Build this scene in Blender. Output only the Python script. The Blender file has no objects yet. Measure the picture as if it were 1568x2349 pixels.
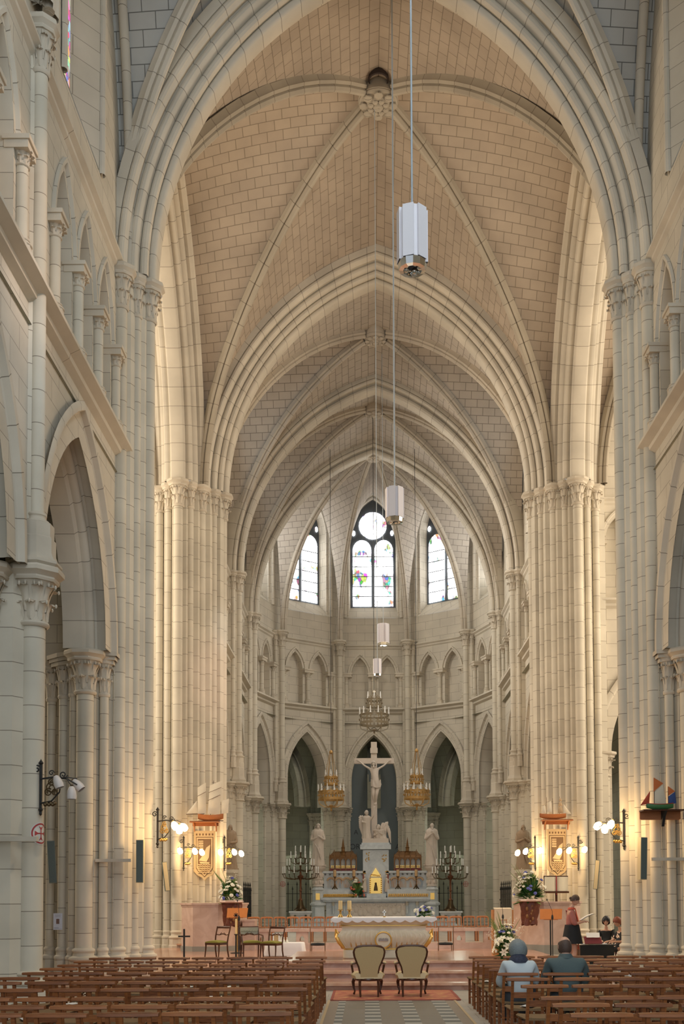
import bpy, bmesh, math, random
from math import sin, cos, pi, radians, sqrt, atan2, acos
from mathutils import Vector, Matrix
random.seed(7)
scn = bpy.context.scene
COL = scn.collection

# ------------------------------------------------------------------ camera
F_PX, PITCH, ROLL = 2450.0, radians(2.5), radians(0.25)
VPX, VPY = 837.0, 2062.0
CAMX, CAMZ = -0.51, 1.8
cam = bpy.data.cameras.new('camera')
cam_ob = bpy.data.objects.new('camera', cam)
COL.objects.link(cam_ob)
cam_ob.location = (CAMX, 0, CAMZ)
cam_ob.rotation_euler = (Matrix.Rotation(PITCH, 3, 'X') ).to_euler()
_r = Matrix.Rotation(radians(90) + PITCH, 3, 'X') @ Matrix.Rotation(-ROLL, 3, 'Z')
cam_ob.rotation_euler = _r.to_euler()
cam.sensor_fit = 'VERTICAL'
cam.sensor_height = 36.0
cam.lens = 36.0 * F_PX / 2349.0
_b = F_PX * math.tan(PITCH)
# horizon point lies _b below the principal point, swung by the roll
_ppx, _ppy = VPX - _b * sin(ROLL), VPY - _b * cos(ROLL)
cam.shift_x = (784.0 - _ppx) / 2349.0
cam.shift_y = -(1174.5 - _ppy) / 2349.0
cam.clip_end = 300
scn.camera = cam_ob

# ------------------------------------------------------------------ light
world = bpy.data.worlds.new('world')
scn.world = world
world.use_nodes = True
_bg = world.node_tree.nodes['Background']
_bg.inputs[0].default_value = (0.80, 0.88, 1.0, 1)
_bg.inputs[1].default_value = 0.6
scn.view_settings.view_transform = 'Standard'
scn.view_settings.look = 'None'
scn.view_settings.exposure = 0.05
scn.view_settings.gamma = 1.0
scn.cycles.use_denoising = True
scn.cycles.max_bounces = 6
scn.cycles.diffuse_bounces = 4
scn.cycles.sample_clamp_indirect = 6.0

def area(name, loc, target, sx, sy, power, color, spread=180):
    l = bpy.data.lights.new(name, 'AREA')
    l.shape = 'RECTANGLE'; l.size = sx; l.size_y = sy
    l.energy = power; l.color = color; l.spread = radians(spread)
    o = bpy.data.objects.new(name, l); COL.objects.link(o)
    o.location = loc
    o.rotation_euler = (Vector(target) - Vector(loc)).to_track_quat('-Z', 'Y').to_euler()
    return o
DAY = (0.80, 0.92, 1.0)
WARM = (1.0, 0.86, 0.68)
area('west_fill', (0, -9, 11), (0, 26, 4), 13, 16, 1500, DAY)  # added fill behind the camera, to flatten the light in the nave
area('nave_window_daylight', (5.6, 9, 20), (-6, 17, 9), 5, 7, 950, DAY)
area('nave_window_daylight', (-5.6, 9, 20), (6, 16, 11), 5, 7, 130, DAY)
area('transept_daylight', (16.5, 31.85, 14), (-6, 31.85, 11), 9, 15, 2300, WARM)
area('transept_daylight', (-16.5, 31.85, 14), (6, 31.85, 11), 9, 15, 2300, WARM)
# the choir side windows (morning side stronger) and fill lights added to brighten the ambulatory
area('choir_window_daylight', (-5.7, 48.4, 18.6), (5, 49, 15), 2.2, 3, 300, (1.0, .94, .84), 120)
area('choir_window_daylight', (5.7, 48.4, 18.6), (-4, 50, 9), 2.2, 3, 170, (1.0, .96, .90), 110)
area('choir_window_daylight', (-5.7, 42.2, 18.6), (5, 43, 14), 2.2, 3, 220, (1.0, .92, .82), 120)
area('choir_window_daylight', (5.7, 42.2, 18.6), (-4, 44, 8), 2.2, 3, 130, (1.0, .95, .88), 110)
for _a in (24, 62, 118, 156):
    area('ambulatory_fill', (10.4*cos(radians(_a)), 51.6 + 10.4*sin(radians(_a)), 5.2), (6*cos(radians(_a)), 51.6 + 6*sin(radians(_a)), 3), 1.2, 2.6, 62, (.94, 1.0, .82))
for _s in (-1, 1): area('ambulatory_fill', (_s*10.6, 45, 5.5), (_s*6, 44, 2), 1.6, 3, 80, (.94, 1.0, .84))
def stained_beam(loc, target, size, power, color):
    l = bpy.data.lights.new('stained_glass_beam', 'SPOT'); l.energy = power; l.color = color; l.spot_size = radians(size); l.spot_blend = .9; l.shadow_soft_size = .25
    o = bpy.data.objects.new('stained_glass_beam', l); COL.objects.link(o); o.location = loc
    o.rotation_euler = (Vector(target) - Vector(loc)).to_track_quat('-Z', 'Y').to_euler()
stained_beam((5.7, 14.6, 20.5), (-6.2, 17.6, 13.2), 17, 3600, (1.0, .70, .50))
stained_beam((5.7, 14.6, 21.5), (-6.2, 17.6, 11.0), 11, 2200, (.80, .86, 1.0))
stained_beam((5.7, 21.4, 21.0), (-5.7, 38.4, 9.6), 9, 5200, (1.0, .66, .56))
stained_beam((5.7, 21.0, 21.4), (-5.5, 38.6, 11.5), 5, 3200, (.75, .85, 1.0))
stained_beam((5.7, 21.4, 20.2), (-6.2, 24.6, 4.2), 8, 1300, (1.0, .76, .70))

# ------------------------------------------------------------------ mesh builder
class MB:
    def __init__(s):
        s.v = []; s.f = []; s.uv = []; s.mi = []
    def add(s, vs, fs, uvs=None, mi=0):
        n = len(s.v)
        s.v += [tuple(p) for p in vs]
        for k, f in enumerate(fs):
            s.f.append([i + n for i in f])
            s.uv.append(uvs[k] if uvs else None)
            s.mi.append(mi)
        return s
    def grid(s, rows, uvrows=None, closed=False, mi=0):
        m = len(rows[0]); vs = [p for r in rows for p in r]; fs = []; us = []
        for i in range(len(rows) - 1):
            for j in range(m if closed else m - 1):
                k = (j + 1) % m
                fs.append([i*m+j, i*m+k, (i+1)*m+k, (i+1)*m+j])
                if uvrows:
                    us.append([uvrows[i][j], uvrows[i][j+1] if closed else uvrows[i][k], uvrows[i+1][j+1] if closed else uvrows[i+1][k], uvrows[i+1][j]])
        return s.add(vs, fs, us if uvrows else None, mi)
    def box(s, x0, x1, y0, y1, z0, z1, mi=0):
        vs = [(x, y, z) for z in (z0, z1) for y in (y0, y1) for x in (x0, x1)]
        return s.add(vs, [[0,2,3,1],[4,5,7,6],[0,1,5,4],[2,6,7,3],[0,4,6,2],[1,3,7,5]], None, mi)
    def obox(s, c, sx, sy, sz, M=None, mi=0):
        vs = [Vector((x*sx/2, y*sy/2, z*sz/2)) for z in (-1, 1) for y in (-1, 1) for x in (-1, 1)]
        if M is not None: vs = [M @ p for p in vs]
        c = Vector(c)
        return s.add([p + c for p in vs], [[0,2,3,1],[4,5,7,6],[0,1,5,4],[2,6,7,3],[0,4,6,2],[1,3,7,5]], None, mi)
    def lathe(s, prof, c=(0,0,0), n=20, a0=0, a1=2*pi, su=1.0, sx=1.0, sy=1.0, vo=0.0, mi=0, cap=False):
        full = abs(a1 - a0 - 2*pi) < 1e-6
        k = n if full else n + 1
        rows, uv = [], []
        L = 0; pr = None
        for (r, z) in prof:
            if pr: L += math.hypot(r-pr[0], z-pr[1])
            pr = (r, z)
            rows.append([(c[0]+sx*r*cos(a0+(a1-a0)*j/n), c[1]+sy*r*sin(a0+(a1-a0)*j/n), c[2]+z) for j in range(k)])
            uv.append([(su*(a1-a0)*j/n, L+vo) for j in range(n+1)])
        s.grid(rows, uv, closed=full, mi=mi)
        if cap:
            m = len(s.v)
            for (r, z), e in ((prof[0], 0), (prof[-1], 1)):
                if r > 1e-5:
                    b = len(s.v); s.v += rows[0] if e == 0 else rows[-1]
                    s.f.append(list(range(b, b+k))); s.uv.append(None); s.mi.append(mi)
        return s
    def tube(s, path, r, n=8, cap=True, mi=0, flat=None):
        P = [Vector(p) for p in path]
        rad = r if isinstance(r, (list, tuple)) else [r]*len(P)
        t0 = (P[1]-P[0]).normalized()
        up = Vector((0,0,1)) if abs(t0.z) < 0.9 else Vector((1,0,0))
        N = (up - t0*up.dot(t0)).normalized()
        rows = []
        for i, p in enumerate(P):
            t = (P[min(i+1, len(P)-1)] - P[max(i-1, 0)])
            t = t.normalized() if t.length > 1e-9 else t0
            N = N - t*N.dot(t)
            N = N.normalized() if N.length > 1e-6 else t.orthogonal().normalized()
            B = t.cross(N)
            f = flat or (1, 1)
            rows.append([tuple(p + N*rad[i]*f[0]*cos(2*pi*j/n) + B*rad[i]*f[1]*sin(2*pi*j/n)) for j in range(n)])
        s.grid(rows, None, closed=True, mi=mi)
        if cap:
            for rr in (rows[0], rows[-1]):
                b = len(s.v); s.v += rr; s.f.append(list(range(b, b+n))); s.uv.append(None); s.mi.append(mi)
        return s
    def prism(s, poly, a, b, M=None, mi=0):
        """closed polygon in (x, z) extruded along y from a to b; M maps to the world"""
        n = len(poly)
        vs = [Vector((x, a, z)) for x, z in poly] + [Vector((x, b, z)) for x, z in poly]
        if M is not None: vs = [M @ p for p in vs]
        fs = [list(range(n)), list(range(2*n-1, n-1, -1))] + [[i, (i+1) % n, n+(i+1) % n, n+i] for i in range(n)]
        return s.add(vs, fs, None, mi)
    def ball(s, c, r, n=8, m=5, sx=1, sy=1, sz=1, mi=0, M=None):
        rows = []
        for i in range(m+1):
            a = -pi/2 + pi*i/m
            row = [Vector((sx*r*cos(a)*cos(2*pi*j/n), sy*r*cos(a)*sin(2*pi*j/n), sz*r*sin(a))) for j in range(n)]
            if M is not None: row = [M @ p for p in row]
            rows.append([tuple(p + Vector(c)) for p in row])
        return s.grid(rows, None, closed=True, mi=mi)
    def mesh(s, name, mats, smooth=True, ang=38):
        me = bpy.data.meshes.new(name)
        me.from_pydata(s.v, [], s.f)
        uvl = me.uv_layers.new(name='uv')
        flat = []
        for poly, uv in zip(me.polygons, s.uv):
            if uv is None:
                n = poly.normal
                ax = max(range(3), key=lambda i: abs(n[i]))
                for vi in poly.vertices:
                    c = s.v[vi]
                    flat += [c[1], c[2]] if ax == 0 else ([c[0], c[2]] if ax == 1 else [c[0], c[1]])
            else:
                for q in uv: flat += [q[0], q[1]]
        uvl.data.foreach_set('uv', flat)
        for m in (mats if isinstance(mats, (list, tuple)) else [mats]): me.materials.append(m)
        me.polygons.foreach_set('material_index', s.mi)
        if smooth:
            me.shade_smooth() if hasattr(me, 'shade_smooth') else None
            try: me.set_sharp_from_angle(angle=radians(ang))
            except Exception: pass
        me.validate(); me.update()
        return me
    def build(s, name, mats, parent=None, smooth=True, ang=38, loc=None):
        o = bpy.data.objects.new(name, s.mesh(name, mats, smooth, ang))
        COL.objects.link(o)
        if parent: o.parent = parent
        if loc: o.location = loc
        return o

def empty(name, loc=(0,0,0), rz=0, parent=None):
    o = bpy.data.objects.new(name, None); COL.objects.link(o)
    o.location = loc; o.rotation_euler = (0, 0, rz); o.empty_display_size = 0.1
    if parent: o.parent = parent
    return o
def tag(o, label, cat, group=None, kind=None):
    o['label'] = label; o['category'] = cat
    if group: o['group'] = group
    if kind: o['kind'] = kind
    return o
def struct(o, label=None, cat=None):
    o['kind'] = 'structure'
    if label: o['label'] = label
    if cat: o['category'] = cat
    return o
def inst(name, me, parent=None, loc=(0,0,0), scale=(1,1,1), rz=0):
    o = bpy.data.objects.new(name, me); COL.objects.link(o)
    o.location = loc; o.scale = scale; o.rotation_euler = (0, 0, rz)
    if parent: o.parent = parent
    return o
def copy_tree(o, parent=None):
    c = o.copy(); COL.objects.link(c)
    if parent: c.parent = parent
    for ch in list(o.children): copy_tree(ch, c)
    return c
def at(px, py, Y):
    """the point at depth Y that the photograph shows at pixel (px, py); used to measure positions"""
    a2, b2 = px - VPX, VPY - py
    a = a2*cos(ROLL) + b2*sin(ROLL); b = -a2*sin(ROLL) + b2*cos(ROLL)
    q = (b - F_PX*math.tan(PITCH)) / F_PX
    z = Y*(q*cos(PITCH) + sin(PITCH)) / (cos(PITCH) - q*sin(PITCH))
    zc = Y*cos(PITCH) + z*sin(PITCH)
    return Vector((CAMX + a*zc/F_PX, Y, z + CAMZ))

# ------------------------------------------------------------------ materials
MATS = {}
def nodes_of(name):
    m = bpy.data.materials.new(name); m.use_nodes = True
    nt = m.node_tree
    return m, nt, nt.nodes, nt.links, nt.nodes['Principled BSDF']
def plain(name, col, rough=0.6, metal=0.0, var=0.06, nscale=30, bump=0.0, spec=0.4, emit=None, estr=0, trans=0.0, alpha=1.0, coat=0.0):
    if name in MATS: return MATS[name]
    m, nt, N, L, b = nodes_of(name)
    b.inputs['Roughness'].default_value = rough; b.inputs['Metallic'].default_value = metal
    b.inputs['Specular IOR Level'].default_value = spec
    if coat: b.inputs['Coat Weight'].default_value = coat
    tc = N.new('ShaderNodeTexCoord'); nz = N.new('ShaderNodeTexNoise'); nz.inputs['Scale'].default_value = nscale
    L.new(tc.outputs['Object'], nz.inputs['Vector'])
    mx = N.new('ShaderNodeMix'); mx.data_type = 'RGBA'
    mx.inputs[6].default_value = (*[max(0, c*(1-var)) for c in col], 1)
    mx.inputs[7].default_value = (*[min(1, c*(1+var)) for c in col], 1)
    L.new(nz.outputs['Fac'], mx.inputs[0]); L.new(mx.outputs[2], b.inputs['Base Color'])
    if bump:
        bp = N.new('ShaderNodeBump'); bp.inputs['Strength'].default_value = bump; bp.inputs['Distance'].default_value = 0.02
        L.new(nz.outputs['Fac'], bp.inputs['Height']); L.new(bp.outputs[0], b.inputs['Normal'])
    if emit:
        b.inputs['Emission Color'].default_value = (*emit, 1); b.inputs['Emission Strength'].default_value = estr
    if trans: b.inputs['Transmission Weight'].default_value = trans
    if alpha < 1: b.inputs['Alpha'].default_value = alpha
    MATS[name] = m
    return m
def stone(name, c1, c2, mortar, bw, bh, ms=0.006, rough=0.85, off=0.5, mottle=0.12, bump=0.25):
    m, nt, N, L, b = nodes_of(name)
    b.inputs['Roughness'].default_value = rough; b.inputs['Specular IOR Level'].default_value = 0.25
    uv = N.new('ShaderNodeUVMap'); uv.uv_map = 'uv'
    br = N.new('ShaderNodeTexBrick')
    br.offset = off
    br.inputs['Scale'].default_value = 1; br.inputs['Brick Width'].default_value = bw; br.inputs['Row Height'].default_value = bh
    br.inputs['Mortar Size'].default_value = ms; br.inputs['Mortar Smooth'].default_value = 0.3; br.inputs['Bias'].default_value = 0
    br.inputs['Color1'].default_value = (*c1, 1); br.inputs['Color2'].default_value = (*c2, 1); br.inputs['Mortar'].default_value = (*mortar, 1)
    L.new(uv.outputs[0], br.inputs['Vector'])
    geo = N.new('ShaderNodeNewGeometry')
    nz = N.new('ShaderNodeTexNoise'); nz.inputs['Scale'].default_value = 0.9; nz.inputs['Detail'].default_value = 6
    L.new(geo.outputs['Position'], nz.inputs['Vector'])
    mr = N.new('ShaderNodeMapRange'); mr.inputs['From Min'].default_value = 0.3; mr.inputs['From Max'].default_value = 0.7
    mr.inputs['To Min'].default_value = 1 - mottle; mr.inputs['To Max'].default_value = 1 + mottle*0.6
    L.new(nz.outputs['Fac'], mr.inputs['Value'])
    mx = N.new('ShaderNodeMix'); mx.data_type = 'RGBA'; mx.blend_type = 'MULTIPLY'; mx.inputs[0].default_value = 1
    L.new(br.outputs['Color'], mx.inputs[6]); L.new(mr.outputs[0], mx.inputs[7])
    L.new(mx.outputs[2], b.inputs['Base Color'])
    bp = N.new('ShaderNodeBump'); bp.inputs['Strength'].default_value = bump; bp.inputs['Distance'].default_value = 0.01
    iv = N.new('ShaderNodeMath'); iv.operation = 'SUBTRACT'; iv.inputs[0].default_value = 1
    L.new(br.outputs['Fac'], iv.inputs[1]); L.new(iv.outputs[0], bp.inputs['Height']); L.new(bp.outputs[0], b.inputs['Normal'])
    MATS[name] = m
    return m
S_WALL = stone('limestone_ashlar', (0.64,0.58,0.475), (0.595,0.54,0.44), (0.27,0.235,0.185), 0.92, 0.44, 0.007)
S_SHAFT = stone('limestone_drums', (0.66,0.60,0.485), (0.60,0.545,0.44), (0.27,0.23,0.175), 40.0, 0.58, 0.008)
S_ARCH = stone('limestone_voussoirs', (0.65,0.59,0.485), (0.60,0.545,0.45), (0.26,0.225,0.175), 40.0, 0.62, 0.008)
S_CARVE = stone('limestone_carved', (0.63,0.56,0.45), (0.60,0.535,0.43), (0.56,0.50,0.40), 40, 40, 0.001, bump=0.0, mottle=0.2)
S_WEBX = stone('crossing_vault_warm', (0.47,0.39,0.305), (0.43,0.355,0.28), (0.24,0.20,0.15), 0.50, 0.30, 0.012)  # browner blocks, with the warm light from below put into the colour
S_WEBC = stone('choir_vault_blocks', (0.57,0.505,0.425), (0.53,0.47,0.395), (0.27,0.235,0.19), 0.50, 0.30, 0.014)
S_WEBN = stone('nave_vault_blocks', (0.52,0.51,0.47), (0.48,0.47,0.44), (0.17,0.165,0.15), 0.62, 0.34, 0.012)
S_RIBX = stone('crossing_rib_shaded', (0.45,0.395,0.31), (0.41,0.36,0.285), (0.20,0.17,0.13), 40, 0.7, 0.010)  # darker than the choir ribs: their shade is put into the colour
S_RIBC = stone('choir_rib_stone', (0.58,0.51,0.41), (0.54,0.475,0.385), (0.28,0.24,0.185), 40, 0.6, 0.008)
# ------------------------------------------------------------------ gothic building kit
W0 = 5.5                       # clear half width between the arch soffits
Y_C0, Y_WEST, Y_XC, Y_EAST, Y_CH1, Y_APSE = 18.1, 25.15, 31.85, 38.6, 45.1, 51.6
Z_HI, Z_CH, Z_LO, Z_LOC = 16.6, 15.75, 7.4, 6.75     # capital tops: crossing, choir, nave arcade, choir arcade
X_WALL = 6.25

class Frame:
    """vertical plane: u along the wall, d into the wall, z up"""
    def __init__(s, o, u, n):
        s.o = Vector((*o, 0)); s.u = Vector((*u, 0)).normalized(); s.n = Vector((*n, 0)).normalized()
    def p(s, u, z, d=0):
        q = s.o + s.u*u + s.n*d
        return (q.x, q.y, z)

def arc_c(hw, rise): return (rise*rise - hw*hw)/(2*hw)
def arch_pts(hw, rise, r=0.0, n=14):
    """from the left springing over the apex to the right springing, (u, z) about the springing line"""
    c = arc_c(hw, rise); R = hw + c + r
    tm = acos(max(-1, min(1, c/R)))
    L = [(c - R*cos(tm*i/n), R*sin(tm*i/n)) for i in range(n+1)]
    return L + [(-u, z) for u, z in reversed(L[:-1])]

def wall_zone(mb, F, u0, u1, z0, z1, ops=(), d=0):
    def quad(a, b, c, e):
        q = [(a[0], a[1]), (b[0], b[1]), (c[0], c[1]), (e[0], e[1])]
        mb.add([F.p(x, z, d) for x, z in q], [[0,1,2,3]], [q])
    cur = u0
    for (uc, hw, zb, zs, rise) in ops:
        quad((cur, z0), (uc-hw, z0), (uc-hw, z1), (cur, z1))
        if zb > z0: quad((uc-hw, z0), (uc+hw, z0), (uc+hw, zb), (uc-hw, zb))
        pts = [(uc+a, zs+b) for a, b in arch_pts(hw, rise)]
        for a, b in zip(pts[:-1], pts[1:]): quad(a, b, (b[0], z1), (a[0], z1))
        cur = uc+hw
    quad((cur, z0), (u1, z0), (u1, z1), (cur, z1))

def op_path(op):
    uc, hw, zb, zs, rise = op
    return [(uc-hw, zb)] + [(uc+a, zs+b) for a, b in arch_pts(hw, rise)] + [(uc+hw, zb)]
def reveal(mb, F, op, d0, d1, sill=True, splay=0.0):
    pts = op_path(op)
    if sill: pts = pts + [pts[0]]
    L = 0; rows = []; uv = []
    for i, q in enumerate(pts):
        if i: L += math.hypot(q[0]-pts[i-1][0], q[1]-pts[i-1][1])
        k = 1 - splay*(1 if True else 0)
        qi = (op[0] + (q[0]-op[0])*k, q[1])
        rows.append([F.p(q[0], q[1], d0), F.p(qi[0], qi[1], d1)])
        uv.append([(d0, L), (d1, L)])
    mb.grid(rows, uv)
def fill(mb, F, op, d):
    uc, hw, zb, zs, rise = op
    pts = [(uc+a, zs+b) for a, b in arch_pts(hw, rise)]
    for a, b in zip(pts[:-1], pts[1:]):
        q = [(a[0], zb), (b[0], zb), b, a]
        mb.add([F.p(x, z, d) for x, z in q], [[0,1,2,3]], [q])
def mould(mb, F, uc, hw, zs, rise, prof, z0=None, n=18):
    """sweep prof [(r, d)] round a pointed arch; r outward from the intrados"""
    c = arc_c(hw, rise)
    cols = []; L = 0; pl = None
    for (r, d) in prof:
        if pl: L += math.hypot(r-pl[0], d-pl[1])
        pl = (r, d)
        R = hw + c + r; tm = acos(max(-1, min(1, c/R)))
        half = [(c - R*cos(tm*i/n), R*sin(tm*i/n)) for i in range(n+1)]
        if z0 is not None and z0 < zs: half = [(half[0][0], z0-zs)] + half
        pts = half + [(-a, b) for a, b in reversed(half[:-1])]
        cols.append(([F.p(uc+a, zs+b, d) for a, b in pts], L))
    m = len(cols[0][0])
    Rm = hw + c; tm = acos(max(-1, min(1, c/Rm)))
    arc = [Rm*tm*i/n for i in range(n+1)]
    if z0 is not None and z0 < zs: arc = [z0-zs] + arc
    arc = arc + [2*arc[len(arc)-1] - a for a in reversed(arc[:-1])]
    rows = [[cl[0][i] for cl in cols] for i in range(m)]
    uv = [[(cl[1], arc[i]) for cl in cols] for i in range(m)]
    mb.grid(rows, uv)

def roll(c, r, a0, a1, n=5):
    return [(c[0] + r*cos(radians(a0+(a1-a0)*i/n)), c[1] + r*sin(radians(a0+(a1-a0)*i/n))) for i in range(n+1)]
def mirror(p): return p + [(r, -d) for r, d in reversed(p)]

# profile of the great crossing arches (r outward, d along the axis, symmetric)
P_GREAT = mirror([(0.98,-0.86),(0.74,-0.86)] + roll((0.65,-0.80), 0.09, 0, -180) + [(0.52,-0.74),(0.54,-0.62),(0.50,-0.52)]
                 + roll((0.42,-0.55), 0.10, 20, -150) + [(0.30,-0.50),(0.30,-0.40)]
                 + roll((0.20,-0.40), 0.10, 0, -180) + [(0.10,-0.34),(0.13,-0.26)] + roll((0.05,-0.17), 0.10, -30, -170))
P_TRANS = mirror([(1.15,-0.05),(0.60,-0.40),(0.46,-0.42)] + roll((0.38,-0.36), 0.08, 0, -180) + [(0.30,-0.30),(0.32,-0.22)]
                 + roll((0.14,-0.17), 0.12, 30, -180) + [(0.06,-0.05)])
P_ARCADE = [(0.68,-0.10),(0.60,-0.14),(0.50,-0.13),(0.47,-0.02),(0.43,0.0),(0.40,0.02),(0.36,0.02)] + roll((0.30,0.07), 0.07, -60, -230) \
         + [(0.26,0.20),(0.30,0.26),(0.24,0.34)] + roll((0.15,0.36), 0.08, -20, -180) + [(0.06,0.40),(0.08,0.46),(0.0,0.52),(0.0,0.95)]
P_SMALL = [(0.30,-0.05),(0.24,-0.10),(0.15,-0.09),(0.13,-0.01),(0.09,0.0),(0.07,0.02),(0.0,0.07)]
P_RIB = [(-0.15,-0.10),(-0.15,0.06)] + [(-0.17,0.10),(-0.12,0.17),(-0.07,0.15)] + [(-0.09,0.22),(-0.05,0.30),(0.0,0.32),(0.05,0.30),(0.09,0.22)] \
      + [(0.07,0.15),(0.12,0.17),(0.17,0.10),(0.15,0.06),(0.15,-0.10)]

def sweep(mb, path, prof, scale=1.0, side=None):
    """prof (side, down) along a polyline lying in a vertical plane"""
    P = [Vector(p) for p in path]
    if side is None:
        h = P[-1] - P[0]; h.z = 0; h.normalize(); side = Vector((h.y, -h.x, 0))
    rows, uv = [], []; L = 0
    for i, p in enumerate(P):
        if i: L += (p - P[i-1]).length
        t = (P[min(i+1, len(P)-1)] - P[max(0, i-1)]).normalized()
        dn = t.cross(side).normalized()
        if dn.z > 0.0: dn = -dn
        if abs(dn.z) < 1e-3: pass
        rows.append([tuple(p + side*(a*scale) + dn*(b*scale)) for a, b in prof])
        uv.append([(k*0.1, L) for k in range(len(prof))])
    mb.grid(rows, uv)

# ---- vault severies: two pointed barrels crossing, the ridge of each severy along one axis
def crown(rise_ratio, n):
    c = (rise_ratio**2 - 1)/2; R = 1 + c
    t0 = acos(c/R)
    U = []; H = []
    top = R*sin(t0)
    for i in range(n+1):
        t = t0*(1 - i/n)
        U.append(R*cos(t) - c); H.append(R*sin(t)/top)
    U[0] = 0.0; H[0] = 1.0; U[n] = 1.0; H[n] = 0.0
    return U, H
def severy(mb, O, e_r, e_s, Lr, Ls, zs, rise, dome, U, H, tilt=0.0):
    """e_r ridge direction (outward), e_s lateral; tilt: fall of the ridge along the church"""
    n = len(U)-1
    arc = [0]
    for i in range(n): arc.append(arc[-1] + math.hypot((U[i+1]-U[i])*Ls, (H[i+1]-H[i])*rise))
    idx = {}; vs = []; uvv = []
    for i in range(n+1):
        for j in range(-i, i+1):
            a = abs(j); sg = 1 if j > 0 else (-1 if j < 0 else 0)
            z = zs + rise*H[a] + dome*(1-U[a]**2)*(1-U[i]**2)
            q = O + e_r*(Lr*U[i]) + e_s*(sg*U[a]*Ls); z += tilt*(q.y - O.y)*H[a]
            idx[(i, j)] = len(vs); vs.append((q.x, q.y, z)); uvv.append((Lr*U[i], sg*arc[a]))
    fs = []
    for i in range(n):
        for j in range(-i, i): fs.append([idx[(i,j)], idx[(i,j+1)], idx[(i+1,j+1)], idx[(i+1,j)]])
        fs.append([idx[(i,i)], idx[(i+1,i+1)], idx[(i+1,i)]])
        fs.append([idx[(i,-i)], idx[(i+1,-i)], idx[(i+1,-i-1)]])
    mb.add(vs, fs, [[uvv[k] for k in f] for f in fs])

V = Vector
CAPMESH = {}
def capital_mesh():
    if 'c' in CAPMESH: return CAPMESH['c']
    mb = MB()
    rn = random.Random(3)
    # unit shaft radius, unit height: astragal, bell
    mb.lathe([(1.0,0),(1.18,0.02),(1.24,0.05),(1.18,0.085),(1.02,0.10),(1.03,0.25),(1.08,0.42),(1.2,0.58),(1.42,0.70),(1.62,0.76),(1.5,0.78),(0.9,0.78)], n=20)
    def leaf(a, z0, z1, out, w):
        rows = []
        for i in range(6):
            t = i/5
            z = z0 + (z1-z0)*min(1, t*1.12) - (0.07 if t > 0.9 else 0)
            r = 1.08 + 0.10*t + out*max(0, t-0.35)**1.6*2.2
            ww = w*(0.35+1.5*t*(1.05-t)*1.6)
            row = []
            for k in (-1, -0.5, 0, 0.5, 1):
                rr = r + (0.07 if k == 0 else (0.0 if abs(k) == .5 else -0.06))
                aa = a + ww*k/1.1*(1 + 0.25*sin(9*t))
                row.append((rr*cos(aa), rr*sin(aa), z - 0.02*abs(k)))
            rows.append(row)
        mb.grid(rows)
        e = rows[-1][2]
        mb.ball(e, 0.105, 6, 4, sz=0.36)
    for k in range(8): leaf(2*pi*k/8, 0.11, 0.46, 0.42, 0.34)
    for k in range(8): leaf(2*pi*(k+.5)/8, 0.26, 0.74, 0.62, 0.36)
    for k in range(8):
        a = 2*pi*k/8
        for s in (-.22, .22):
            mb.ball((1.52*cos(a+s), 1.52*sin(a+s), 0.715), 0.12, 6, 4, sz=0.42)
    CAPMESH['c'] = mb.mesh('capital', S_CARVE, True, 50)
    return CAPMESH['c']
def abacus_mesh(k=8):
    key = 'a%d' % k
    if key in CAPMESH: return CAPMESH[key]
    mb = MB()
    f = 1/cos(pi/k)
    mb.lathe([(0.5,0.76),(1.55*f,0.76),(1.62*f,0.80),(1.60*f,0.83),(1.80*f,0.88),(1.92*f,0.90),(1.92*f,0.965),(1.86*f,1.0),(0.2,1.0)], n=k, a0=pi/k, a1=2*pi+pi/k)
    CAPMESH[key] = mb.mesh('abacus', S_CARVE, True, 25)
    return CAPMESH[key]
def base_mesh():
    if 'b' in CAPMESH: return CAPMESH['b']
    mb = MB()
    # unit radius; unit height: plinth 0..0.62, torus, scotia, torus
    f = 1/cos(pi/8)
    mb.lathe([(1.62*f,0),(1.62*f,0.28),(1.5*f,0.33),(1.5*f,0.6),(1.2,0.6)], n=8, a0=pi/8, a1=2*pi+pi/8)
    mb.lathe([(1.3,0.60),(1.62,0.61),(1.72,0.66),(1.66,0.715),(1.45,0.73),(1.24,0.76),(1.2,0.82),(1.24,0.86),(1.34,0.885),(1.36,0.92),(1.28,0.96),(1.08,0.985),(1.0,1.0)], n=24)
    CAPMESH['b'] = mb.mesh('base', S_CARVE, True, 30)
    return CAPMESH['b']
_rn = random.Random(11)
def shaft(P, x, y, r, z0, z1, cap=1.0, base=1.0, k=8, n=20, astragal=True):
    """round shaft with a carved capital below z1 and a moulded base above z0, all children of the pillar P"""
    zb = z0 + base; zt = z1 - cap
    mb = MB().lathe([(r, zb-0.02), (r, zt+0.02)], (x, y, 0), n, vo=_rn.random()*0.5 + zb)
    mb.build('shaft', S_SHAFT, P)
    if cap:
        inst('capital', capital_mesh(), P, (x, y, zt), (r*1.08, r*1.08, cap), _rn.random()*.3)
        inst('abacus', abacus_mesh(k), P, (x, y, zt), (r*1.22, r*1.22, cap))
    if base: inst('base', base_mesh(), P, (x, y, z0), (r, r, base))
def core(P, poly, z0, z1, name='core', mat=None):
    mb = MB(); n = len(poly); L = 0
    for i in range(n):
        a, b = poly[i], poly[(i+1) % n]
        d = math.hypot(b[0]-a[0], b[1]-a[1])
        mb.add([(a[0],a[1],z0),(b[0],b[1],z0),(b[0],b[1],z1),(a[0],a[1],z1)], [[0,1,2,3]], [[(L,z0),(L+d,z0),(L+d,z1),(L,z1)]])
        L += d
    mb.add([(x, y, z1) for x, y in poly], [list(range(n))])
    mb.build(name, mat or S_SHAFT, P, smooth=False)
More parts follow.
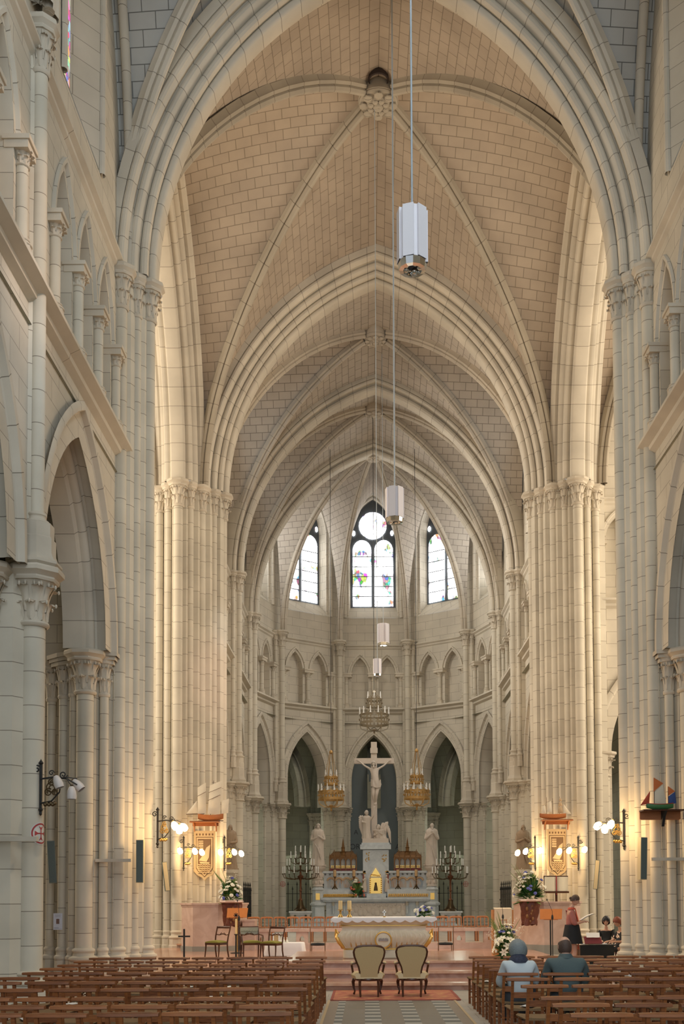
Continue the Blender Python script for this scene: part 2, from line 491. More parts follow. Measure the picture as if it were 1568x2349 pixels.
# ------------------------------------------------------------------ floor
S_FLOOR = stone('stone_paving', (0.40,0.36,0.31), (0.35,0.32,0.28), (0.22,0.20,0.17), 0.6, 0.6, 0.006, rough=0.55, bump=0.1)
mb = MB(); mb.box(-18.5, 18.5, -12, 64, -0.3, 0.0)
struct(mb.build('floor', S_FLOOR, smooth=False))

# ------------------------------------------------------------------ pillars
def ref(P, sx, pts): return [(sx*x, y) for x, y in pts]
def crossing_pier(sx, sy, label):
    """sy=+1: choir side; the crossing face turns to the crossing in both cases"""
    P = struct(empty('pillar', (0, 0, 0)), label, 'pillar')
    Y = lambda d: Y_XC + sy*d
    c = [(5.66, 6.70, .155, .95), (5.92, 6.28, .11, .92), (6.30, 5.90, .135, .92), (6.66, 5.58, .11, .92), (7.05, 5.32, .165, .95), (7.45, 5.66, .11, .92), (7.82, 6.0, .13, .92)]
    for (x, d, r, cp) in c: shaft(P, sx*x, Y(d), r, 0, Z_HI, cp, 0.74)
    poly = [(5.66, 7.3), (5.60, 6.55), (5.70, 6.36), (5.88, 6.38), (6.02, 6.02), (6.20, 6.0), (6.40, 5.69), (6.56, 5.68), (6.78, 5.42), (7.28, 5.42), (7.35, 5.75), (7.62, 5.78), (7.70, 6.1), (8.2, 6.2), (8.2, 7.5), (5.66, 7.5)]
    if sy < 0: poly = poly[1:-3] + [(8.2, 6.2), (8.2, 6.6), (5.6, 6.6)]
    core(P, [(sx*x, Y(d)) for x, d in poly], 0, Z_HI + 0.02)
    if sy < 0:
        for (x, y, r) in [(5.88, 24.83, .105), (6.17, 24.46, .145)]: shaft(P, sx*x, y, r, 0, Z_HI, 1.0, 0.74)
        core(P, [(sx*x, y) for x, y in [(5.6, 25.2), (5.70, 24.92), (5.86, 24.80), (5.96, 24.58), (6.14, 24.48), (6.25, 24.30), (6.34, 24.6), (6.9, 25.3), (5.6, 25.3)]], 0, Z_HI)
        for (x, y, r) in [(6.44, 24.2, .10), (6.80, 23.92, .19), (7.14, 24.2, .085), (7.43, 24.42, .10)]: shaft(P, sx*x, y, r, 0, Z_LO, 0.98, 0.74)
        core(P, [(sx*x, y) for x, y in [(6.2, 24.5), (6.34, 24.28), (6.54, 24.26), (6.60, 24.02), (7.0, 24.02), (7.06, 24.3), (7.3, 24.36), (7.5, 24.55), (7.6, 25.4), (6.2, 25.4)]], 0, Z_LO + 0.02)
        shaft(P, sx*7.8, 24.75, .10, 0, Z_LO, 0.98, 0.74)
        for dz, g in ((.0, .0), (.09, .05), (.17, .10)):
            core(P, [(sx*x, y) for x, y in [(6.22 - g, 24.4), (6.22 - g, 24.12 - g), (6.52, 23.98 - g), (6.58, 23.72 - g), (7.02, 23.72 - g), (7.08, 23.98 - g), (7.5, 24.2 - g), (7.72 + g, 24.4), (7.72 + g, 25.3), (6.3, 25.3)]], Z_LO - .24 + dz, Z_LO - .24 + dz + (.09 if dz < .1 else .10), 'impost', S_CARVE)
    return P
PW_L = crossing_pier(-1, -1, 'clustered stone pillar carrying the near arch, above the plain wall lamp side')
PW_R = crossing_pier(1, -1, 'clustered stone pillar behind the model boat with orange and blue sails')
PE_L = crossing_pier(-1, 1, 'clustered stone pillar behind the model ship with tall white sails')
PE_R = crossing_pier(1, 1, 'clustered stone pillar behind the open book and small three-masted ship')
for o, l in ((PW_L, 'clustered stone pillar with a paper notice, nearest the rows of empty chairs'),): o['label'] = l

def nave_pier(sx, y):
    P = struct(empty('pillar'), None)
    shaft(P, sx*6.17, y, .205, 0, Z_LO + .05, 1.0, 0.62)
    core(P, [(sx*6.27, y-.17), (sx*6.27, y+.17), (sx*6.4, y+.35), (sx*7.4, y+.42), (sx*7.4, y-.42), (sx*6.4, y-.36)], 0, Z_LO)
    mb = MB(); mb.lathe([(0.1,0),(.40,0),(.47,.06),(.47,.10),(.40,.16),(.36,.26),(.36,.52),(.33,.55),(.33,.78),(.1,.78)], (sx*6.16, y, Z_LO + .05), 8, pi/8, 2*pi+pi/8)
    mb.build('plinth', S_CARVE, P, ang=25)
    for (dx, dy, r) in ((6.13, 0.0, .13), (6.46, -.12, .105)):
        shaft(P, sx*dx, y+dy, r, Z_LO + .5, 17.15, 0.95, 0.55)
    for s in (-1, 1): shaft(P, sx*6.8, y + s*.5, .17, 0, Z_LO, 0.98, 0.74)
    core(P, [(sx*6.19, y-.12), (sx*6.19, y+.12), (sx*6.46, y+.3), (sx*6.46, y-.3)], Z_LO, 17.15)
    return P
for sx in (-1, 1):
    P = nave_pier(sx, Y_C0)
    if sx < 0: P['label'] = 'pillar with the unlit wall lamp and red cross disc'; P['category'] = 'pillar'
    nave_pier(sx, Y_C0 - 6.9)

def choir_pier(x, y, ax, ay, stilt=True):
    """(ax, ay): unit vector from the wall towards the choir"""
    P = struct(empty('pillar'))
    tx, ty = -ay, ax
    shaft(P, x, y, .20, 0, Z_LOC, .80, .7)
    for s in (-1, 1):
        shaft(P, x - ax*.32 + s*tx*.36, y - ay*.32 + s*ty*.36, .115, 0, Z_LOC, .72, .7)
        shaft(P, x - ax*.62 + s*tx*.66, y - ay*.62 + s*ty*.66, .10, 0, Z_LOC, .72, .7)
    q = lambda a, t: (x + ax*a + tx*t, y + ay*a + ty*t)
    core(P, [q(-.05,-.16), q(-.05,.16), q(-.3,.46), q(-.6,.74), q(-1.2,.74), q(-1.2,-.74), q(-.6,-.74), q(-.3,-.46)], 0, Z_LOC)
    mb = MB(); mb.lathe([(0.05,0),(.40,0),(.42,.12),(.36,.2),(.33,.3),(.33,.62),(.30,.66),(.30,.98),(.05,.98)], (x - ax*.06, y - ay*.06, Z_LOC - .02), 8, pi/8, 2*pi+pi/8)
    mb.build('plinth', S_CARVE, P, ang=25)
    shaft(P, x, y, .15, Z_LOC + .6, Z_CH, .85, .75)
    for s in (-1, 1): shaft(P, x - ax*.20 + s*tx*.25, y - ay*.20 + s*ty*.25, .09, Z_LOC + .6, Z_CH, .80, .75)
    core(P, [q(0,-.1), q(0,.1), q(-.3,.32), q(-.6,.32), q(-.6,-.32), q(-.3,-.32)], Z_LOC, Z_CH + .01)
    return P
for sx in (-1, 1):
    choir_pier(sx*5.86, Y_CH1, -sx, 0); choir_pier(sx*5.86, Y_APSE, -sx, 0)
R_APSE = 6.0
for k in range(1, 5):
    a = radians(180 - 36*k)
    choir_pier(R_APSE*.985*cos(a), Y_APSE + R_APSE*.985*sin(a), -cos(a), -sin(a))

# ------------------------------------------------------------------ walls
def string(mb, F, u0, u1, z, h=.3, out=.16):
    pr = [(0, h*.5), (-out*.55, h*.42), (-out, h*.30), (-out, h*.12), (-out*.7, 0), (-out*.45, -h*.1), (-out*.4, -h*.3), (0, -h*.5)]
    rows = [[F.p(u, z + b, a) for a, b in pr] for u in (u0, u1)]
    mb.grid(rows, [[(u, k*.02 + .1) for k in range(len(pr))] for u in (u0, u1)])

def lancets(Pw, F, cs, hw, zb, zs, rise, depth=.42, rcol=.105, capz=.36, dark=False):
    """blind triforium arcade: wall openings, mouldings and colonnettes"""
    ops = [(c, hw, zb, zs, rise) for c in cs]
    mb = MB(); ms = MB()
    for op in ops:
        reveal(mb, F, op, 0.0, depth); fill(mb, F, op, depth)
        mould(ms, F, op[0], hw, zs, rise, [(0.20,-0.0),(0.19,-0.07),(0.12,-0.07),(0.10,0.0),(0.05,0.015),(0.0,0.06)])
    mb.build('blind_arch', S_WALL, Pw)
    ms.build('arch_moulding', S_ARCH, Pw)
    step = cs[1]-cs[0]
    for c in [cs[0]-step/2] + [c + step/2 for c in cs]:
        g = step/2 - hw
        q = F.p(c, 0, -.075)
        mbs = MB().lathe([(rcol, zb + .25), (rcol, zs - capz)], (q[0], q[1], 0), 12, vo=_rn.random())
        o = mbs.build('colonnette', S_SHAFT, Pw)
        inst('colonnette_base', base_mesh(), Pw, (q[0], q[1], zb - .05), (rcol, rcol, .32))
        inst('colonnette_capital', capital_mesh(), Pw, (q[0], q[1], zs - capz), (rcol, rcol, capz))
        rz = atan2(F.u.y, F.u.x)
        mq = MB().obox((0,0,0), max(.34, 2*g + .03), .40, .15); mq.obox((0,0,.10), max(.40, 2*g + .08), .46, .08)
        o = mq.build('colonnette_abacus', S_CARVE, Pw, smooth=False); qq = F.p(c, 0, -.04); o.location = (qq[0], qq[1], zs - .06); o.rotation_euler = (0, 0, rz)
    return ops

S_GLASSWALL = None
def wall_bay(name, F, u0, u1, arc, zt0, zt1, tri, zs1, clere, ztop, hood=None, zlow=0.0):
    hood = hood or P_ARCADE
    Pw = struct(empty(name))
    mb = MB()
    wall_zone(mb, F, u0, u1, zlow, zt0, [arc] if arc else [])
    ops = [(c, tri['hw'], tri['zb'], tri['zs'], tri['rise']) for c in tri['c']] if tri else []
    wall_zone(mb, F, u0, u1, zt0, zt1, ops)
    wall_zone(mb, F, u0, u1, zt1, ztop, [clere] if clere else [])
    mb.build('masonry', S_WALL, Pw, smooth=False)
    ms = MB()
    if arc:
        mould(ms, F, arc[0], arc[1], arc[3], arc[4], hood, z0=Z_LOC if hood is P_ARCADE_S else min(Z_LO, arc[3]))
        ms.build('arcade_arch', S_ARCH, Pw)
    if tri:
        lancets(Pw, F, tri['c'], tri['hw'], tri['zb'], tri['zs'], tri['rise'], tri.get('depth', .42))
        mt = MB(); string(mt, F, u0, u1, zt0 + .13, .40, .33); mt.build('string_course', S_ARCH, Pw, ang=20)
        mt = MB(); string(mt, F, u0, u1, zs1, .3, .18); mt.build('string_course', S_ARCH, Pw, ang=20)
    return Pw
P_ARCADE_S = [(0.46,-0.06),(0.42,-0.13),(0.34,-0.12),(0.31,-0.02),(0.28,0.0)] + roll((0.13,0.05), 0.08, 20, -200) + [(0.04,0.16),(0.0,0.22),(0.0,0.9)]

F_L = Frame((-X_WALL, 0), (0, 1), (-1, 0)); F_R = Frame((X_WALL, 0), (0, 1), (1, 0))
S_LEAD = plain('window_lead_dark', (0.09, 0.10, 0.11), 0.6)
def glass_mat(name, strength, pale=0.75, seed=0.0, scale=7.0, tint=(1,1,1), val=.16):
    m, nt, N, L, b = nodes_of(name)
    geo = N.new('ShaderNodeNewGeometry')
    mp = N.new('ShaderNodeMapping'); mp.inputs['Location'].default_value = (seed, seed*1.7, seed*.3); mp.inputs['Scale'].default_value = (1, 1, 0.7)
    L.new(geo.outputs['Position'], mp.inputs['Vector'])
    vo = N.new('ShaderNodeTexVoronoi'); vo.inputs['Scale'].default_value = scale
    L.new(mp.outputs[0], vo.inputs['Vector'])
    hs = N.new('ShaderNodeHueSaturation'); hs.inputs['Saturation'].default_value = .9; hs.inputs['Value'].default_value = val
    L.new(vo.outputs['Color'], hs.inputs['Color'])
    nz = N.new('ShaderNodeTexNoise'); nz.inputs['Scale'].default_value = 1.6; nz.inputs['Detail'].default_value = 2
    L.new(mp.outputs[0], nz.inputs['Vector'])
    rp = N.new('ShaderNodeMapRange'); rp.inputs['From Min'].default_value = pale - .10; rp.inputs['From Max'].default_value = pale + .06
    L.new(nz.outputs['Fac'], rp.inputs['Value'])
    mx = N.new('ShaderNodeMix'); mx.data_type = 'RGBA'; mx.inputs[6].default_value = (*tint, 1)
    L.new(rp.outputs[0], mx.inputs[0]); L.new(hs.outputs[0], mx.inputs[7])
    v2 = N.new('ShaderNodeTexVoronoi'); v2.feature = 'DISTANCE_TO_EDGE'; v2.inputs['Scale'].default_value = scale
    L.new(mp.outputs[0], v2.inputs['Vector'])
    st = N.new('ShaderNodeMapRange'); st.inputs['From Min'].default_value = 0.01; st.inputs['From Max'].default_value = 0.05; st.inputs['To Min'].default_value = 0.25
    L.new(v2.outputs['Distance'], st.inputs['Value'])
    ml = N.new('ShaderNodeMix'); ml.data_type = 'RGBA'; ml.blend_type = 'MULTIPLY'; ml.inputs[0].default_value = 1
    L.new(mx.outputs[2], ml.inputs[6]); L.new(st.outputs[0], ml.inputs[7])
    b.inputs['Base Color'].default_value = (0.1, 0.1, 0.1, 1); b.inputs['Roughness'].default_value = 0.3
    L.new(ml.outputs[2], b.inputs['Emission Color']); b.inputs['Emission Strength'].default_value = strength
    return m
G_APSE = glass_mat('stained_glass_lit', 6.0, 0.57, 3.1)
G_SIDE = glass_mat('stained_glass_side', 3.0, 0.55, 8.2, tint=(0.9, 0.96, 1))
G_NAVE = glass_mat('stained_glass_nave', 1.1, 0.30, 5.7, 9.0, tint=(0.6, 0.8, 1), val=.8)

win_no = [0]
def window(F, op, d, two=True, oculus=True, mat=None, splay=.78):
    """splayed opening, stone tracery and stained glass"""
    uc, hw, zb, zs, rise = op
    win_no[0] += 1
    Pw = struct(empty('window_%d' % win_no[0]))
    mb = MB(); reveal(mb, F, op, 0, d, sill=False, splay=1-splay)
    # sloping sill
    mb.add([F.p(uc-hw, zb, -0.02), F.p(uc+hw, zb, -0.02), F.p(uc+hw*splay, zb+.75, d), F.p(uc-hw*splay, zb+.75, d)], [[0,1,2,3]])
    mb.build('window_reveal', S_WALL, Pw)
    ms = MB()
    mould(ms, F, uc, hw, zs, rise, roll((0.10, -0.02), 0.09, 0, -200) + roll((-0.06, 0.16), 0.08, 30, -200), z0=zb)
    ms.build('window_moulding', S_ARCH, Pw)
    iw = hw*splay + .03; irise = rise + .04
    mt = MB(); zs2 = zs
    fill(mt, F, (uc, iw, zb + .7, zs2, irise), d + .02)
    mt.build('tracery', S_LEAD, Pw, smooth=False)
    m = mat or G_APSE
    def pane(poly):
        q = MB(); c = (sum(p[0] for p in poly)/len(poly), sum(p[1] for p in poly)/len(poly))
        q.add([F.p(u, z, d - .03) for u, z in poly], [list(range(len(poly)))])
        q.build('pane', m, Pw, smooth=False)
    lw = iw*.40
    zl = zb + .82
    if two:
        for s in (-1, 1):
            c = uc + s*iw*.47
            top = zs2 - .55
            pane([(c - lw, zl), (c + lw, zl)] + [(c + lw*cos(a), top + lw*1.15*sin(a)) for a in [pi*i/12 for i in range(13)]])
            for k in range(1, 6):
                zz = zl + (top - zl + .2)*k/6
                q = MB(); q.box(-lw, lw, -.012, .012, -.018, .018)
                o = q.build('glazing_bar', S_LEAD, Pw, smooth=False); p = F.p(c, zz, d - .05); o.location = p; o.rotation_euler = (0, 0, atan2(F.u.y, F.u.x))
            pane([(uc + s*iw*.83 + .10*cos(a), zs2 + irise*.18 + .16*sin(a)) for a in [2*pi*i/8 for i in range(8)]])
        ro = iw*.60
        pane([(uc + ro*cos(2*pi*i/24), zs2 + irise*.36 + ro*sin(2*pi*i/24)) for i in range(24)])
    else:
        pane([(uc - iw*.82, zl), (uc + iw*.82, zl)] + [(uc + a, zs2 + b) for a, b in reversed(arch_pts(iw*.82, irise*.86))])
    return Pw

# nave bays
for F, side in ((F_L, 'left'), (F_R, 'right')):
    for k in range(3):
        yc = 21.3 - 6.9*k if k else 21.3
        u0, u1 = (Y_C0, 24.7) if k == 0 else (Y_C0 - 6.9*k, Y_C0 - 6.9*(k-1))
        uc = (u0 + u1)/2 if k else 21.2
        cs = [20.0, 21.6, 23.2] if k == 0 else [u0 + .5 + 1.6*i for i in range(4)]
        clere = (uc + .1, 1.4, 17.7, 22.3, 2.4)
        wall_bay('wall_' + side, F, u0, u1, (uc, 2.32, Z_LO, Z_LO, 3.75), 12.15, 16.45, dict(c=cs, hw=.60, zb=12.5, zs=14.35, rise=1.5), 16.62, clere, 26.5, zlow=Z_LO)
        if k < 2: window(F, clere, .5, two=False, mat=G_NAVE, splay=.6)

# transept walls beside the crossing
for sx, side in ((-1, 'left'), (1, 'right')):
    F = Frame((0, 38.35), (sx, 0), (0, 1))
    wall_bay('wall_transept_' + side, F, 7.6, 18, (10.75, 2.35, 0, Z_LO - .35, 3.4), 12.35, 16.1, dict(c=[8.78 + 1.65*i for i in range(5)], hw=.50, zb=12.7, zs=14.75, rise=1.0), 16.25, None, 27)
    Pt = struct(empty('pillar')); shaft(Pt, sx*8.16, 38.40, .17, 0, Z_LO - .35, .9, .7)
    core(Pt, [(sx*7.9, 38.3), (sx*8.2, 38.3), (sx*8.32, 38.5), (sx*8.32, 39.6), (sx*7.9, 39.6)], 0, Z_LO - .35)
    F = Frame((0, 25.2), (sx, 0), (0, -1))
    Pw = struct(empty('wall_transept_' + side)); mb = MB()
    wall_zone(mb, F, 7.6, 18, 0, 27, [(10.75, 2.2, 0, Z_LO, 3.4)]); mb.build('masonry', S_WALL, Pw, smooth=False)
    mb = MB(); mb.box(sx*18, sx*18.3, 24.5, 40, 0, 27)
    struct(mb.build('wall_transept_' + side, S_WALL, smooth=False))

# aisles and ambulatory: outer wall and vault
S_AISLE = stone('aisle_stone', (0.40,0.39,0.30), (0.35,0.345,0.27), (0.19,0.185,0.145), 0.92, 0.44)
for sx, side in ((-1, 'left'), (1, 'right')):
    mb = MB()
    mb.box(sx*11.6, sx*11.9, -2.5, 25.2, 0, 12); 
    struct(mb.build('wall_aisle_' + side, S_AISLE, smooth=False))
    mb = MB(); pts = arch_pts(2.4, 3.4, n=10)
    pts = [(6.2 + 5.5*sin(pi/2*k/12), 8.0 + 3.7*cos(pi/2*k/12)) for k in range(13)]
    rows = [[(sx*a, y, b) for a, b in pts] for y in (-2.5, 25.2)]
    mb.grid(rows, [[(y, k*.4) for k in range(len(pts))] for y in (-2.5, 25.2)])
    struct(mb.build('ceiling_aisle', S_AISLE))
    for y in (Y_C0, 24.6):
        mb = MB(); mould(mb, Frame((sx*9.2, y), (1, 0), (0, 1)), 0, 2.0, 7.4, 3.5, mirror([(.45,-.32),(.1,-.3),(0,-.2)]), z0=0)
        struct(mb.build('arch', S_AISLE))

def ring(R, a): return (R*cos(a), Y_APSE + R*sin(a))
PATH_O = [(-10.9, 39.0), (-10.9, 45.1), (-10.9, Y_APSE)] + [ring(10.9, radians(180 - 12*i)) for i in range(1, 15)] + [(10.9, Y_APSE), (10.9, 45.1), (10.9, 39.0)]
PATH_I = [(-6.15, 39.0), (-6.15, 45.1), (-6.15, Y_APSE)] + [ring(6.05, radians(180 - 12*i)) for i in range(1, 15)] + [(6.15, Y_APSE), (6.15, 45.1), (6.15, 39.0)]
mb = MB(); L = 0; rows = []; uv = []
for i, q in enumerate(PATH_O):
    if i: L += math.hypot(q[0]-PATH_O[i-1][0], q[1]-PATH_O[i-1][1])
    rows.append([(q[0], q[1], 0), (q[0], q[1], 8)]); uv.append([(L, 0), (L, 8)])
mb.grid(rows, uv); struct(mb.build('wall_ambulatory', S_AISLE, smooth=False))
mb = MB(); rows = []; uv = []; L = 0
for i, (o, q) in enumerate(zip(PATH_O, PATH_I)):
    if i: L += math.hypot(o[0]-PATH_O[i-1][0], o[1]-PATH_O[i-1][1])
    pr = [(sin(pi/2*k/10), cos(pi/2*k/10)) for k in range(11)]; rows.append([(q[0] + (o[0]-q[0])*a, q[1] + (o[1]-q[1])*a, 7.4 + b*3.9) for a, b in pr]); uv.append([(L, k*.4) for k in range(len(pr))])
mb.grid(rows, uv); struct(mb.build('ceiling_ambulatory', S_AISLE))
for k in range(0, 11):
    a = radians(180 - 18*k)
    for da in ((0,) if a is not None else ()):
        c, s = cos(a + da), sin(a + da)
        Pr = struct(empty('pillar'))
        x, y = ring(10.55, a)
        shaft(Pr, x, y, .2, 0, 6.75, .75, .7)
        for t in (-1, 1): shaft(Pr, x + .1*c - t*s*.32, y + .1*s + t*c*.32, .12, 0, 6.75, .7, .7)
        mb = MB(); mould(mb, Frame(ring(8.75, a), (c, s), (-s, c)), 0, 1.75, 6.75, 3.3, mirror([(.7,-.36),(.35,-.36)] + roll((.26,-.28), .08, 0, -180) + [(.18,-.2)] + roll((.08,-.05), .1, 40, -180)))
        struct(mb.build('arch', S_AISLE))

# choir walls
for sx, side in ((-1, 'left'), (1, 'right')):
    F = Frame((sx*6.3, 0), (0, 1), (sx, 0))
    for (u0, u1, uc) in ((39.3, Y_CH1, 42.2), (Y_CH1, Y_APSE, 48.35)):
        clere = (uc, 1.3, 16.9, 21.2, 2.2)
        wall_bay('wall_choir_' + side, F, u0, u1, (uc, 2.2, Z_LOC, Z_LOC, 3.4), 11.85, 15.35, dict(c=[uc - 2.1 + 1.4*i for i in range(4)], hw=.50, zb=12.2, zs=13.95, rise=.98), 15.5, clere, 24.5, hood=P_ARCADE_S, zlow=Z_LOC)
        window(F, clere, .8, mat=G_SIDE)
# apse walls
RW = 6.35
for k in range(5):
    a0, a1 = radians(180 - 36*k), radians(144 - 36*k); am = (a0 + a1)/2
    o = (RW*cos(radians(18))*cos(am), Y_APSE + RW*cos(radians(18))*sin(am))
    F = Frame(o, (sin(am), -cos(am)), (cos(am), sin(am)))
    hwf = RW*sin(radians(18))
    clere = (0, 1.45, 17.1, 21.6, 2.3)
    wall_bay('wall_apse', F, -hwf, hwf, (0, 1.22, Z_LOC, 8.2, 2.5), 11.85, 15.35, dict(c=[-.74, .74], hw=.46, zb=12.15, zs=13.95, rise=.97, depth=.35), 15.5, clere, 24.2, hood=P_ARCADE_S, zlow=Z_LOC)
    window(F, clere, .7, mat=G_APSE, splay=.86)

# ------------------------------------------------------------------ great arches
def great_arch(F, hw, zs, rise, prof, mat=S_ARCH, z0=None):
    mb = MB(); mould(mb, F, 0, hw, zs, rise, prof, n=28, z0=z0)
    return struct(mb.build('arch', mat, ang=30))
great_arch(Frame((0, Y_WEST), (1, 0), (0, 1)), W0, Z_HI, 8.0, P_GREAT)
great_arch(Frame((0, Y_EAST), (1, 0), (0, 1)), W0, Z_HI, 7.9, P_GREAT)
for sx in (-1, 1): great_arch(Frame((sx*7.05, Y_XC), (0, 1), (1, 0)), 5.2, Z_HI, 8.2, P_GREAT)
great_arch(Frame((0, Y_CH1), (1, 0), (0, 1)), 5.62, Z_CH, 7.8, P_TRANS)
great_arch(Frame((0, Y_APSE), (1, 0), (0, 1)), 5.62, Z_CH, 7.8, P_TRANS)
for k in range(2): great_arch(Frame((0, Y_C0 - 6.9*k), (1, 0), (0, 1)), 5.85, 17.4, 7.2, P_TRANS)

# ------------------------------------------------------------------ vaults
def boss(P, x, y, z, r, mat):
    mb = MB()
    mb.lathe([(0.0,-.16),(r*.2,-.18),(r*.28,-.12),(r*.55,-.12),(r*.62,-.05),(r*.9,-.02),(r,.06),(r*.95,.4)], (x, y, z), 24)
    for k in range(8):
        a = 2*pi*k/8
        mb.ball((x + r*.72*cos(a), y + r*.72*sin(a), z - .08), r*.24, 7, 5, sz=.5)
        mb.ball((x + r*.40*cos(a+.39), y + r*.40*sin(a+.39), z - .14), r*.16, 6, 4, sz=.5)
    mb.build('boss', mat, P)
NV = 22
def vault(xc, yc, sx, sy, zs, rise, dome, web, ribmat, r_boss=.5, rib=1.0, ribs=True, tilt=0.0):
    P = struct(empty('ceiling_vault'))
    U, H = crown(1.35, NV)
    O = V((xc, yc, 0))
    for er, es, lr, ls in ((V((0,1,0)), V((1,0,0)), sy, sx), (V((0,-1,0)), V((1,0,0)), sy, sx), (V((1,0,0)), V((0,1,0)), sx, sy), (V((-1,0,0)), V((0,1,0)), sx, sy)):
        mb = MB(); severy(mb, O, er, es, lr, ls, zs, rise, dome, U, H, tilt); mb.build('web', web, P)
    if ribs:
        for a in (-1, 1):
            for b in (-1, 1):
                path = [(xc + a*U[i]*sx*.985, yc + b*U[i]*sy*.985, zs + rise*H[i] + dome*(1-U[i]**2)**2 + tilt*b*U[i]*sy*H[i]) for i in range(1, NV+1)]
                mb = MB(); sweep(mb, path, P_RIB, rib); mb.build('rib', ribmat, P)
        boss(P, xc, yc, zs + rise + dome - .42*rib, r_boss, ribmat)
    return P
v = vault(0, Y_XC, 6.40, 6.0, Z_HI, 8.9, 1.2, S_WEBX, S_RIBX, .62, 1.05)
mb = MB(); mb.lathe([(.02,.06),(.20,.05),(.30,-.02),(.31,-.18),(.27,-.2)], (0, Y_XC - .66, 26.66), 16)
mb.build('vent_hole', plain('vent_dark', (.05,.035,.03), .9), v)  # near-black brown cup beside the boss
vault(0, 21.35, 6.32, 3.35, 17.4, 8.0, .6, S_WEBN, S_ARCH, .5, 1.0)
vault(0, 14.65, 6.32, 3.2, 17.4, 8.0, .6, S_WEBN, S_ARCH, .5, 1.0)
vault(0, 7.75, 6.32, 3.2, 17.4, 8.0, .6, S_WEBN, S_ARCH, .5, 1.0)
vault(0, 42.1, 6.25, 3.0, Z_CH, 8.62, .3, S_WEBC, S_RIBC, .45, .85, tilt=-.085)
vault(0, 48.35, 6.2, 3.1, Z_CH, 8.42, .35, S_WEBC, S_RIBC, .45, .85)
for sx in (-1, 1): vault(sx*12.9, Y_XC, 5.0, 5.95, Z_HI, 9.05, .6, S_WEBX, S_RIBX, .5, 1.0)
# wall ribs of the nave
for sx in (-1, 1):
    U, H = crown(1.35, NV)
    P = struct(empty('trim_1'))
    path = [(sx*6.0, 21.35 - 3.25*U[i], 17.4 + 8.0*H[i]) for i in range(NV, -1, -1)] + [(sx*6.0, 21.35 + 3.25*U[i], 17.4 + 8.0*H[i]) for i in range(1, NV+1)] + [(sx*6.0, 24.6, 16.6)]
    mb = MB(); mb.tube(path, .11, 10); mb.build('wall_rib', S_ARCH, P)
# apse vault
P = struct(empty('ceiling_apse'))
U, H = crown(1.35, NV)
YK = Y_APSE + .25
verts = [V((-R_APSE, Y_APSE, 0))] + [V((R_APSE*cos(radians(180-36*k)), Y_APSE + R_APSE*sin(radians(180-36*k)), 0)) for k in range(1, 5)] + [V((R_APSE, Y_APSE, 0))]
K = V((0, YK, 0))
def tri_severy(mb, A, B, zs, rise):
    n = NV; vs = []; idx = {}; uvs = []; M = (A + B)/2; Ls = (B - A).length/2
    arc = [0]
    for i in range(n): arc.append(arc[-1] + math.hypot((U[i+1]-U[i])*Ls, (H[i+1]-H[i])*rise))
    for i in range(n+1):
        for j in range(-i, i+1):
            a = abs(j); sg = (j > 0) - (j < 0)
            q = K + (M - K)*U[i] + (B - A)*.5*(sg*U[a])
            idx[(i, j)] = len(vs); vs.append((q.x, q.y, zs + rise*H[a])); uvs.append((sg*arc[a], (M-K).length*U[i]))
    fs = []
    for i in range(n):
        for j in range(-i, i): fs.append([idx[(i,j)], idx[(i,j+1)], idx[(i+1,j+1)], idx[(i+1,j)]])
        fs.append([idx[(i,i)], idx[(i+1,i+1)], idx[(i+1,i)]]); fs.append([idx[(i,-i)], idx[(i+1,-i)], idx[(i+1,-i-1)]])
    mb.add(vs, fs, [[(uvs[k][1], uvs[k][0]) for k in f] for f in fs])
for A, B in zip(verts[:-1], verts[1:]):
    mb = MB(); tri_severy(mb, A, B, Z_CH, 8.2); mb.build('web', S_WEBC, P)
for A in verts[1:-1]:
    path = [tuple(K + (A - K)*(U[i]*.975) + V((0, 0, Z_CH + 8.2*H[i]))) for i in range(1, NV+1)]
    mb = MB(); sweep(mb, path, P_RIB, .8); mb.build('rib', S_RIBC, P)
boss(P, 0, YK + .1, Z_CH + 7.85, .4, S_RIBC)
# ------------------------------------------------------------------ steps, aisle tiles, rug
def marble(name, c1, c2, rough=0.25, scale=2.5, vein=(0.5,0.4,0.35)):
    m, nt, N, L, b = nodes_of(name)
    geo = N.new('ShaderNodeNewGeometry')
    nz = N.new('ShaderNodeTexNoise'); nz.inputs['Scale'].default_value = scale; nz.inputs['Detail'].default_value = 8; nz.inputs['Distortion'].default_value = 1.2
    L.new(geo.outputs['Position'], nz.inputs['Vector'])
    r = N.new('ShaderNodeValToRGB'); e = r.color_ramp.elements
    e[0].position = .35; e[0].color = (*c1, 1); e[1].position = .62; e[1].color = (*c2, 1)
    k = r.color_ramp.elements.new(.5); k.color = (*[(a+b_)/2 for a, b_ in zip(c1, c2)], 1)
    L.new(nz.outputs['Fac'], r.inputs[0]); L.new(r.outputs[0], b.inputs['Base Color'])
    b.inputs['Roughness'].default_value = rough
    MATS[name] = m
    return m
M_STEP = marble('step_marble_red', (0.40,0.20,0.13), (0.52,0.31,0.23), .16, 3)
M_PINK = marble('pink_marble', (0.55,0.37,0.29), (0.66,0.48,0.39), .3, 2)
M_WHITE = marble('white_marble', (0.62,0.60,0.55), (0.70,0.68,0.63), .35, 3)
M_GREY = marble('grey_marble', (0.50,0.53,0.53), (0.60,0.63,0.62), .35, 3)
S_FLOORB = stone('crossing_paving', (0.46,0.38,0.31), (0.42,0.34,0.28), (0.28,0.22,0.18), .6, .6, .005, rough=.4, bump=.05)
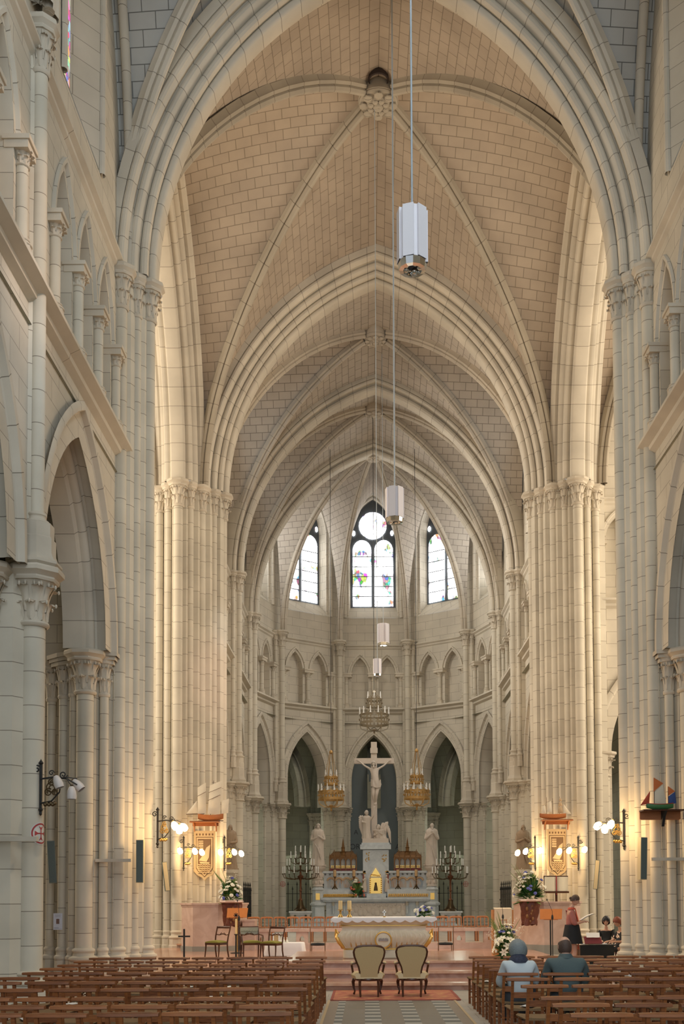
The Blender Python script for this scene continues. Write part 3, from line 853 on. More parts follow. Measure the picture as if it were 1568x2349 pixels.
def slab(name, x0, x1, y0, y1, z0, z1, mat, bev=.02, nose=True):
    mb = MB()
    pr = [(y0 + .0, z0), (y0, z1 - bev*2), (y0 - bev, z1 - bev*2), (y0 - bev, z1 - bev*.4), (y0 - bev*.4, z1), (y1, z1), (y1, z0)]
    n = len(pr)
    vs = [(x0, y, z) for y, z in pr] + [(x1, y, z) for y, z in pr]
    mb.add(vs, [list(range(n)), list(range(2*n-1, n-1, -1))] + [[i, (i+1) % n, n+(i+1) % n, n+i] for i in range(n)])
    o = struct(mb.build(name, mat, smooth=False))
    if nose:
        m = MB(); m.box(x0 - .0, x1, y0 - .045, y0 + .30, z1 - .045, z1 + .006); m.build('step_nosing', M_NOSE, o, smooth=False)
    return o
M_NOSE = marble('step_nosing_sheen', (0.56,0.33,0.22), (0.66,0.43,0.30), .14, 4)  # paler than the steps: the treads' bright reflection is in the colour
slab('floor', -7.6, 4.9, 21.1, 37.0, .001, .14, M_STEP)
slab('floor', -7.0, 7.0, 36.9, 62.0, .002, .28, S_FLOORB)
slab('trim_2', -2.6, 2.6, 22.45, 28.6, .14, .28, M_STEP)
slab('trim_3', -2.3, 2.3, 23.8, 28.4, .28, .42, M_STEP)
slab('trim_4', -4.2, 4.2, 50.4, 57, .28, .5, M_GREY); slab('trim_5', -3.8, 3.8, 50.9, 57, .5, .72, M_GREY)

def tiles_mat():
    m, nt, N, L, b = nodes_of('aisle_tiles')
    geo = N.new('ShaderNodeNewGeometry'); sp = N.new('ShaderNodeSeparateXYZ'); L.new(geo.outputs['Position'], sp.inputs[0])
    def M(op, a, bv=None):
        n = N.new('ShaderNodeMath'); n.operation = op
        for i, x in ((0, a), (1, bv)):
            if x is None: continue
            if isinstance(x, (int, float)): n.inputs[i].default_value = x
            else: L.new(x, n.inputs[i])
        return n.outputs[0]
    fx = M('FRACT', M('DIVIDE', M('ADD', sp.outputs[0], 5.74), .58))
    band = M('LESS_THAN', fx, .42)
    fy = M('FRACT', M('DIVIDE', sp.outputs[1], .48))
    alt = M('LESS_THAN', fy, .5)
    chk = M('MULTIPLY', band, alt)
    border = M('GREATER_THAN', M('ABSOLUTE', M('ADD', sp.outputs[0], .045)), .93)
    g = M('LESS_THAN', M('FRACT', M('DIVIDE', sp.outputs[1], .24)), .05)
    mx = N.new('ShaderNodeMix'); mx.data_type = 'RGBA'; mx.inputs[6].default_value = (.20,.175,.14,1); mx.inputs[7].default_value = (.34,.33,.29,1); L.new(chk, mx.inputs[0])
    m1 = N.new('ShaderNodeMix'); m1.data_type = 'RGBA'; m1.inputs[7].default_value = (.13,.135,.125,1); L.new(mx.outputs[2], m1.inputs[6]); L.new(M('MULTIPLY', band, M('SUBTRACT', 1, alt)), m1.inputs[0])
    m2 = N.new('ShaderNodeMix'); m2.data_type = 'RGBA'; m2.inputs[7].default_value = (.25,.20,.15,1); L.new(m1.outputs[2], m2.inputs[6]); L.new(border, m2.inputs[0])
    m3 = N.new('ShaderNodeMix'); m3.data_type = 'RGBA'; m3.inputs[7].default_value = (.11,.09,.07,1); L.new(m2.outputs[2], m3.inputs[6]); L.new(g, m3.inputs[0])
    L.new(m3.outputs[2], b.inputs['Base Color']); b.inputs['Roughness'].default_value = .55; b.inputs['Specular IOR Level'].default_value = .3
    return m
mb = MB(); mb.box(-1.13, 1.04, -10, 21.05, -.02, .006); struct(mb.build('floor', tiles_mat(), smooth=False))
for x in (-1.15, 1.06):
    mb = MB(); mb.box(x-.02, x+.02, 2, 19, -.01, .012); struct(mb.build('trim_6', plain('aisle_edge_strip', (.45,.33,.18), .5), smooth=False))

def rug_mat():
    m, nt, N, L, b = nodes_of('rug_pattern')
    tc = N.new('ShaderNodeTexCoord'); mp = N.new('ShaderNodeMapping'); mp.inputs['Scale'].default_value = (1.3, 5, 1); L.new(tc.outputs['Object'], mp.inputs[0])
    vo = N.new('ShaderNodeTexNoise'); vo.inputs['Scale'].default_value = 3.0; vo.inputs['Detail'].default_value = 3; L.new(mp.outputs[0], vo.inputs['Vector'])
    r = N.new('ShaderNodeValToRGB'); e = r.color_ramp.elements; e[0].position = .35; e[0].color = (.26,.05,.03,1); e[1].position = .62; e[1].color = (.58,.34,.12,1)
    q = r.color_ramp.elements.new(.52); q.color = (.42,.12,.08,1)
    L.new(vo.outputs['Fac'], r.inputs[0]); L.new(r.outputs[0], b.inputs['Base Color']); b.inputs['Roughness'].default_value = .8
    return m
rug = empty('rug', (0, 19.95, .006)); tag(rug, 'red and gold patterned rug under the two armchairs', 'rug')
mb = MB(); mb.box(-1.12, 1.16, -.98, 1.0, 0, .012); mb.build('pile', rug_mat(), rug, smooth=False)
mb = MB()
for s in (-.99, 1.0): mb.box(-1.13, 1.17, s-.03, s+.03, 0, .014)
for s in (-1.11, 1.15): mb.box(s-.025, s+.025, -1.0, 1.0, 0, .014)
mb.build('border', plain('rug_border', (.28,.07,.05), .85), rug, smooth=False)

# ------------------------------------------------------------------ rows of church chairs
def wood(name, c1, c2, rough=.4, sc=(1.5, 1.5, 14)):
    m, nt, N, L, b = nodes_of(name)
    tc = N.new('ShaderNodeTexCoord'); mp = N.new('ShaderNodeMapping'); mp.inputs['Scale'].default_value = sc; L.new(tc.outputs['Object'], mp.inputs[0])
    nz = N.new('ShaderNodeTexNoise'); nz.inputs['Scale'].default_value = 4; nz.inputs['Detail'].default_value = 4; L.new(mp.outputs[0], nz.inputs['Vector'])
    oi = N.new('ShaderNodeObjectInfo')
    ad = N.new('ShaderNodeMath'); ad.operation = 'MULTIPLY_ADD'; ad.inputs[1].default_value = .35; L.new(oi.outputs['Random'], ad.inputs[0]); L.new(nz.outputs['Fac'], ad.inputs[2])
    r = N.new('ShaderNodeValToRGB'); e = r.color_ramp.elements; e[0].position = .35; e[0].color = (*c1, 1); e[1].position = .95; e[1].color = (*c2, 1)
    L.new(ad.outputs[0], r.inputs[0]); L.new(r.outputs[0], b.inputs['Base Color']); b.inputs['Roughness'].default_value = rough; b.inputs['Specular IOR Level'].default_value = .3
    MATS[name] = m
    return m
W_CHAIR = wood('chair_wood', (.125,.036,.009), (.32,.112,.032), .45)
W_DARK = wood('mahogany', (.055,.02,.012), (.10,.04,.02), .25)
W_OAK = wood('oak_orange', (.42,.17,.05), (.58,.26,.09), .4)
W_REDDISH = wood('choir_chair_wood', (.34,.13,.05), (.50,.21,.09), .4)
M_RUSH = plain('rush_seat', (.21,.13,.06), .8, var=.25, nscale=120, bump=.3)
def bar(mb, a, b, w, d, rz=None):
    """squared timber between two points; w across x, d the other way"""
    a, b = V(a), V(b); t = (b-a).normalized()
    x = V((1,0,0)) if abs(t.x) < .8 else V((0,1,0))
    x = (x - t*x.dot(t)).normalized(); y = t.cross(x)
    vs = [p + x*(i*w/2) + y*(j*d/2) for p in (a, b) for i, j in ((-1,-1),(1,-1),(1,1),(-1,1))]
    mb.add(vs, [[0,3,2,1],[4,5,6,7],[0,1,5,4],[1,2,6,5],[2,3,7,6],[3,0,4,7]])
    return mb
CH = {}
def chair_meshes():
    CH['post_l'] = bar(bar(MB(), (-.185,-.20,0), (-.185,-.20,.44), .036, .036), (-.185,-.20,.43), (-.18,-.285,.80), .034, .04).mesh('back_post', W_CHAIR, False)
    CH['post_r'] = bar(bar(MB(), (.185,-.20,0), (.185,-.20,.44), .036, .036), (.185,-.20,.43), (.18,-.285,.80), .034, .04).mesh('back_post', W_CHAIR, False)
    for s, k in ((-1, 'leg_l'), (1, 'leg_r')):
        CH[k] = bar(MB(), (s*.195,.19,0), (s*.195,.19,.42), .036, .036).mesh('front_leg', W_CHAIR, False)
    m = MB()
    rows = []
    for i in range(5):
        y = -.22 + .45*i/4; w = .195 + .03*i/4
        rows.append([(-w, y, .425), (-w-.012, y, .445), (-w+.01, y, .462), (-w*.4, y, .452 - .008*sin(pi*i/4)), (w*.4, y, .452 - .008*sin(pi*i/4)), (w-.01, y, .462), (w+.012, y, .445), (w, y, .425)])
    m.grid(rows, closed=True); m.add(rows[0], [list(range(8))]); m.add(rows[-1], [list(range(8))])
    CH['seat'] = m.mesh('seat', M_RUSH)
    m = MB(); sec = []
    for i in range(9):
        x = -.262 + .524*i/8; k = 1 - .22*abs(i-4)**4/256
        sec.append([(x, -.285 + dy*k, .812 + dz*k) for dy, dz in ((-.055,-.012),(-.05,.014),(-.02,.022),(.03,.022),(.05,.012),(.048,-.018),(.0,-.023))])
    m.grid(sec, closed=True); m.add(sec[0], [list(range(7))]); m.add(sec[-1], [list(range(7))])
    CH['rail'] = m.mesh('top_rail', W_CHAIR)
    m = MB(); rows = [[(-.18 + .36*i/6, -.245 - .012*sin(pi*i/6) + dy, z + dy*.0) for dy, z in ((-.008,.585),(-.008,.655),(.008,.655),(.008,.585))] for i in range(7)]
    m.grid(rows, closed=True); CH['slat'] = m.mesh('back_slat', W_CHAIR, False)
    for k, a, b in (('st_f', (-.19,.19,.20), (.19,.19,.20)), ('st_b', (-.18,-.2,.16), (.18,-.2,.16)), ('st_l', (-.19,-.2,.13), (-.195,.19,.13)), ('st_r', (.19,-.2,.13), (.195,.19,.13)), ('st_l2', (-.19,-.2,.27), (-.195,.19,.27)), ('st_r2', (.19,-.2,.27), (.195,.19,.27))):
        CH[k] = MB().tube([a, b], .011, 6).mesh('stretcher', W_CHAIR)
chair_meshes()
CHAIR_PARTS = (('back_post','post_l'),('back_post','post_r'),('front_leg','leg_l'),('front_leg','leg_r'),('seat','seat'),('top_rail','rail'),('back_slat','slat'),('stretcher','st_f'),('stretcher','st_b'),('stretcher','st_l'),('stretcher','st_r'),('stretcher','st_l2'),('stretcher','st_r2'))
ORD = ['first','second','third','fourth','fifth','sixth','seventh','eighth','ninth','tenth','eleventh','twelfth','thirteenth','fourteenth','fifteenth']
proto = None
def church_chair(x, y, rz, label, group):
    global proto
    if proto is None:
        proto = empty('church_chair')
        for nme, k in CHAIR_PARTS: inst(nme, CH[k], proto)
        c = proto
    else: c = copy_tree(proto)
    c.location = (x, y, 0.001); c.rotation_euler = (0, 0, rz)
    tag(c, label, 'chair', group)
    return c
rn = random.Random(5)
M_PAPER = plain('white_paper', (.78,.78,.76), .7, var=.03)
def booklet(x, y, z, rz, label, group=None, w=.15, h=.21, n='booklet'):
    m = MB(); rows = [[(-w/2 + w*i/4, yy, .004 + .010*abs(sin(pi*i/2))*.6) for i in range(5)] for yy in (-h/2, h/2)]
    m.grid(rows); rows = [[(-w/2 + w*i/4, yy, 0.0) for i in range(5)] for yy in (-h/2, h/2)]; m.grid(rows)
    o = m.build(n, M_PAPER, smooth=False); o.location = (x, y, z); o.rotation_euler = (0, 0, rz)
    return tag(o, label, 'booklet', group)
ROWS_L = [9.23, 9.88, 10.65, 11.75, 12.75, 13.5, 14.4, 15.3, 16.1, 17.0, 18.0]
ROWS_R = [9.04, 9.84, 10.6, 12.0, 13.0, 13.9, 14.8, 15.5, 16.2, 17.0, 17.9]
for side, rows, sgn in (('empty', ROWS_L, -1), ('seated couple', ROWS_R, 1)):
    for r, Y in enumerate(rows):
        rowname = ORD[len(rows)-1-r]
        for c in range(8):
            x = sgn*(1.44 + .575*c) + (.02 if sgn < 0 else .03) + rn.uniform(-.012, .012)
            y = Y + .285 + rn.uniform(-.03, .03)
            if sgn < 0 and c == 7 and r > 3: continue
            px = VPX + (x - CAMX)*F_PX/Y
            if px < -70 or px > 1640: continue
            if abs(x) > 5.5: continue
            if sgn < 0:
                lab = 'wooden church chair, %s from the aisle, %s row from the steps, thin black cross side' % (ORD[c], rowname)
            else:
                lab = 'wooden church chair, %s from the aisle, %s row from the steps, seated couple side' % (ORD[c], rowname)
            church_chair(x, y, rn.uniform(-.04, .04), lab, 'wooden chairs in rows, %s side of the aisle' % side)
            if rn.random() < .42 and not (sgn > 0 and r in (5,) and c < 3):
                booklet(x + rn.uniform(-.06, .06), y + rn.uniform(-.06, .08), .464, rn.uniform(-.5, .5), 'white booklet on chair %s from the aisle, %s row from the steps, %s side' % (ORD[c], rowname, 'black cross' if sgn < 0 else 'couple'), 'booklets on the chair seats')

# ------------------------------------------------------------------ two salon armchairs
M_TAN = plain('tan_upholstery', (.52,.38,.19), .8, var=.05, nscale=60)
M_CREAM = plain('cream_upholstery', (.62,.50,.30), .75, var=.05, nscale=60)
def armchair(x, y, rz, label):
    P = empty('armchair', (x, y, .018), rz); tag(P, label, 'armchair', 'salon armchairs on the rug')
    # back outline, seen from behind: (half width, height)
    out = [(.165,.36),(.165,.46),(.185,.55),(.225,.64),(.265,.74),(.278,.82),(.262,.88),(.21,.915),(.12,.93),(0,.933)]
    out = out + [(-a, b) for a, b in reversed(out[:-1])]
    lean = lambda z: -.24 - .16*(z-.36)
    m = MB(); m.prism([(a*.95, b if b < .9 else b-.015) for a, b in out], -.03, .045)
    o = m.build('backrest', M_TAN, P, smooth=False)
    for v in o.data.vertices: v.co.y += lean(v.co.z)
    m = MB(); m.tube([(a, lean(b), b) for a, b in out], .022, 8); m.build('back_frame', W_DARK, P)
    m = MB(); rows = []
    for i in range(7):
        t = i/6; yy = -.27 + .56*t; w = .235 + .06*sin(pi*t*.75)
        rows.append([(-w, yy, .33), (-w-.02, yy, .39), (-w+.03, yy, .43), (0, yy, .45), (w-.03, yy, .43), (w+.02, yy, .39), (w, yy, .33)])
    m.grid(rows, closed=True); m.add(rows[0], [list(range(7))]); m.add(rows[-1], [list(range(7))])
    m.build('seat', M_CREAM, P)
    m = MB(); m.lathe([(.0,.29),(.25,.29),(.27,.31),(.265,.335),(0,.335)], (0,-.0,0), 20, sy=1.08); m.build('seat_rail', W_DARK, P)
    for s in (-1, 1):
        m = MB(); m.tube([(s*.235,-.30,.62),(s*.29,-.18,.60),(s*.305,-.02,.585),(s*.30,.08,.56),(s*.285,.10,.48),(s*.27,.13,.40),(s*.26,.2,.33)], [.018,.018,.02,.022,.02,.022,.026], 8); a = m.build('arm', W_DARK, P)
        m = MB(); m.ball((s*.30, -.08, .61), .05, 10, 6, sx=.7, sy=2.0, sz=.6); m.build('arm_pad', M_CREAM, a)
        m = MB(); m.tube([(s*.24,.23,.31),(s*.265,.27,.24),(s*.255,.26,.14),(s*.235,.235,.07),(s*.25,.26,.015)], [.034,.032,.022,.016,.02], 8); m.build('leg', W_DARK, P)
        m = MB(); m.tube([(s*.165,-.24,.34),(s*.17,-.255,.22),(s*.165,-.29,.10),(s*.16,-.32,.01)], [.026,.024,.02,.018], 8); m.build('leg', W_DARK, P)
    return P
armchair(-.46, 19.75, .06, 'cream and dark wood armchair seen from behind, nearer the rows without people')
armchair(.345, 19.75, -.05, 'cream and dark wood armchair seen from behind, nearer the seated couple')
# ------------------------------------------------------------------ figures
def skin_geo(pts, edges, root, sub=2):
    """grow one continuous surface round a jointed skeleton; pts {name: ((x,y,z), r or (rx,ry))}"""
    names = list(pts); ix = {n: i for i, n in enumerate(names)}
    me = bpy.data.meshes.new('skeleton'); me.from_pydata([pts[n][0] for n in names], [(ix[a], ix[b]) for a, b in edges], [])
    o = bpy.data.objects.new('skeleton', me); COL.objects.link(o)
    md = o.modifiers.new('skin', 'SKIN'); md.use_smooth_shade = True; md.branch_smoothing = .4
    if not me.skin_vertices: me.skin_vertices.new() if hasattr(me.skin_vertices, 'new') else None
    for n in names:
        r = pts[n][1]; d = me.skin_vertices[0].data[ix[n]]
        d.radius = (r, r) if not isinstance(r, tuple) else r
        d.use_root = (n == root)
    sb = o.modifiers.new('sub', 'SUBSURF'); sb.levels = sub; sb.render_levels = sub
    dg = bpy.context.evaluated_depsgraph_get()
    ev = o.evaluated_get(dg); m2 = ev.to_mesh()
    vs = [tuple(v.co) for v in m2.vertices]; fs = [list(p.vertices) for p in m2.polygons]
    ev.to_mesh_clear()
    bpy.data.objects.remove(o); bpy.data.meshes.remove(me)
    return vs, fs
def head_geo(mb, c, yaw=0, pitch=0, s=1.0, roll_=0, eyes=True, mi_skin=0, mi_eye=1):
    """head with brow, nose, mouth and ears; faces +y before the turn"""
    M = Matrix.Rotation(yaw, 3, 'Z') @ Matrix.Rotation(pitch, 3, 'X') @ Matrix.Rotation(roll_, 3, 'Y')
    c = V(c); n, m = 20, 14; rows = []
    for i in range(m+1):
        a = -pi/2 + pi*i/m; row = []
        for j in range(n):
            t = 2*pi*j/n; x, y, z = cos(a)*sin(t), cos(a)*cos(t), sin(a)
            sx, sy, sz = .076, .096, .116
            low = max(0, -z)
            px = x*sx*(1 - .30*low); py = y*sy*(1 - (.22*low if y < 0 else .04*low)) + .012*low; pz = z*sz
            if y > .35:
                f = max(0, 1 - (x/.34)**2)
                py += .020*f*max(0, 1 - abs(z+.10)/.22) - .006*f*max(0, 1 - abs(z-.12)/.14)      # nose, bridge
                e = max(0, 1 - ((abs(x)-.36)/.2)**2)*max(0, 1 - ((z-.10)/.14)**2); py -= .008*e       # eye sockets
                py += .005*max(0, 1 - (x/.4)**2)*max(0, 1 - ((z+.45)/.1)**2)                       # lips
                py += .008*max(0, 1 - (x/.4)**2)*max(0, 1 - ((z+.8)/.2)**2)                        # chin
            row.append(tuple(c + M @ (V((px, py, pz))*s)))
        rows.append(row)
    mb.grid(rows, closed=True, mi=mi_skin)
    for sd in (-1, 1):
        mb.ball(c + M @ V((sd*.076*s, -.012*s, -.005*s)), .03*s, 8, 5, sx=.3, sy=.6, sz=1, mi=mi_skin, M=M)
        if eyes: mb.ball(c + M @ V((sd*.029*s, .083*s, .012*s)), .011*s, 8, 5, mi=mi_eye)
    mb.ball(c + M @ V((0, .106*s, -.018*s)), .015*s, 8, 5, sx=.8, sy=.8, sz=1.3, mi=mi_skin, M=M)
    return M
def hair_geo(mb, c, M, s=1.0, back=-.5, front=.35, vol=1.10, down=0.0, mi=0, wide=1.0):
    """hair shell: covers the crown, the back down to `back`, the forehead above `front`"""
    c = V(c); n, m = 22, 12; rows = []
    for i in range(m+1):
        row = []
        for j in range(n):
            t = 2*pi*j/n; lim = front + (back - front)*(.5 - .5*cos(t))**.8
            z0 = lim; a = math.asin(max(-1, min(1, z0))) ; a = a + (pi/2 - a)*i/m
            x, y, z = cos(a)*sin(t), cos(a)*cos(t), sin(a)
            k = vol*(1 + .018*sin(9*t + 3*a) + .012*sin(23*t + 2*a))
            row.append(tuple(c + M @ (V((x*.078*k*wide, y*.098*k - .004, z*.118*k - (down*max(0, -y)*max(0, .4-z) if down else 0)))*s)))
        rows.append(row)
    mb.grid(rows, closed=True, mi=mi)
def hand_chain(pts, edges, wrist, W, dirv, nrm, s=1.0, curl=.5, tag_='h'):
    """palm, four unequal fingers and a thumb, each bent; grown from the wrist"""
    W = V(W); d = V(dirv).normalized(); nrm = V(nrm).normalized(); sd = d.cross(nrm).normalized()
    P0 = W + d*.045*s
    pts[tag_+'p'] = (tuple(P0), .021*s); edges.append((wrist, tag_+'p'))
    for k, (off, L) in enumerate(((-.027, .062), (-.009, .072), (.009, .068), (.027, .052))):
        a = W + d*.085*s + sd*off*s
        b = a + (d*cos(curl) - nrm*sin(curl))*L*.5*s
        e = b + (d*cos(curl*2) - nrm*sin(curl*2))*L*.5*s
        for q, p, r in (('a', a, .0095), ('b', b, .0085), ('c', e, .007)): pts[tag_+str(k)+q] = (tuple(p), r*s)
        edges += [(tag_+'p', tag_+str(k)+'a'), (tag_+str(k)+'a', tag_+str(k)+'b'), (tag_+str(k)+'b', tag_+str(k)+'c')]
    t1 = W + d*.045*s - sd*.035*s - nrm*.008*s; t2 = t1 + (d*.8 - sd*.35 - nrm*.45)*.035*s; t3 = t2 + (d*.9 - nrm*.5)*.028*s
    for q, p, r in (('a', t1, .011), ('b', t2, .0095), ('c', t3, .0085)): pts[tag_+'t'+q] = (tuple(p), r*s)
    edges += [(tag_+'p', tag_+'ta'), (tag_+'ta', tag_+'tb'), (tag_+'tb', tag_+'tc')]

M_SKIN = plain('skin', (.58,.33,.23), .5, var=.05, nscale=15)
M_EYE = plain('eye_dark', (.03,.02,.02), .2)
def body(P, pts, edges, root, headc, yaw=0, pitch=0, s=1.0, skin=None, roll_=0, name='body', eyes=True):
    mb = MB(); vs, fs = skin_geo(pts, edges, root); mb.add(vs, fs)
    M = head_geo(mb, headc, yaw, pitch, s, roll_, eyes)
    o = mb.build(name, [skin or M_SKIN, M_EYE], P, ang=80)
    return M
def cloth_skin(P, name, pts, edges, root, mat, sub=2, fold=0.0, seed=1):
    vs, fs = skin_geo(pts, edges, root, sub)
    if fold:
        vs = [(x + fold*sin(23*z + 9*y + seed), y + fold*sin(19*z + 13*x + seed), z) for x, y, z in vs]
    mb = MB(); mb.add(vs, fs); return mb.build(name, mat, P, ang=80)

def seated_from_behind(x, y, zseat, label, man):
    """adult on a church chair facing the altar; hips on the seat, hands on the lap"""
    P = empty('person', (x, y, 0)); tag(P, label, 'person')
    k = 1.06 if man else 1.0
    sh = .20*k if man else .178; zs = zseat
    lean = .06
    pts = {'pel': ((0,-.06,zs+.10), .13), 'sp': ((0,-.09,zs+.28), .125), 'ch': ((0,-.075,zs+.43), (.145, .12)), 'ck': ((0,-.06,zs+.545*k), .07), 'nk': ((0,-.03,zs+.575*k), .06), 'nh': ((0,.0,zs+.62*k), .058)}
    edges = [('pel','sp'),('sp','ch'),('ch','ck'),('ck','nk'),('nk','nh')]
    for s, q in ((-1,'l'), (1,'r')):
        pts[q+'s'] = ((s*sh, -.06, zs+.50*k), .058); pts[q+'e'] = ((s*(sh+.06), .03, zs+.24), .042); pts[q+'w'] = ((s*.13, .25, zs+.17), .028)
        pts[q+'h'] = ((s*.10, .0, zs+.085), .088); pts[q+'k'] = ((s*.12, .42, zs+.075), .060); pts[q+'a'] = ((s*.12, .40, .09), .040); pts[q+'t'] = ((s*.13, .54, .035), .034)
        edges += [('ch',q+'s'),(q+'s',q+'e'),(q+'e',q+'w'),('pel',q+'h'),(q+'h',q+'k'),(q+'k',q+'a'),(q+'a',q+'t')]
        hand_chain(pts, edges, q+'w', pts[q+'w'][0], (-s*.5, .8, -.2), (0, .1, 1), .95, .35, q)
    hc = (0, .015, zs + .67*k)
    return P, pts, edges, hc, k, sh, zs
M_LBLUE = plain('pale_blue_jacket', (.52,.58,.60), .75, var=.05, nscale=12)
M_GREYHAIR = plain('grey_hair', (.19,.215,.215), .55, var=.45, nscale=110, bump=.35)
M_SCARF = plain('navy_scarf', (.03,.035,.06), .8, var=.6, nscale=40)
M_SUIT = plain('grey_green_suit', (.075,.105,.105), .8, var=.12, nscale=80)
M_TROUS = plain('dark_trousers', (.05,.055,.06), .8)
M_BRHAIR = plain('brown_hair', (.09,.055,.04), .55, var=.4, nscale=110, bump=.35)

def dress_upper(P, pts, sh, zs, k, mat, name, fat=1.0, sleeve_end=1.0):
    c = {'pel': ((0,-.06,zs+.05), .17*fat), 'sp': ((0,-.09,zs+.26), .165*fat), 'ch': ((0,-.075,zs+.43), (.185*fat, .15)), 'ck': ((0,-.058,zs+.525*k), .105), 'nk': ((0,-.042,zs+.575*k), .072)}
    e = [('pel','sp'),('sp','ch'),('ch','ck'),('ck','nk')]
    for s, q in ((-1,'l'), (1,'r')):
        c[q+'s'] = ((s*sh, -.06, zs+.485*k), .080*fat); c[q+'e'] = (pts[q+'e'][0], .062*fat)
        w = V(pts[q+'w'][0]); ee = V(pts[q+'e'][0]); c[q+'w'] = (tuple(ee + (w-ee)*.9), .045)
        e += [('ch',q+'s'),(q+'s',q+'e'),(q+'e',q+'w')]
    return cloth_skin(P, name, c, e, 'pel', mat, fold=.006)
def dress_legs(P, pts, mat, name='trousers', r=1.2):
    c = {}; e = []
    c['pel'] = (pts['pel'][0], .15)
    for q in 'lr':
        c[q+'h'] = (pts[q+'h'][0], .088*r); c[q+'k'] = (pts[q+'k'][0], .062*r); a = V(pts[q+'a'][0]); c[q+'a'] = ((a.x, a.y, .13), .055*r)
        e += [('pel',q+'h'),(q+'h',q+'k'),(q+'k',q+'a')]
    cloth_skin(P, name, c, e, 'pel', mat)
def shoes(P, pts, mat):
    for q in 'lr':
        t = V(pts[q+'t'][0]); a = V(pts[q+'a'][0]); d = (t - a); d.z = 0; d = d.normalized()
        m = MB(); m.tube([a - d*.05 + V((0,0,-.045)), a + d*.03 + V((0,0,-.035)), t + d*.02 + V((0,0,.008)), t + d*.07], [.04,.046,.042,.02], 10, flat=(.85, 1)); m.build('shoe', mat, P)
M_SHOE = plain('black_shoe', (.02,.02,.02), .35)
# grey-haired woman
P, pts, edges, hc, k, sh, zs = seated_from_behind(1.50, 14.12, .45, 'woman with grey bobbed hair and pale blue jacket, seen from behind', False)
M = body(P, pts, edges, 'pel', hc, .05, -.05, 1.06)
dress_upper(P, pts, sh, zs, k, M_LBLUE, 'jacket', 1.04); dress_legs(P, pts, M_TROUS); shoes(P, pts, M_SHOE)
m = MB(); hair_geo(m, hc, M, 1.02, back=-.90, front=.42, vol=1.20, wide=1.30); m.build('hair', M_GREYHAIR, P)
m = MB(); m.lathe([(.14,-.055),(.135,-.03),(.115,.0),(.095,.035),(.07,.055)], (0,-.035,zs+.565), 18); m.tube([(.02,.06,zs+.58),(.05,.12,zs+.48),(.05,.13,zs+.36)], [.04,.035,.03], 8); m.build('scarf', M_SCARF, P)
# balding man
P, pts, edges, hc, k, sh, zs = seated_from_behind(2.115, 14.10, .45, 'balding man in grey-green suit jacket, seen from behind', True)
M = body(P, pts, edges, 'pel', hc, .0, -.10, 1.12)
dress_upper(P, pts, sh, zs, k, M_SUIT, 'jacket', 1.12); dress_legs(P, pts, M_TROUS); shoes(P, pts, M_SHOE)
m = MB()
rows = []
for i in range(7):
    row = []
    for j in range(21):
        t = radians(62 + 236*j/20); top = .30 + .36*(.5 - .5*cos(t))**2; zz = -.62 + (top + .62)*i/6; a = math.asin(zz); kk = 1.05
        row.append(tuple(V(hc) + M @ (V((cos(a)*sin(t)*.078*kk, cos(a)*cos(t)*.098*kk, zz*.118))*1.12)))
    rows.append(row)
m.grid(rows); m.build('hair', M_BRHAIR, P)
m = MB(); m.lathe([(.105,-.045),(.095,-.02),(.074,.012),(.066,.014)], (0,-.04,zs+.575*k), 16); m.build('collar', M_SUIT, P)

# standing reader
def mat_flowers():
    m, nt, N, L, b = nodes_of('floral_cloth')
    tc = N.new('ShaderNodeTexCoord'); vo = N.new('ShaderNodeTexVoronoi'); vo.inputs['Scale'].default_value = 11; L.new(tc.outputs['Object'], vo.inputs['Vector'])
    r = N.new('ShaderNodeValToRGB'); r.color_ramp.interpolation = 'CONSTANT'; e = r.color_ramp.elements
    e[0].color = (.75,.55,.42,1); e[1].position = .32; e[1].color = (.015,.015,.02,1)
    L.new(vo.outputs['Distance'], r.inputs[0]); L.new(r.outputs[0], b.inputs['Base Color']); b.inputs['Roughness'].default_value = .8
    return m
M_FLORAL = mat_flowers()
M_CARDI = plain('dusty_pink_cardigan', (.44,.16,.13), .85, var=.08, nscale=40)
M_BLACK = plain('black_cloth', (.016,.017,.018), .8)
M_REDSC = plain('coral_scarf', (.62,.11,.06), .75, var=.15, nscale=30)
RX = at(1310, 2100, 24.0).x
P = empty('person', (RX, 24.0, .14), 0); tag(P, 'standing woman in pink cardigan and black skirt reading white sheets aloud', 'person')
# she faces +x (towards the pillar); x forward, y towards the altar
pts = {'pel': ((0,0,.93), .115), 'sp': ((-.01,0,1.08), .10), 'ch': ((-.03,0,1.26), (.12,.13)), 'ck': ((-.01,0,1.40), .06), 'nk': ((.015,0,1.45), .045), 'nh': ((.05,0,1.52), .043)}
edges = [('pel','sp'),('sp','ch'),('ch','ck'),('ck','nk'),('nk','nh')]
for s, q in ((-1,'r'), (1,'l')):
    pts[q+'s'] = ((-.03, s*.155, 1.345), .05); pts[q+'e'] = ((.02, s*.19, 1.08), .038); pts[q+'w'] = ((.24, s*.13, 1.13), .026)
    pts[q+'h'] = ((0, s*.085, .86), .085); pts[q+'k'] = ((.02 - .03*s, s*.085, .47), .054); pts[q+'c'] = ((-.02 - .04*s, s*.085, .32), .052); pts[q+'a'] = ((-.01 - .05*s, s*.085, .075), .034); pts[q+'t'] = ((.13 - .05*s, s*.095, .03), .030)
    edges += [('ch',q+'s'),(q+'s',q+'e'),(q+'e',q+'w'),('pel',q+'h'),(q+'h',q+'k'),(q+'k',q+'c'),(q+'c',q+'a'),(q+'a',q+'t')]
    hand_chain(pts, edges, q+'w', pts[q+'w'][0], (.95, -s*.1, .15), (-.1, 0, 1) , .92, .5, q)
hc = (.085, 0, 1.615)
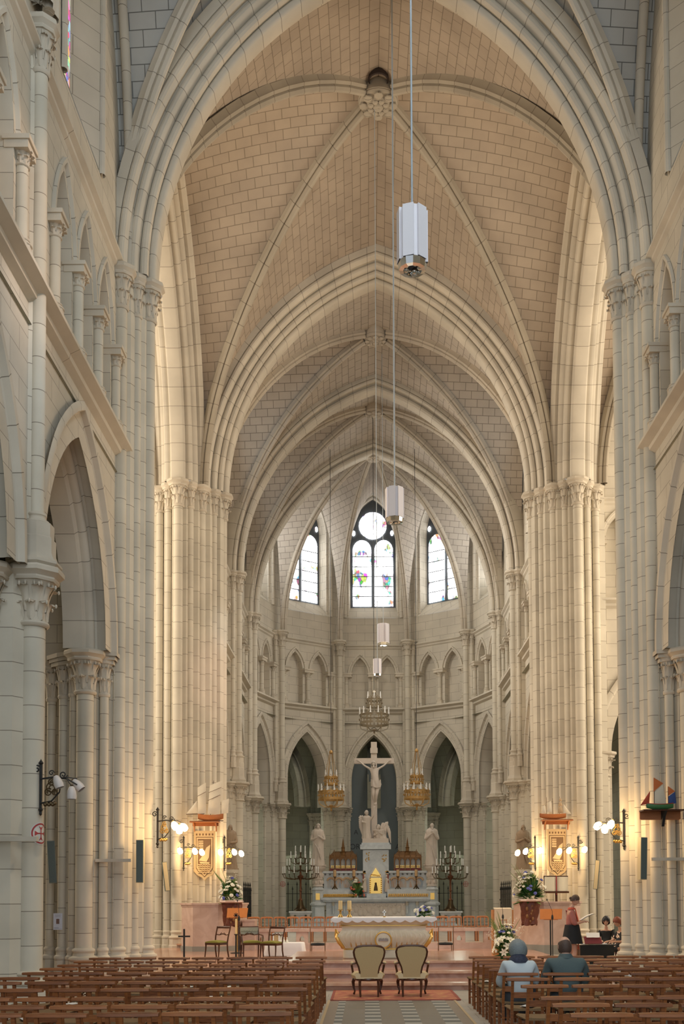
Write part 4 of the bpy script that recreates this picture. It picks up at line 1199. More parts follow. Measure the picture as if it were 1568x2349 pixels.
M = body(P, pts, edges, 'pel', hc, -pi/2, -.38, .98)
c = {'w': ((0,0,1.02), .145), 'sp': ((-.01,0,1.10), .148), 'ch': ((-.035,0,1.27), (.17,.18)), 'ck': ((-.015,0,1.40), .09)}
e = [('w','sp'),('sp','ch'),('ch','ck')]
for s, q in ((-1,'r'), (1,'l')):
    c[q+'s'] = ((-.035, s*.155, 1.34), .085); c[q+'e'] = (pts[q+'e'][0], .062); c[q+'f'] = ((.10, s*.165, 1.10), .05)
    e += [('ch',q+'s'),(q+'s',q+'e'),(q+'e',q+'f')]
cloth_skin(P, 'cardigan', c, e, 'w', M_CARDI, fold=.006)
m = MB(); rows = []
for i in range(9):
    z = 1.06 - .42*i/8; w = .150 + .075*i/8; rows.append([((w*1.05*cos(t) + .01)*(1), w*1.12*sin(t)*(1 + .05*sin(7*t)*i/8), z) for t in [2*pi*j/28 for j in range(28)]])
m.grid(rows, closed=True); m.build('skirt', M_BLACK, P)
m = MB(); hair_geo(m, hc, M, .98, back=-.55, front=.36, vol=1.07); m.ball(V(hc) + M @ V((0, -.105, .0)), .035, 10, 6); m.build('hair', M_BRHAIR, P)
m = MB()
for s, L_, o in ((-1, .62, 0), (1, .50, .03)):
    rows = []
    for i in range(12):
        t = i/11; z = 1.43 - (L_+.3)*t; x = .07 + .07*min(1, t*3) + o + .05*max(0, t-.6) - .02*t; w = .035 + .02*t
        rows.append([(x + .012*sin(8*t + u*3), s*.07 + w*u, z) for u in (-1, -.3, .3, 1)])
    m.grid(rows)
m.lathe([(.085,-.03),(.08,.0),(.06,.02)], (.0,0,1.43), 14); m.build('scarf', M_REDSC, P)
shoes(P, pts, M_SHOE)
# the sheets she reads
m = MB()
for k in range(3):
    m.grid([[( .0 + u, -.13 + .26*v, .02*sin(3*u*3) + k*.006 + .03*u) for v in (0, .5, 1)] for u in (0, .08, .16, .24, .32)])
sh_ = m.build('sheet', M_PAPER, None); sh_.location = (RX + .20, 24.0, .14 + 1.155); sh_.rotation_euler = (0, -.42, 0)
tag(sh_, 'open white sheets of music held by the standing woman', 'sheet music')

# musicians behind the black keyboard
def musician(x, y, yaw, label, hairmat, hairkw, dressmat, s=.97):
    P = empty('person', (x, y, 0), yaw); tag(P, label, 'person')
    zs = .46
    pts = {'pel': ((0,-.05,zs+.10), .12), 'sp': ((0,-.05,zs+.27), .105), 'ch': ((0,-.03,zs+.41), (.13,.11)), 'ck': ((0,0,zs+.52), .06), 'nk': ((0,.02,zs+.57), .045), 'nh': ((0,.04,zs+.63), .044)}
    edges = [('pel','sp'),('sp','ch'),('ch','ck'),('ck','nk'),('nk','nh')]
    for q, sd in (('l',-1),('r',1)):
        pts[q+'s'] = ((sd*.165, -.02, zs+.475), .05); pts[q+'e'] = ((sd*.21, .10, zs+.25), .037); pts[q+'w'] = ((sd*.13, .30, zs+.25), .026)
        pts[q+'h'] = ((sd*.09, .0, zs+.08), .085); pts[q+'k'] = ((sd*.11, .40, zs+.06), .056); pts[q+'a'] = ((sd*.11, .38, .08), .036); pts[q+'t'] = ((sd*.12, .51, .03), .03)
        edges += [('ch',q+'s'),(q+'s',q+'e'),(q+'e',q+'w'),('pel',q+'h'),(q+'h',q+'k'),(q+'k',q+'a'),(q+'a',q+'t')]
        hand_chain(pts, edges, q+'w', pts[q+'w'][0], (-sd*.2, .9, -.1), (0, .1, 1), .92, .4, q)
    hc = (0, .085, zs+.735)
    M = body(P, pts, edges, 'pel', hc, 0, -.28, s)
    c = {'pel': ((0,-.04,zs+.06), .15), 'sp': ((0,-.05,zs+.26), .128), 'ch': ((0,-.03,zs+.40), (.15,.13)), 'ck': ((0,-.005,zs+.49), .075)}
    e = [('pel','sp'),('sp','ch'),('ch','ck')]
    for q, sd in (('l',-1),('r',1)):
        c[q+'s'] = ((sd*.165,-.02,zs+.465), .066); el = V(pts[q+'e'][0]); sv = V(c[q+'s'][0]); c[q+'e'] = (tuple(sv + (el-sv)*.75), .055)
        c[q+'k'] = (pts[q+'k'][0], .10); c[q+'m'] = ((sd*.11,.40,.3), .11)
        e += [('ch',q+'s'),(q+'s',q+'e'),('pel',q+'k'),(q+'k',q+'m')]
    cloth_skin(P, 'dress', c, e, 'pel', dressmat)
    m = MB(); hair_geo(m, hc, M, s, **hairkw); m.build('hair', hairmat, P)
    shoes(P, pts, M_SHOE)
    return P
M_BLKHAIR = plain('black_hair', (.012,.012,.016), .4, var=.4, nscale=50)
M_REDHAIR = plain('auburn_hair', (.20,.055,.03), .5, var=.3, nscale=50)
p1 = at(1390, 2150, 27.8); p2 = at(1423, 2150, 26.75)
musician(p1.x, 27.8, pi - .25, 'seated woman with long black hair behind the black keyboard', M_BLKHAIR, dict(back=-.99, front=.38, vol=1.26, wide=1.12), M_BLACK)
musician(p2.x, 26.75, pi/2 + .35, 'seated auburn-haired woman in black floral dress beside the keyboard', M_REDHAIR, dict(back=-.75, front=.30, vol=1.26, wide=1.1), M_FLORAL)
for x, y, yaw, w in ((p1.x, 27.8, pi-.25, 'black-haired'), (p2.x, 26.75, pi/2+.35, 'auburn-haired')):
    S = empty('stool', (x, y, 0), yaw); tag(S, 'stool under the seated %s woman' % w, 'stool')
    m = MB(); m.lathe([(0,.40),(.17,.40),(.18,.42),(.17,.44),(0,.445)], (0,-.03,0), 16); m.build('seat', plain('wine_velvet', (.22,.03,.05), .8), S)
    for sx_ in (-1, 1):
        for sy_ in (-1, 1): m = MB(); m.tube([(sx_*.11, -.03 + sy_*.11, .41), (sx_*.14, -.03 + sy_*.14, 0)], .014, 6); m.build('leg', W_DARK, S)
# keyboard in a black case, music desk on it
kx0, kx1 = at(1334, 2180, 25.6).x, at(1412, 2180, 25.6).x
K = empty('keyboard_instrument', ((kx0+kx1)/2, 26.1, 0)); tag(K, 'black keyboard instrument with dark red desk in front of the seated musicians', 'keyboard')
w = kx1 - kx0
m = MB(); m.box(-w/2, w/2, -.30, .0, .20, .64); m.box(-w/2 - .02, w/2 + .02, -.32, .28, .64, .67); m.build('case', plain('black_lacquer', (.012,.013,.013), .25), K, smooth=False)
m = MB(); m.box(-w/2 + .08, w/2 - .08, .04, .22, .67, .685); m.build('keys', M_PAPER, K, smooth=False)
for s in (-1, 1): m = MB(); m.box(s*(w/2-.06)-.03, s*(w/2-.06)+.03, -.28, .22, 0, .2); m.box(s*(w/2-.03)-.03, s*(w/2-.03)+.03, -.05, .27, .0, .64); m.build('leg', W_DARK, K, smooth=False)
m = MB(); m.prism([(-.25,0),(.17,0),(.13,.18),(-.27,.18)], -.08, -.05); o = m.build('music_desk', plain('wine_red_board', (.25,.035,.035), .5), K, smooth=False); o.location = (.0, -.05, .67); o.rotation_euler = (-.25, 0, 0)
sm = MB(); sm.grid([[(-.16 + .32*i/4, .006*sin(3*i), .0 + .14*j) for i in range(5)] for j in range(2)]); o = sm.build('sheet', M_PAPER, None); o.location = ((kx0+kx1)/2 - .06, 26.1 - .16, .672 + .17); o.rotation_euler = (-.6, 0, -.05)
tag(o, 'white music sheets leaning on the dark red desk of the keyboard', 'sheet music')
b = empty('music_bag', (at(1426, 2190, 24.6).x - .1, 24.1, 0)); tag(b, 'white cloth folded beside the keyboard at the pillar foot', 'cloth')
m = MB(); rows = [[(-.15 - .02*sin(i) + .30*j/4 + .02*i, -.1 + .02*sin(3*j + i), .32*(1 - i/5)) for j in range(5)] for i in range(6)]; m.grid(rows); m.grid([[(x, y + .16, z) for x, y, z in r] for r in rows]); m.grid([rows[0], [(x, y + .16, z) for x, y, z in rows[0]]]); m.build('cloth', M_PAPER, b)
# ------------------------------------------------------------------ free-standing altar
M_GOLD = plain('gilding', (.78,.50,.14), .28, metal=.85, var=.12, nscale=40)
M_GOLDP = plain('gold_paint', (.70,.40,.10), .35, metal=.5, var=.1)
M_ALTAR = marble('altar_cream', (0.66,0.57,0.41), (0.73,0.64,0.48), .4, 1.5)
M_LINEN = plain('white_linen', (.80,.78,.78), .8, var=.02)
M_BRONZE = plain('dark_bronze', (.10,.065,.03), .38, metal=.7, var=.3)
M_IRON = plain('black_iron', (.018,.017,.016), .5, var=.3)
M_BRASS = plain('brass', (.52,.33,.10), .3, metal=.9, var=.15)
M_WAX = plain('candle_wax', (.82,.62,.30), .5, var=.03)
M_WAXW = plain('white_candle', (.85,.84,.80), .5, var=.02)
AX, AY, AZ = -.08, 25.18, .42
def rrect(hx, hy, k=5, n=48):
    return [(hx*(abs(cos(t))**(2/k))*(1 if cos(t) >= 0 else -1), hy*(abs(sin(t))**(2/k))*(1 if sin(t) >= 0 else -1)) for t in [2*pi*(i+.5)/n for i in range(n)]]
def rect_ring(hx, hy, n):
    L = 4*(hx + hy); out = []
    for i in range(n):
        s = L*i/n
        if s < 2*hx: q = (-hx + s, -hy)
        elif s < 2*hx + 2*hy: q = (hx, -hy + s - 2*hx)
        elif s < 4*hx + 2*hy: q = (hx - (s - 2*hx - 2*hy), hy)
        else: q = (-hx, hy - (s - 4*hx - 2*hy))
        out.append(q)
    return out
def loft(mb, prof, k=5, n=48, ripple=None, mi=0):
    rows = []
    for hx, hy, z in prof:
        ring_ = rrect(hx, hy, k, n) if not ripple else rect_ring(hx, hy, n)
        if ripple:
            a = ripple(z)
            if a: ring_ = [(x*(1 + 0), y - (1 if y > 0 else -1)*a*(1 - abs(sin(pi*x/.115))) if abs(y) > hy*.9 else y) for x, y in ring_]
        rows.append([(x, y, z) for x, y in ring_])
    mb.grid(rows, closed=True, mi=mi)
    for r in (rows[0], rows[-1]): mb.add(r, [list(range(n))])
P = empty('altar', (AX, AY, AZ)); tag(P, 'carved cream altar with gilded leaves and round relief on the red steps', 'altar')
m = MB(); loft(m, [(.93,.42,0),(.95,.44,.02),(.95,.44,.19),(.92,.41,.21)], 9); m.build('plinth', M_ALTAR, P, ang=30)
m = MB()
pr = [(.90,.40,.235),(.925,.42,.25),(.99,.47,.33),(1.05,.52,.43),(1.075,.54,.50),(1.06,.53,.56),(1.0,.48,.62),(.965,.45,.66),(.965,.45,.70),(.97,.455,.735),(1.0,.47,.745),(1.02,.49,.755)]
loft(m, pr, 8, 520, ripple=lambda z: .034 if .27 < z < .60 else (.01 if .24 < z < .63 else 0)); m.build('basin', M_ALTAR, P, ang=60)
m = MB(); loft(m, [(1.0,.475,.752),(1.02,.49,.757),(1.02,.49,.772),(1.0,.475,.777)], 8); loft(m, [(.92,.42,.205),(.94,.44,.21),(.94,.44,.23),(.92,.42,.236)], 8); m.build('gilded_band', M_GOLD, P, ang=30)
m = MB(); loft(m, [(1.0,.47,.775),(1.02,.485,.80),(1.08,.52,.835),(1.16,.56,.86),(1.17,.57,.88),(1.17,.57,.945)], 9); m.build('altar_top', M_ALTAR, P, ang=30)
for k in range(-7, 8):
    if abs(k) <= 1: continue
    x = .115*k + (.0575 if k < 0 else -.0575)
    m = MB(); m.tube([(x, -.452, .275), (x*1.015, -.497, .33), (x*1.03, -.525, .385)], [.011,.012,.003], 6); m.build('gilded_tear', M_GOLDP, P)
for s in (-1, 1):
    m = MB()
    for q in range(5):
        z0 = .26 + .075*q
        hx = .95 + .12*sin(pi*(z0-.24)/.55)
        m.tube([(s*hx, -.40 - .02*q, z0), (s*(hx+.035), -.46, z0 + .07), (s*(hx+.055), -.44, z0 + .13)], [.045,.04,.012], 8, flat=(1, .5))
    m.tube([(s*.93,-.42,.25), (s*1.03,-.49,.38), (s*1.09,-.50,.50), (s*1.08,-.47,.60)], [.04,.05,.045,.015], 8)
    m.build('gilded_leaf', M_GOLDP, P)
m = MB(); m.lathe([(.165,.0),(.195,.0),(.20,.012),(.195,.026),(.175,.03),(.165,.02)], (0,0,0), 32); o = m.build('medallion_ring', M_GOLDP, P); o.location = (-.015, -.525, .435); o.rotation_euler = (pi/2, 0, 0)
m = MB(); m.lathe([(0,.012),(.17,.0)], (0,0,0), 28); o = m.build('medallion', M_ALTAR, P); o.location = (-.015, -.53, .435); o.rotation_euler = (pi/2, 0, 0)
m = MB(); m.box(-.10, .10, -.012, .012, -.015, .0)
for k in range(7): m.ball((-.095 + .032*k, 0, .035 + .006*(k % 2)), .014, 6, 4); m.ball((-.095 + .032*k, 0, .008), .02, 6, 4, sz=1.3)
o = m.build('medallion_relief', plain('relief_grey', (.38,.33,.31), .6), P); o.location = (-.015, -.552, .425)
# linen with a scalloped hem
m = MB(); T = []; n = 0
def edge_pts():
    pts = []
    hx, hy = 1.215, .60
    for a, b, cnt in (((-hx,-hy),(hx,-hy),96),((hx,-hy),(hx,hy),48),((hx,hy),(-hx,hy),96),((-hx,hy),(-hx,-hy),48)):
        for i in range(cnt): pts.append((a[0]+(b[0]-a[0])*i/cnt, a[1]+(b[1]-a[1])*i/cnt, i/cnt*(10 if cnt == 96 else 5)))
    return pts
E_ = edge_pts(); rows = []
for f, z in ((0, .952), (.97, .955), (1, .948)): rows.append([(x*f if f < 1 else x*.985, y*f if f < 1 else y*.985, z) for x, y, t in E_])
for q in (.3, .65, 1): rows.append([(x*(1 + .012*q*sin(t*2*pi)), y*(1 + .015*q), .945 - q*(.055 + .055*abs(sin(pi*t)))) for x, y, t in E_])
m.grid(rows, closed=True)
o = m.build('altar_cloth', M_LINEN, None); o.location = (AX, AY, AZ + .0); tag(o, 'white scalloped linen cloth covering the carved cream altar', 'altar cloth')
def altar_z(): return AZ + .9565
def candle_on_altar(px, lab):
    p = at(px, 2100, 24.85)
    P = empty('candlestick', (p.x, 24.85, altar_z())); tag(P, lab, 'candlestick', 'brass candlesticks on the carved altar')
    m = MB(); m.lathe([(.0,0),(.055,0),(.06,.01),(.05,.03),(.028,.07),(.022,.11),(.03,.125),(.02,.14),(.055,.16),(.075,.165),(.075,.175),(.0,.178)], n=18); m.build('stand', M_BRASS, P)
    m = MB(); m.lathe([(.046,.178),(.046,.375),(.038,.385),(.0,.383)], n=18); c = m.build('candle', M_WAX, P)
    m = MB().tube([(0,0,.38),(0.004,0,.40)], .003, 5); m.build('wick', M_IRON, c)
candle_on_altar(780.5, 'thick candle on brass stand, at the end of the altar'); candle_on_altar(801, 'thick candle on brass stand, nearer the middle of the altar')
p = at(881, 2098, 24.85); P = empty('altar_cross', (p.x, 24.85, altar_z())); tag(P, 'small white crucifix standing on the altar cloth', 'cross')
m = MB(); m.box(-.012,.012,-.01,.01,.02,.17); m.box(-.04,.04,-.01,.01,.105,.13); m.build('cross', plain('pale_silver', (.8,.78,.72), .3, metal=.3), P, smooth=False)
m = MB(); m.lathe([(0,0),(.035,0),(.03,.012),(.012,.025),(0,.03)], n=14); m.build('foot', M_BRASS, P)

# ------------------------------------------------------------------ flowers
M_LEAFD = plain('leaf_dark', (.032,.12,.028), .5, var=.4, nscale=9)
M_LEAFL = plain('leaf_light', (.17,.24,.06), .55, var=.4, nscale=9)
M_FLW = plain('flower_white', (.80,.76,.62), .6, var=.06)
M_FLB = plain('flower_blue', (.10,.11,.36), .6, var=.15)
M_FLP = plain('flower_coral', (.65,.18,.11), .6, var=.15)
FM = {}
def flower_mesh(kind, mat):
    key = kind + mat.name
    if key in FM: return FM[key]
    m = MB()
    if kind == 'lily':
        for k in range(6):
            a = 2*pi*k/6; rows = []
            for i in range(5):
                t = i/4; w = .26*sin(pi*(.12 + .85*t)); r = .15 + .95*t; z = .55*t - .45*t*t*t
                rows.append([(r*cos(a) - w*u*sin(a), r*sin(a) + w*u*cos(a), z + .08*abs(u)) for u in (-1, 0, 1)])
            m.grid(rows)
        m.ball((0,0,.3), .14, 6, 4)
    else:
        m.ball((0,0,.1), .62, 9, 6, sz=.8)
        for k in range(7):
            a = 2*pi*k/7; m.ball((.45*cos(a), .45*sin(a), .02), .48, 7, 5, sz=.7)
        for k in range(4):
            a = 2*pi*k/4 + .3; m.ball((.22*cos(a), .22*sin(a), .42), .34, 7, 5, sz=.7)
    FM[key] = m.mesh('flower', mat); return FM[key]
def bouquet(name, loc, label, cat, rx, rz, nleaf, flowers, seed, low=.0, spikes=0, spread=1.0, vase=None, ry=None, sprays=0):
    """leaves as one mesh; every blossom a mesh of its own; flowers: [(kind, material, count, size)]"""
    rn = random.Random(seed); P = empty(name, loc); tag(P, label, cat); ry = ry or rx*.7
    m = MB(); ml = MB()
    for i in range(nleaf):
        a = rn.uniform(0, 2*pi); e = rn.uniform(-.15, 1.0); d = V((cos(a)*cos(e*1.45), sin(a)*cos(e*1.45), sin(e*1.45)))
        L_ = rn.uniform(.65, 1.0)
        tip = V((d.x*rx, d.y*ry, low + d.z*rz))*L_; st = tip*.45 + V((0,0,low*.3))
        w = rn.uniform(.022, .045)*(rx/.35)**.5; sd = (tip-st).cross(V((0,0,1)) + V((rn.uniform(-.5,.5), rn.uniform(-.5,.5), 0))).normalized()
        rows = []
        for j in range(5):
            t = j/4; c = st + (tip-st)*t + V((0,0,-.03*t*t)); ww = w*sin(pi*(.08 + .9*t))
            rows.append([tuple(c - sd*ww), tuple(c + V((0,0,.006))), tuple(c + sd*ww)])
        (m if rn.random() < (.72 if e < .45 else .4) else ml).grid(rows)
    for i in range(14): a = rn.uniform(0, 2*pi); m.tube([(0,0,0), (cos(a)*rx*.5, sin(a)*ry*.5, rz*.5)], .006, 5)
    f = m.build('foliage', M_LEAFD, P); f['kind'] = 'stuff'; f2 = ml.build('pale_foliage', M_LEAFL, P); f2['kind'] = 'stuff'
    for i in range(spikes):
        a = rn.uniform(pi*.55, pi*1.05) if rn.random() < .6 else rn.uniform(-.1, pi); L_ = rn.uniform(1.0, 1.35)
        q = MB(); q.tube([(0,0,low), (cos(a)*rx*.6*L_, rn.uniform(-.1,.1), rz*.62*L_), (cos(a)*rx*1.1*L_, rn.uniform(-.12,.12), rz*.95*L_)], [.010,.012,.003], 5, flat=(1,.5)); q.build('spray_stem', M_LEAFL, P)
    for i in range(sprays):
        q = MB(); a = rn.uniform(0, pi); b = V((cos(a)*rx*1.15, rn.uniform(-.1,.1), rz*(.55 + .5*sin(a))))
        q.tube([(0,0,.05), tuple(b*.6), tuple(b)], [.004,.003,.002], 4)
        for k in range(7): c = b*(.6 + .07*k) + V((rn.uniform(-.05,.05), rn.uniform(-.04,.04), rn.uniform(-.04,.05))); q.ball(c, .013, 5, 3)
        q.build('filler_spray', M_FLW, P)
    for kind, mat, cnt, size in flowers:
        for i in range(cnt):
            a = rn.uniform(0, 2*pi) if rn.random() < .35 else rn.uniform(pi, 2*pi); e = rn.uniform(.02, 1.45)
            p = V((cos(a)*cos(e)*rx*.92, sin(a)*cos(e)*ry*.95, low + sin(e)*rz*.92))*rn.uniform(.82, 1.02)
            o = inst('flower', flower_mesh(kind, mat), P, p, (size*rn.uniform(.8, 1.2),)*3)
            o.rotation_euler = (p.normalized()).to_track_quat('Z', 'Y').to_euler()
    if vase: vase(P)
    return P
p = at(972, 2101, 24.9)
bouquet('flower_arrangement', (p.x, 24.95, altar_z() + .01), 'low white and blue flower arrangement at the end of the carved altar', 'flowers', .27, .22, 90, [('rose', M_FLW, 14, .05), ('rose', M_FLB, 8, .045)], 2, low=.05, ry=.15)

# ------------------------------------------------------------------ the two pink ambos and what stands round them
def ambo(sx, label):
    P = empty('ambo', (sx*5.47, 35.0, .14 if sx < 0 else 0)); tag(P, label, 'ambo', 'pink marble ambos')
    z0 = 0 if sx < 0 else .14
    H = 1.55
    w = 1.35
    poly = [(-w, .9), (-w, -.25), (-.75, -.75), (.35, -.75), (.95, -.25), (w, .9)]
    poly = [(x*.74*(1 if sx < 0 else -1), y) for x, y in poly]
    def ext(poly, za, zb, k, name, mat):
        m = MB(); q = [(x*k, y*k if y < .8 else y) for x, y in poly]; n = len(q)
        for i in range(n-1):
            a, b = q[i], q[i+1]; m.add([(a[0],a[1],za),(b[0],b[1],za),(b[0],b[1],zb),(a[0],a[1],zb)], [[0,1,2,3]])
        m.add([(x, y, zb) for x, y in q], [list(range(n))]); m.add([(x, y, za) for x, y in q], [list(range(n))])
        m.build(name, mat, P, smooth=False)
    ext(poly, 0, .16 + z0, 1.03, 'foot', plain('grey_stone', (.30,.28,.24), .8))
    ext(poly, .16 + z0, H - .12 + z0, 1.0, 'panel', M_PINK)
    ext(poly, H - .12 + z0, H - .06 + z0, 1.02, 'cornice', M_PINK); ext(poly, H - .06 + z0, H + z0, 1.06, 'ledge', M_PINK)
    if sx < 0:
        m = MB(); m.box(.95, 1.35, -.05, .8, 0, .98); m.box(.93, 1.37, -.07, .82, .94, 1.0); m.build('stair_wall', M_PINK, P, smooth=False)
    return P, H + z0 + (.14 if sx < 0 else 0)
A_L, ZL = ambo(-1, 'pink marble ambo under the shield with the tall white sails')
A_R, ZR = ambo(1, 'pink marble ambo under the open book stand')
ZTOP = 1.69
M_VELV = plain('dark_red_wood', (.14,.04,.02), .45, var=.5, nscale=18)
def bracket(px, lab, Yb):
    x = at(px, 2090, Yb).x
    P = empty('flower_bracket', (x, Yb, .95)); tag(P, lab, 'bracket')
    m = MB(); m.lathe([(0,.74),(.36,.74),(.40,.77),(.38,.82),(0,.83)], n=8, a0=pi/8, a1=2*pi+pi/8); m.build('shelf', M_PINK, P, ang=25)
    m = MB(); rows = []
    for i in range(13):
        t = i/12; z = .74 - .74*t
        w = .30 - .06*t + .02*sin(7*t)
        rows.append([((w + .035*sin(5*a + 6*t) + .02*sin(9*a - 4*t))*cos(a)*(1 if abs(cos(a)) < .9 else .97), .4*(w + .04*sin(5*a + 6*t))*sin(a), z + (.03*sin(4*a) if i == 12 else 0)) for a in [2*pi*j/40 for j in range(40)]])
    m.grid(rows, closed=True); m.build('carved_trunk', M_VELV, P)
    m = MB()
    for k in range(7): m.ball((.10*sin(k*2.2), -.125, .12 + .08*k), .028 + .008*(k % 3), 7, 5, sz=1.6)
    m.build('gilded_relief', plain('worn_carving', (.24,.11,.04), .5, var=.3), P)
    return P
YB = 34.05
bracket(1214, 'carved dark red trunk bracket under the large bouquet, open book side', YB)
bracket(531, 'carved dark red bracket half hidden by the orange lectern board', YB)
b = at(1214, 2068, YB)
bouquet('bouquet', (b.x, YB, 1.78), 'large bouquet of white lilies and blue flowers on the ambo with the open book', 'flowers', .58, .92, 330, [('lily', M_FLW, 16, .12), ('rose', M_FLW, 22, .065), ('rose', M_FLB, 10, .065)], 4, low=.02, sprays=5, spikes=3, ry=.34)
b = at(529, 2068, YB)
bouquet('bouquet', (b.x, YB, 1.78), 'bouquet of white roses, lilies and blue flowers on the ambo with the white ship', 'flowers', .42, .80, 260, [('rose', M_FLW, 28, .065), ('lily', M_FLW, 7, .11), ('rose', M_FLB, 7, .065)], 9, low=.02, spikes=9, sprays=2, ry=.30)
fb = at(1160, 2195, 29.2)
def pot(P):
    m = MB(); m.lathe([(0,-.16),(.16,-.16),(.20,0),(.18,.02),(0,.0)], n=18); m.build('pot', M_LEAFD, P)
bouquet('bouquet', (fb.x, 29.2, .30), 'tall floor bouquet of white lilies and blue flowers before the white-draped lectern', 'flowers', .42, .92, 230, [('lily', M_FLW, 18, .13), ('rose', M_FLB, 9, .06), ('rose', M_FLW, 14, .06)], 12, low=-.05, spikes=12, sprays=10, ry=.30, vase=pot)

# open book on its stand above the right ambo
bk = at(1275, 2042, 34.9)
P = empty('book_stand', (bk.x, 34.9, ZTOP)); tag(P, 'dark wooden stand holding the big open book on the ambo', 'book stand')
m = MB(); m.box(-.035,.035,-.03,.03,0,.34); m.build('post', W_DARK, P, smooth=False)
m = MB(); m.box(-.40,.40,-.10,.02,.27,.33); m.build('ledge', W_DARK, P, smooth=False)
m = MB(); m.prism([(-.38,.30),(.38,.30),(.40,.84),(-.40,.84)], .04, .07); o = m.build('board', W_DARK, P, smooth=False)
B = empty('open_book', (bk.x, 34.86, ZTOP + .335)); tag(B, 'large open book with blank cream pages standing above the ambo', 'book')
for s in (-1, 1):
    m = MB(); rows = [[(s*(.01 + .37*u), .02 - .055*sin(pi*min(1, u*1.25)**.7)*.8, z) for u in [i/8 for i in range(9)]] for z in (.0, .47)]
    m.grid(rows); m.grid([[(x, .035, z) for x, y, z in r] for r in rows]); m.build('page', plain('cream_page', (.88,.80,.60), .7, var=.03), B)
m = MB(); m.box(-.012,.012,-.03,.0,-.12,.50); m.build('ribbon', plain('red_ribbon', (.35,.02,.02), .6), B, smooth=False)
# orange lectern boards with slim stands and microphones
M_ORANGE = plain('orange_board', (.62,.21,.045), .45, var=.08, nscale=8)
def lectern_stand(px, py, w, Y, lab, z0=.14):
    p = at(px, py, Y); P = empty('lectern', (p.x, Y, z0)); tag(P, lab, 'lectern', 'lecterns with orange boards')
    h = p.z - z0
    m = MB(); m.prism([(-w/2, -.15), (w/2, -.15), (w/2 + .03, .15), (-w/2 + .02, .15)], -.015, .015); o = m.build('board', M_ORANGE, P, smooth=False); o.location = (0, 0, h); o.rotation_euler = (-.28, 0, 0)
    m = MB(); m.tube([(0,.04,.02),(0,.04,h - .02)], .022, 10); m.build('pole', M_BRASS if px < 800 else M_IRON, P)
    m = MB(); m.lathe([(0,0),(.20,0),(.20,.02),(.03,.04),(0,.04)], (0,.04,0), 18); m.build('base', M_IRON, P)
    m = MB(); m.box(-.2,.2,-.045,-.015,h-.165,h-.15); m.build('ledge', M_ORANGE, P, smooth=False)
    return p
LY = 30.4
lectern_stand(1262, 2097, .62, LY, 'orange lectern board on a black stand beside the standing woman')
lectern_stand(543, 2094, .62, 33.0, 'orange lectern board on a brass pole before the bouquet of roses')
def mic_stand(pxb, pyt, pxt, Y, lab, z0=.14, py_clip=None):
    b, t = at(pxb, 2150, Y), at(pxt, pyt, Y)
    P = empty('microphone_stand', (b.x, Y - .12, z0)); tag(P, lab, 'microphone stand', 'microphone stands')
    h = t.z - z0
    m = MB(); m.lathe([(0,0),(.14,0),(.14,.02),(.02,.035),(0,.035)], n=16); m.build('base', M_IRON, P)
    m = MB(); m.tube([(0,0,.03),(0,0,h*.72)], .013, 8); m.build('pole', M_IRON, P)
    m = MB(); m.tube([(0,0,h*.72),(0.0,.0,h*.80),((t.x-b.x)*.6,.02,h*.93),(t.x-b.x,.05,h)], [.008,.006,.006,.005], 7); m.build('gooseneck', M_IRON, P)
    m = MB(); m.ball((t.x-b.x,.05,h), .018, 8, 6, sz=1.6); m.build('microphone', M_IRON, P)
    m = MB(); m.lathe([(0,h*.66),(.03,h*.66),(.034,h*.70),(.02,h*.74),(0,h*.74)], n=10); m.build('clamp', M_IRON, P)
mic_stand(1152, 2064, 1146, 30.6, 'microphone stand before the white-draped lectern', .14)
mic_stand(1265, 2064, 1253, 29.9, 'microphone stand in front of the orange board, reader side', .14)
mic_stand(549, 2066, 545, 29.8, 'black microphone stand in front of the orange board, bouquet of roses side', .14)
# white-draped lectern
d0, d1 = at(1129, 2084, 31.4), at(1177, 2084, 31.4)
P = empty('draped_lectern', ((d0.x + d1.x)/2, 31.4, .14)); tag(P, 'wooden lectern with hanging cream cloth behind the floor bouquet', 'lectern'); w = d1.x - d0.x; h = d0.z - .14
m = MB(); m.box(-w/2, w/2, .0, .35, 0, h - .04); m.build('body', W_OAK, P, smooth=False)
m = MB(); rows = [[(-w/2 + .05 + (w - .1)*i/12, -.02 - .008*sin(i*2.1)*(1 - z/h), z) for i in range(13)] for z in (.30, h*.5, h - .03, h - .005)]; rows.append([(-w/2 + .05 + (w - .1)*i/12, .3, h + .02) for i in range(13)]); m.grid(rows); m.build('cloth', plain('cream_cloth', (.70,.58,.42), .8, var=.03), P)
m = MB()
for s in (-1, 1): m.tube([(s*.10, -.035, .35), (s*.10, -.035, h*.75), (s*.10, -.035, h*.77)], .008, 5)
m.tube([(-.1,-.035,h*.75),(.1,-.035,h*.75)], .008, 5); m.tube([(.17*cos(t), -.035, .40 + .17*sin(t)) for t in [pi*i/10 for i in range(11)]], .01, 5); m.build('embroidery', W_OAK, P)

